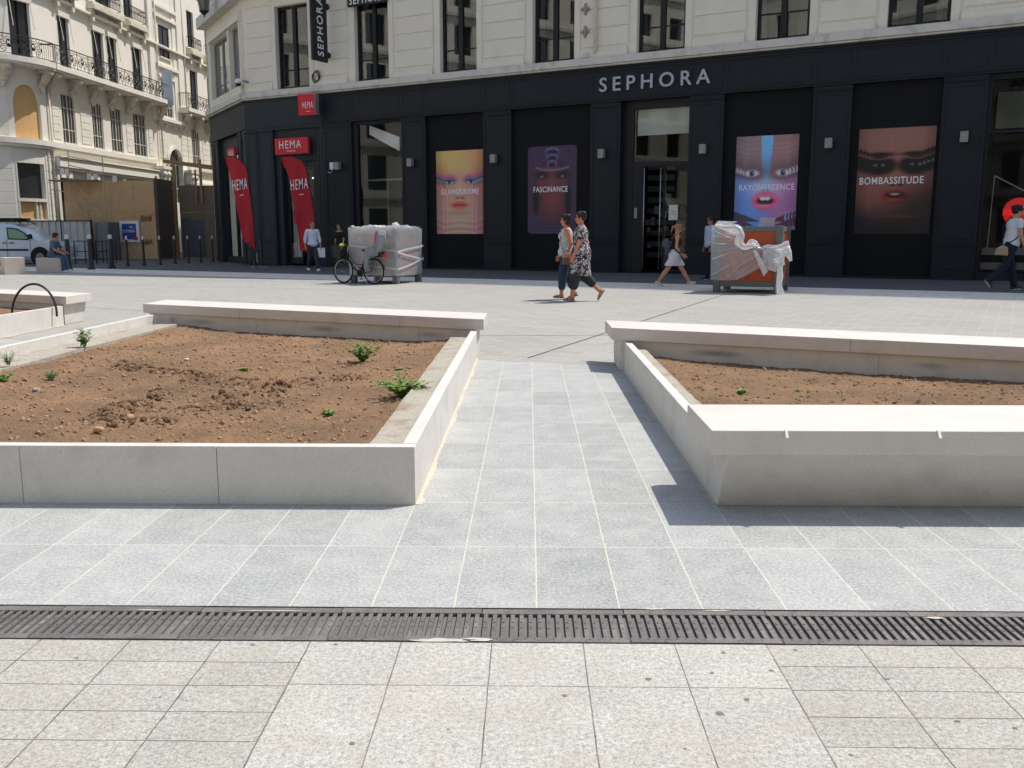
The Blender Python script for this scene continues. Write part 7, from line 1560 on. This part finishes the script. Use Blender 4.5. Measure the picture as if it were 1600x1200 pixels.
    if top:
        S = SDF(); torso(S, e, fl=top.get('loose', .01)); sl_ = top.get('sleeve', .5)
        for i in (0, 1):
            sh, el, wr, w_, sd = A[i]
            if sl_ > 0: S.cap(sh, sh+(el-sh)*min(sl_*2, 1), .047*f+e, (.042*f+e*1.3), .03)
            if sl_ > .5: S.cap(el, el+(wr-el)*(sl_-.5)*2, .037*f+e*1.2, .034+e*.9, .02)
        S.cut(ts(0, top.get('hem', -.08)), -ax((0, 0, 1))); S.cut(ts(0, top.get('neck', .545)), ax((0, .25, 1)))
        if sl_ == 0:
            for sd in (-1, 1): S.cut(ts(0, .475, sd*(shw*.86)), (sd*1.0, 0, .15))
        part(S, 'shirt', top['mat'])
    if bottom:
        S = SDF(); S.ell(ts(0, .0), ((.155 if not female else .170)*f+e, .115*f+e, .13), .05, RL); S.ell(ts(0, .12), (.135*f+e*.6, .10*f+e*.6, .10), .05, RL)
        for sd in (-1, 1): S.ell(ts(-.06, .0, sd*.07), (.08*f+e, .08+e, .09+e), .05)
        ln = bottom.get('len', 1.0)
        if bottom.get('skirt'):
            zz = bottom['skirt']; cz = hip+np.array([0, .0, 0]); fl0 = bottom.get('flare', .04)
            mid = (J[0][1]+J[1][1])/2
            for i in (0, 1): a, k, an, fd = J[i]; S.cap(a, a+(k-a)*zz/.43, .10*f, .085*f+fl0, .12)
            S.cap(hip, hip+((J[0][1]+J[1][1])/2-hip)*zz/.43, .12*f, .10*f+fl0, .10)
            S.cut(hip+np.array([0, 0, -zz*.88]), (0, 0, -1))
        else:
            for i in (0, 1):
                a, k, an, fd = J[i]; q = bottom.get('w', 1); S.cap(a, k, .085*f+e, .060*f*q+e, .04)
                if ln > .5: S.cap(k, k+(an-k)*(ln-.5)*2, .060*f*q+e, (.050*q+e), .03)
        S.cut(ts(0, .14), ax((0, 0, 1))); part(S, 'trousers' if not bottom.get('skirt') else 'skirt', bottom['mat'])
    if dress:
        S = SDF(); torso(S, e*1.2, fl=.02); zz = dress['len']
        for i in (0, 1):
            a, k, an, fd = J[i]; S.cap(a, a+(k-a)*min(zz/.43, 1), .115*f, .10*f+.02, .14)
            sh, el, wr, w_, sd = A[i]; S.cap(sh, sh+(el-sh)*.55, .047*f+e, .05*f+e*1.3, .03)
        S.cap(hip, hip+((J[0][1]+J[1][1])/2-hip)*min(zz/.43, 1.1), .14*f, .12*f+.02, .1)
        S.cut(hip+np.array([0, 0, -zz*.97]), (0, .12, -1)); S.cut(ts(0, .535), ax((0, .25, 1))); part(S, 'dress', dress['mat'])
    # shoes
    for i in (0, 1):
        a, k, an, fd = J[i]; up = np.array([0, -fd[2], fd[1]]); S = SDF(); kind = shoes[1]
        if kind == 'shoe': S.cap(an-fd*.035-up*.045, an+fd*.06-up*.04, .042, .040, .03); S.cap(an+fd*.05-up*.05, an+fd*.15-up*.06, .040, .030, .02)
        else: S.cap(an-fd*.04-up*.055, an+fd*.14-up*.062, .034, .034, .02); 
        if kind != 'shoe': S.cut(an-up*.058, up)
        S.cut(an-up*.086, -up); part(S, 'shoe', M('shoe_%d_%d_%d' % shoes[0], srgb(*shoes[0]), .6, .05, fine=0), .009)
        b = MB(); W = lambda p: np.array(Matrix.Rotation(heading, 3, 'Z'))@((an+fd*p[1]+np.array([1., 0, 0])*p[0]-up*(.087-p[2]))*s)+np.array([pos[0], pos[1], pos[2] if len(pos) > 2 else 0])
        b.prism([(.034*math.sin(q)*(1.0 if math.cos(q) > 0 else .85), .055+.115*math.cos(q)) for q in np.linspace(0, 6.28, 18)[:-1]], 0, .014 if kind == 'shoe' else .022, W)
        b.build('sole', M('sole_'+kind, srgb(226, 222, 214) if kind == 'shoe' else srgb(150, 130, 110), .8, fine=0), body)
        if kind == 'sandal':
            b = MB()
            for yy, zz in ((.09, .055), (.0, .07)): b.tube([W((.04*math.cos(q), yy, .02+zz*math.sin(q)*.9)) for q in np.linspace(0, math.pi, 9)], .007, 5)
            b.tube([W((.038*math.cos(q), -.01-.05*math.sin(q), .075)) for q in np.linspace(0, math.pi, 9)], .006, 5); b.build('sandal_strap', M('sandal_leather', srgb(86, 58, 44), .7, fine=0), body)
    # hair
    hm = M('hair_%d' % hair[0], srgb(*hair), .6, .3, 40, .1, 120); S = SDF(); 
    if hairstyle == 'shaved': S.ell(hv(0, -.016, .034), (.0765, .0965, .091), .01, RH); S.cut(hv(0, .02, .045), RH@np.array([0, .55, -.8])); S.cut(hv(0, .045, 0), RH@np.array([0, 1, .1]))
    else:
        S.ell(hv(0, -.018, .036), (.086, .108, .100), .02, RH)
        if hairstyle == 'bob': S.ell(hv(0, -.045, -.02), (.088, .080, .090), .03, RH)
        if hairstyle == 'fluffy': S.ell(hv(0, -.03, .05), (.094, .112, .098), .03, RH); S.ell(hv(0, -.06, -.01), (.08, .06, .07), .03, RH)
        for q in range(9): S.ell(hv(.06*math.sin(q*2.1), -.03+.05*math.cos(q*1.7), .09+.02*math.sin(q*3)), (.04, .04, .03), .02, RH)
        S.cut(hv(0, .050, .02), RH@np.array([0, 1, -.35]))
        if hairstyle == 'short': S.cut(hv(0, -.02, -.03), RH@np.array([0, .45, -1]))
        if hairstyle in ('bun', 'tail'):
            S.cut(hv(0, 0, -.045), RH@np.array([0, .4, -1]))
    part(S, 'hair', hm, .009)
    if hairstyle == 'bun': S = SDF(); S.ell(hv(0, -.12, .06), (.04, .04, .04), .02); part(S, 'hair', hm, .009)
    if hairstyle == 'tail': S = SDF(); S.cap(hv(0, -.09, .05), hv(0, -.15, .0), .03, .032, .02); S.cap(hv(0, -.15, .0), hv(0, -.14, -.14), .032, .015, .02); part(S, 'hair', hm, .009)
    def Wd(p): return np.array(Matrix.Rotation(heading, 3, 'Z'))@(np.array(p)*s)+np.array([pos[0], pos[1], pos[2] if len(pos) > 2 else 0])
    if glasses:
        b = MB()
        for sd in (-1, 1):
            b.prismy([(x*.024+sd*.032, z*.017+.006) for x, z in [(-1, .3), (-.7, 1), (.7, 1), (1, .4), (.7, -.9), (-.6, -.9)]], .094, .098, lambda p: Wd(hv(*p)))
            b.tube([Wd(hv(sd*.055, .094, .012)), Wd(hv(sd*.078, .0, .008))], .003, 4)
        b.tube([Wd(hv(-.012, .098, .010)), Wd(hv(.012, .098, .010))], .003, 4); b.build('sunglasses', M('dark_lenses', srgb(18, 18, 20), .15, fine=0), body)
    if cap:
        S = SDF(); S.ell(hv(0, -.014, .055), (.092, .112, .088), .02, RH); S.cut(hv(0, 0, .040), RH@np.array([0, 0, -1.])); S.ell(hv(0, .13, .045), (.075, .075, .010), .012, RH); co = part(S, 'cap', M('cap_cloth', srgb(*cap), .8), .009)
        b = MB(); b.box(-.02, .02, .094, .1, .075, .10, lambda p: Wd(hv(*p))); b.build('cap_mark', mt_white, co)
    return t, body, dict(J=J, A=A, hip=hip, ts=ts, W=Wd, s=s, part=part, hv=hv)
def heading_to(dx, dy): return math.atan2(dy, dx)-math.pi/2
def gxy(x, y): g = G(x, y); return (g[0], g[1])
mt_wshirt = M('white_shirt', srgb(214, 216, 232), .8, .04, 6, bump=.3, bs=14, bd=.01); mt_lblue = M('pale_blue_shirt', srgb(182, 200, 214), .8, .05, 6); mt_btee = M('black_tshirt', srgb(28, 28, 30), .85, .1); mt_dtrous = M('dark_grey_trousers', srgb(58, 62, 70), .85, .1, 6, bump=.3, bs=12); mt_jean = M('dark_jeans', srgb(44, 58, 80), .85, .2, 9, bump=.3, bs=14); mt_jean2 = M('blue_jeans', srgb(70, 90, 116), .85, .2, 9); mt_navy = M('navy_trousers', srgb(28, 34, 46), .85, .1, 9)
def bandmat(name, c1, c2, sc_):
    m, nt, b = base_mat(name); v = coords(nt); w_ = N(nt, 'ShaderNodeTexWave', bands_direction='Z'); w_.inputs['Scale'].default_value = sc_; w_.inputs['Distortion'].default_value = .4; nt.links.new(v, w_.inputs['Vector'])
    o = mixc(nt, ramp(nt, w_.outputs['Fac'], [(.45, 0), (.55, 1)]), srgb(*c1), srgb(*c2)); nt.links.new(o, b.inputs['Base Color']); b.inputs['Roughness'].default_value = .85; return m
mt_tank = bandmat('striped_tank', (214, 216, 220), (150, 154, 162), 14)
def floral():
    m, nt, b = base_mat('floral_dress'); v = coords(nt); n1 = noise(nt, v, 17, 3, .6, 1.2)
    o = mixc(nt, ramp(nt, n1, [(.50, 0), (.54, 1)]), srgb(34, 34, 44), srgb(196, 186, 186)); o = mixc(nt, ramp(nt, noise(nt, v, 30, 2, .5), [(.56, 0), (.6, .8)]), o, srgb(60, 56, 70)); nt.links.new(o, b.inputs['Base Color']); b.inputs['Roughness'].default_value = .85; return m
mt_floral = floral()
# 1 man in white shirt
p1 = gxy(490, 424); t1, b1, k1 = person('man in a rolled-sleeve white shirt and dark trousers, passing the right red flag', p1, heading_to(.55, -.83), 1.80, legs=((16, 6), (-14, 14)), arms=((8, 10, 12), (-12, 12, 14)), headyaw=35, hair=(96, 72, 56), hairstyle='shaved', top=dict(mat=mt_wshirt, sleeve=.72, hem=-.10, loose=.02), bottom=dict(mat=mt_dtrous, len=.93, w=1.05), shoes=((226, 226, 226), 'shoe'), skin=(186, 134, 106), footp=(8, -12))
A_ = k1['A'][0]; hp_ = k1['W'](A_[2]+A_[3]*.09); b = MB(); b.box(-.12, .14, -.01, .01, -.32, .02, Frame(hp_, .3)); f_ = b.build('folder', mt_white); tag(f_, 'white folder in the hand of the man in the white shirt', 'folder')
# 2 woman in black
p2 = gxy(532, 420.5); person('woman with tied-back brown hair in a black top, walking behind the bicycle basket', p2, heading_to(-.5, -.86), 1.74, True, legs=((14, 8), (-12, 14)), arms=((6, 16, 14), (-6, 14, 10)), headyaw=20, hair=(70, 44, 32), hairstyle='bun', top=dict(mat=mt_btee, sleeve=.3, neck=.52), bottom=dict(mat=M('black_trousers', srgb(30, 30, 33), .85), len=.98), shoes=((40, 40, 42), 'shoe'), skin=(190, 146, 122))
# 3 woman in striped tank top
p3 = gxy(884, 467.5); t3, b3, k3 = person('woman in a striped grey tank top and cropped jeans walking left', p3, heading_to(-.95, -.05), 1.70, True, legs=((10, 6), (-6, 14)), arms=((-16, 14, 34), (4, 6, 20)), headyaw=-8, hair=(30, 24, 22), hairstyle='bob', top=dict(mat=mt_tank, sleeve=0, hem=-.10, loose=.03, neck=.53), bottom=dict(mat=mt_jean, len=.82, w=1.25), shoes=((96, 66, 50), 'sandal'), skin=(196, 128, 96), fat=1.12, footp=(4, -18))
mt_bag = M('brown_leather', srgb(134, 88, 76), .6, .15, 8); mt_bagp = M('pinkish_leather', srgb(196, 152, 138), .6, .1, 8)
def at_(k, x, y, z): return k['W'](k['hip']+np.array([x, y, z]))
t = thing('handbag', 'brown handbag with a pinkish flap hanging at the hip of the tank-top woman', 'handbag', tuple(at_(k3, -.26, -.1, -.2)))
Fg = lambda p: at_(k3, p[0], p[1], p[2])
b = MB(); b.box(-.33, -.22, -.26, .10, -.22, .0, Fg); b.build('bag_body', mt_bag, t, bevel=.02); b = MB(); b.box(-.34, -.21, -.265, .105, -.08, .02, Fg); b.build('flap', mt_bagp, t, bevel=.015)
b = MB(); b.tube([Fg((-.27, .07, .0)), Fg((-.2, .14, .25)), Fg((-.02, .12, .5)), Fg((.10, .0, .56)), Fg((.0, -.13, .42)), Fg((-.2, -.2, .1)), Fg((-.27, -.22, .0))], .008, 5); b.build('strap', mt_bag, t)
# 4 woman in floral dress
p4 = gxy(907, 470.5); t4, b4, k4 = person('woman in a black and white floral dress and sunglasses walking left beside the tank-top woman', p4, heading_to(-.96, .12), 1.78, True, legs=((13, 4), (-9, 36)), arms=((6, 10, 16), (-20, 12, 14)), headyaw=4, hair=(38, 30, 28), hairstyle='short', dress=dict(mat=mt_floral, len=.43), bottom=dict(mat=M('black_culottes', srgb(44, 46, 52), .85), len=.74, w=1.5), shoes=((150, 126, 104), 'sandal'), skin=(194, 130, 102), glasses=True, fat=1.12, footp=(4, -58))
# 5 girl with backpack
p5 = gxy(1053, 447.5); t5, b5, k5 = person('blond woman in a white skirt and dark top striding right with a backpack', p5, heading_to(1, .02), 1.64, True, legs=((30, 0), (-28, 8)), arms=((12, 6, 30, 8), (-6, 10, 48, 8)), lean=4, headpitch=22, hair=(150, 116, 84), hairstyle='tail', top=dict(mat=M('dark_top', srgb(30, 27, 28), .85), sleeve=0, hem=.0, neck=.50), bottom=dict(mat=M('white_skirt', srgb(214, 208, 214), .8, .04), skirt=.34, flare=.04), shoes=((200, 192, 176), 'shoe'), skin=(198, 140, 112), footp=(14, -20))
t = thing('backpack', 'grey and black backpack on the back of the striding young woman', 'backpack', tuple(at_(k5, 0, -.22, .1))); Fg = lambda p: at_(k5, *p)
b = MB(); b.ell((0, -.24, .22), (.15, .12, .22), 14, 10, Fg); b.build('pack', M('grey_blue_pack', srgb(74, 82, 92), .8, .15, 6), t, smooth=True); b = MB(); b.ell((0, -.32, .14), (.12, .07, .14), 12, 8, Fg); b.build('pocket', mt_btee, t, smooth=True)
b = MB()
for sd in (-1, 1): b.tube([Fg((sd*.10, -.12, .42)), Fg((sd*.11, .0, .53)), Fg((sd*.11, .12, .42)), Fg((sd*.13, .10, .2)), Fg((sd*.12, -.12, .08))], .018, 6)
b.build('strap', M('red_black_strap', srgb(110, 40, 44), .8), t)
b = MB(); b.ell((.13, .1, .1), (.09, .16, .12), 12, 8, Fg); o = b.build('shoulder_bag', M('olive_bag', srgb(72, 76, 66), .85, .2, 7), smooth=True); tag(o, 'dark olive bag held at the waist of the striding young woman', 'bag')
# 6 man behind crate
p6 = gxy(1108, 436.5); person('man in a pale blue shirt and sunglasses, half hidden behind the torn film crate', p6, heading_to(-.9, -.35), 1.86, legs=((10, 4), (-8, 10)), arms=((2, 6, 18), (-2, 6, 16)), hair=(30, 26, 26), hairstyle='short', top=dict(mat=mt_lblue, sleeve=.62, hem=-.10, loose=.02), bottom=dict(mat=M('black_slacks', srgb(26, 28, 34), .85), len=.98), shoes=((34, 34, 36), 'shoe'), glasses=True, skin=(176, 128, 104))
# 7 person with cap at right
p7 = gxy(1573, 452.5); t7, b7, k7 = person('person in a white T-shirt, black cap and dark trousers at the right edge', p7, heading_to(1, .02), 2.02, legs=((14, 2), (-16, 30)), arms=((-4, 8, 10), (6, 6, 16)), lean=6, hair=(26, 22, 22), hairstyle='short', top=dict(mat=M('white_tshirt', srgb(214, 212, 214), .85, .04, bump=.3, bs=12), sleeve=.16, hem=-.07, loose=.03), bottom=dict(mat=mt_navy, len=.98), shoes=((40, 42, 50), 'shoe'), cap=(26, 26, 30), skin=(186, 140, 116), footp=(2, -52))
t = thing('shoulder_bag', 'tan bag slung behind the hip of the person in the black cap', 'bag', tuple(at_(k7, .16, -.2, -.1))); Fg = lambda p: at_(k7, *p)
b = MB(); b.prismx([(-.40, -.20), (-.12, -.22), (-.14, -.04), (-.24, .0), (-.36, -.06)], .11, .19, Fg); b.build('bag_body', M('tan_leather', srgb(164, 146, 116), .7, .25, 8), t, bevel=.03); b = MB(); b.tube([Fg((.16, -.2, 0)), Fg((.17, .0, .12)), Fg((.12, .17, .30)), Fg((.0, .13, .5)), Fg((-.1, 0, .56)), Fg((-.08, -.14, .4)), Fg((.1, -.22, .0))], .015, 6); b.build('strap', mt_btee, t)
# 8 seated person
q8 = atY(82, 400, 32.35); p8 = (q8[0], 32.35, 0); t8, b8, k8 = person('person in a grey-blue T-shirt and jeans sitting on the shaded stone cube', p8, heading_to(1, -.08), 1.74, legs=((80, 68), (76, 74)), arms=((22, 8, 42, 12), (24, 8, 40, 12)), lean=14, headpitch=14, hair=(44, 32, 28), hairstyle='fluffy', top=dict(mat=M('grey_blue_tshirt', srgb(92, 96, 112), .85), sleeve=.34, hem=-.09, loose=.02), bottom=dict(mat=mt_jean2, len=.96), shoes=((222, 222, 222), 'shoe'), skin=(180, 134, 112), seat=.50)
b = MB(); b.ell(tuple(k8['hip']*0), (.13, .12, .09), 12, 8, lambda p: at_(k8, p[0]+.0, p[1]+.27, p[2]+.13)); o = b.build('brown_bag', mt_bag, smooth=True); tag(o, 'small brown bag in the lap of the seated person', 'bag')
# ---- facing: nothing left untagged
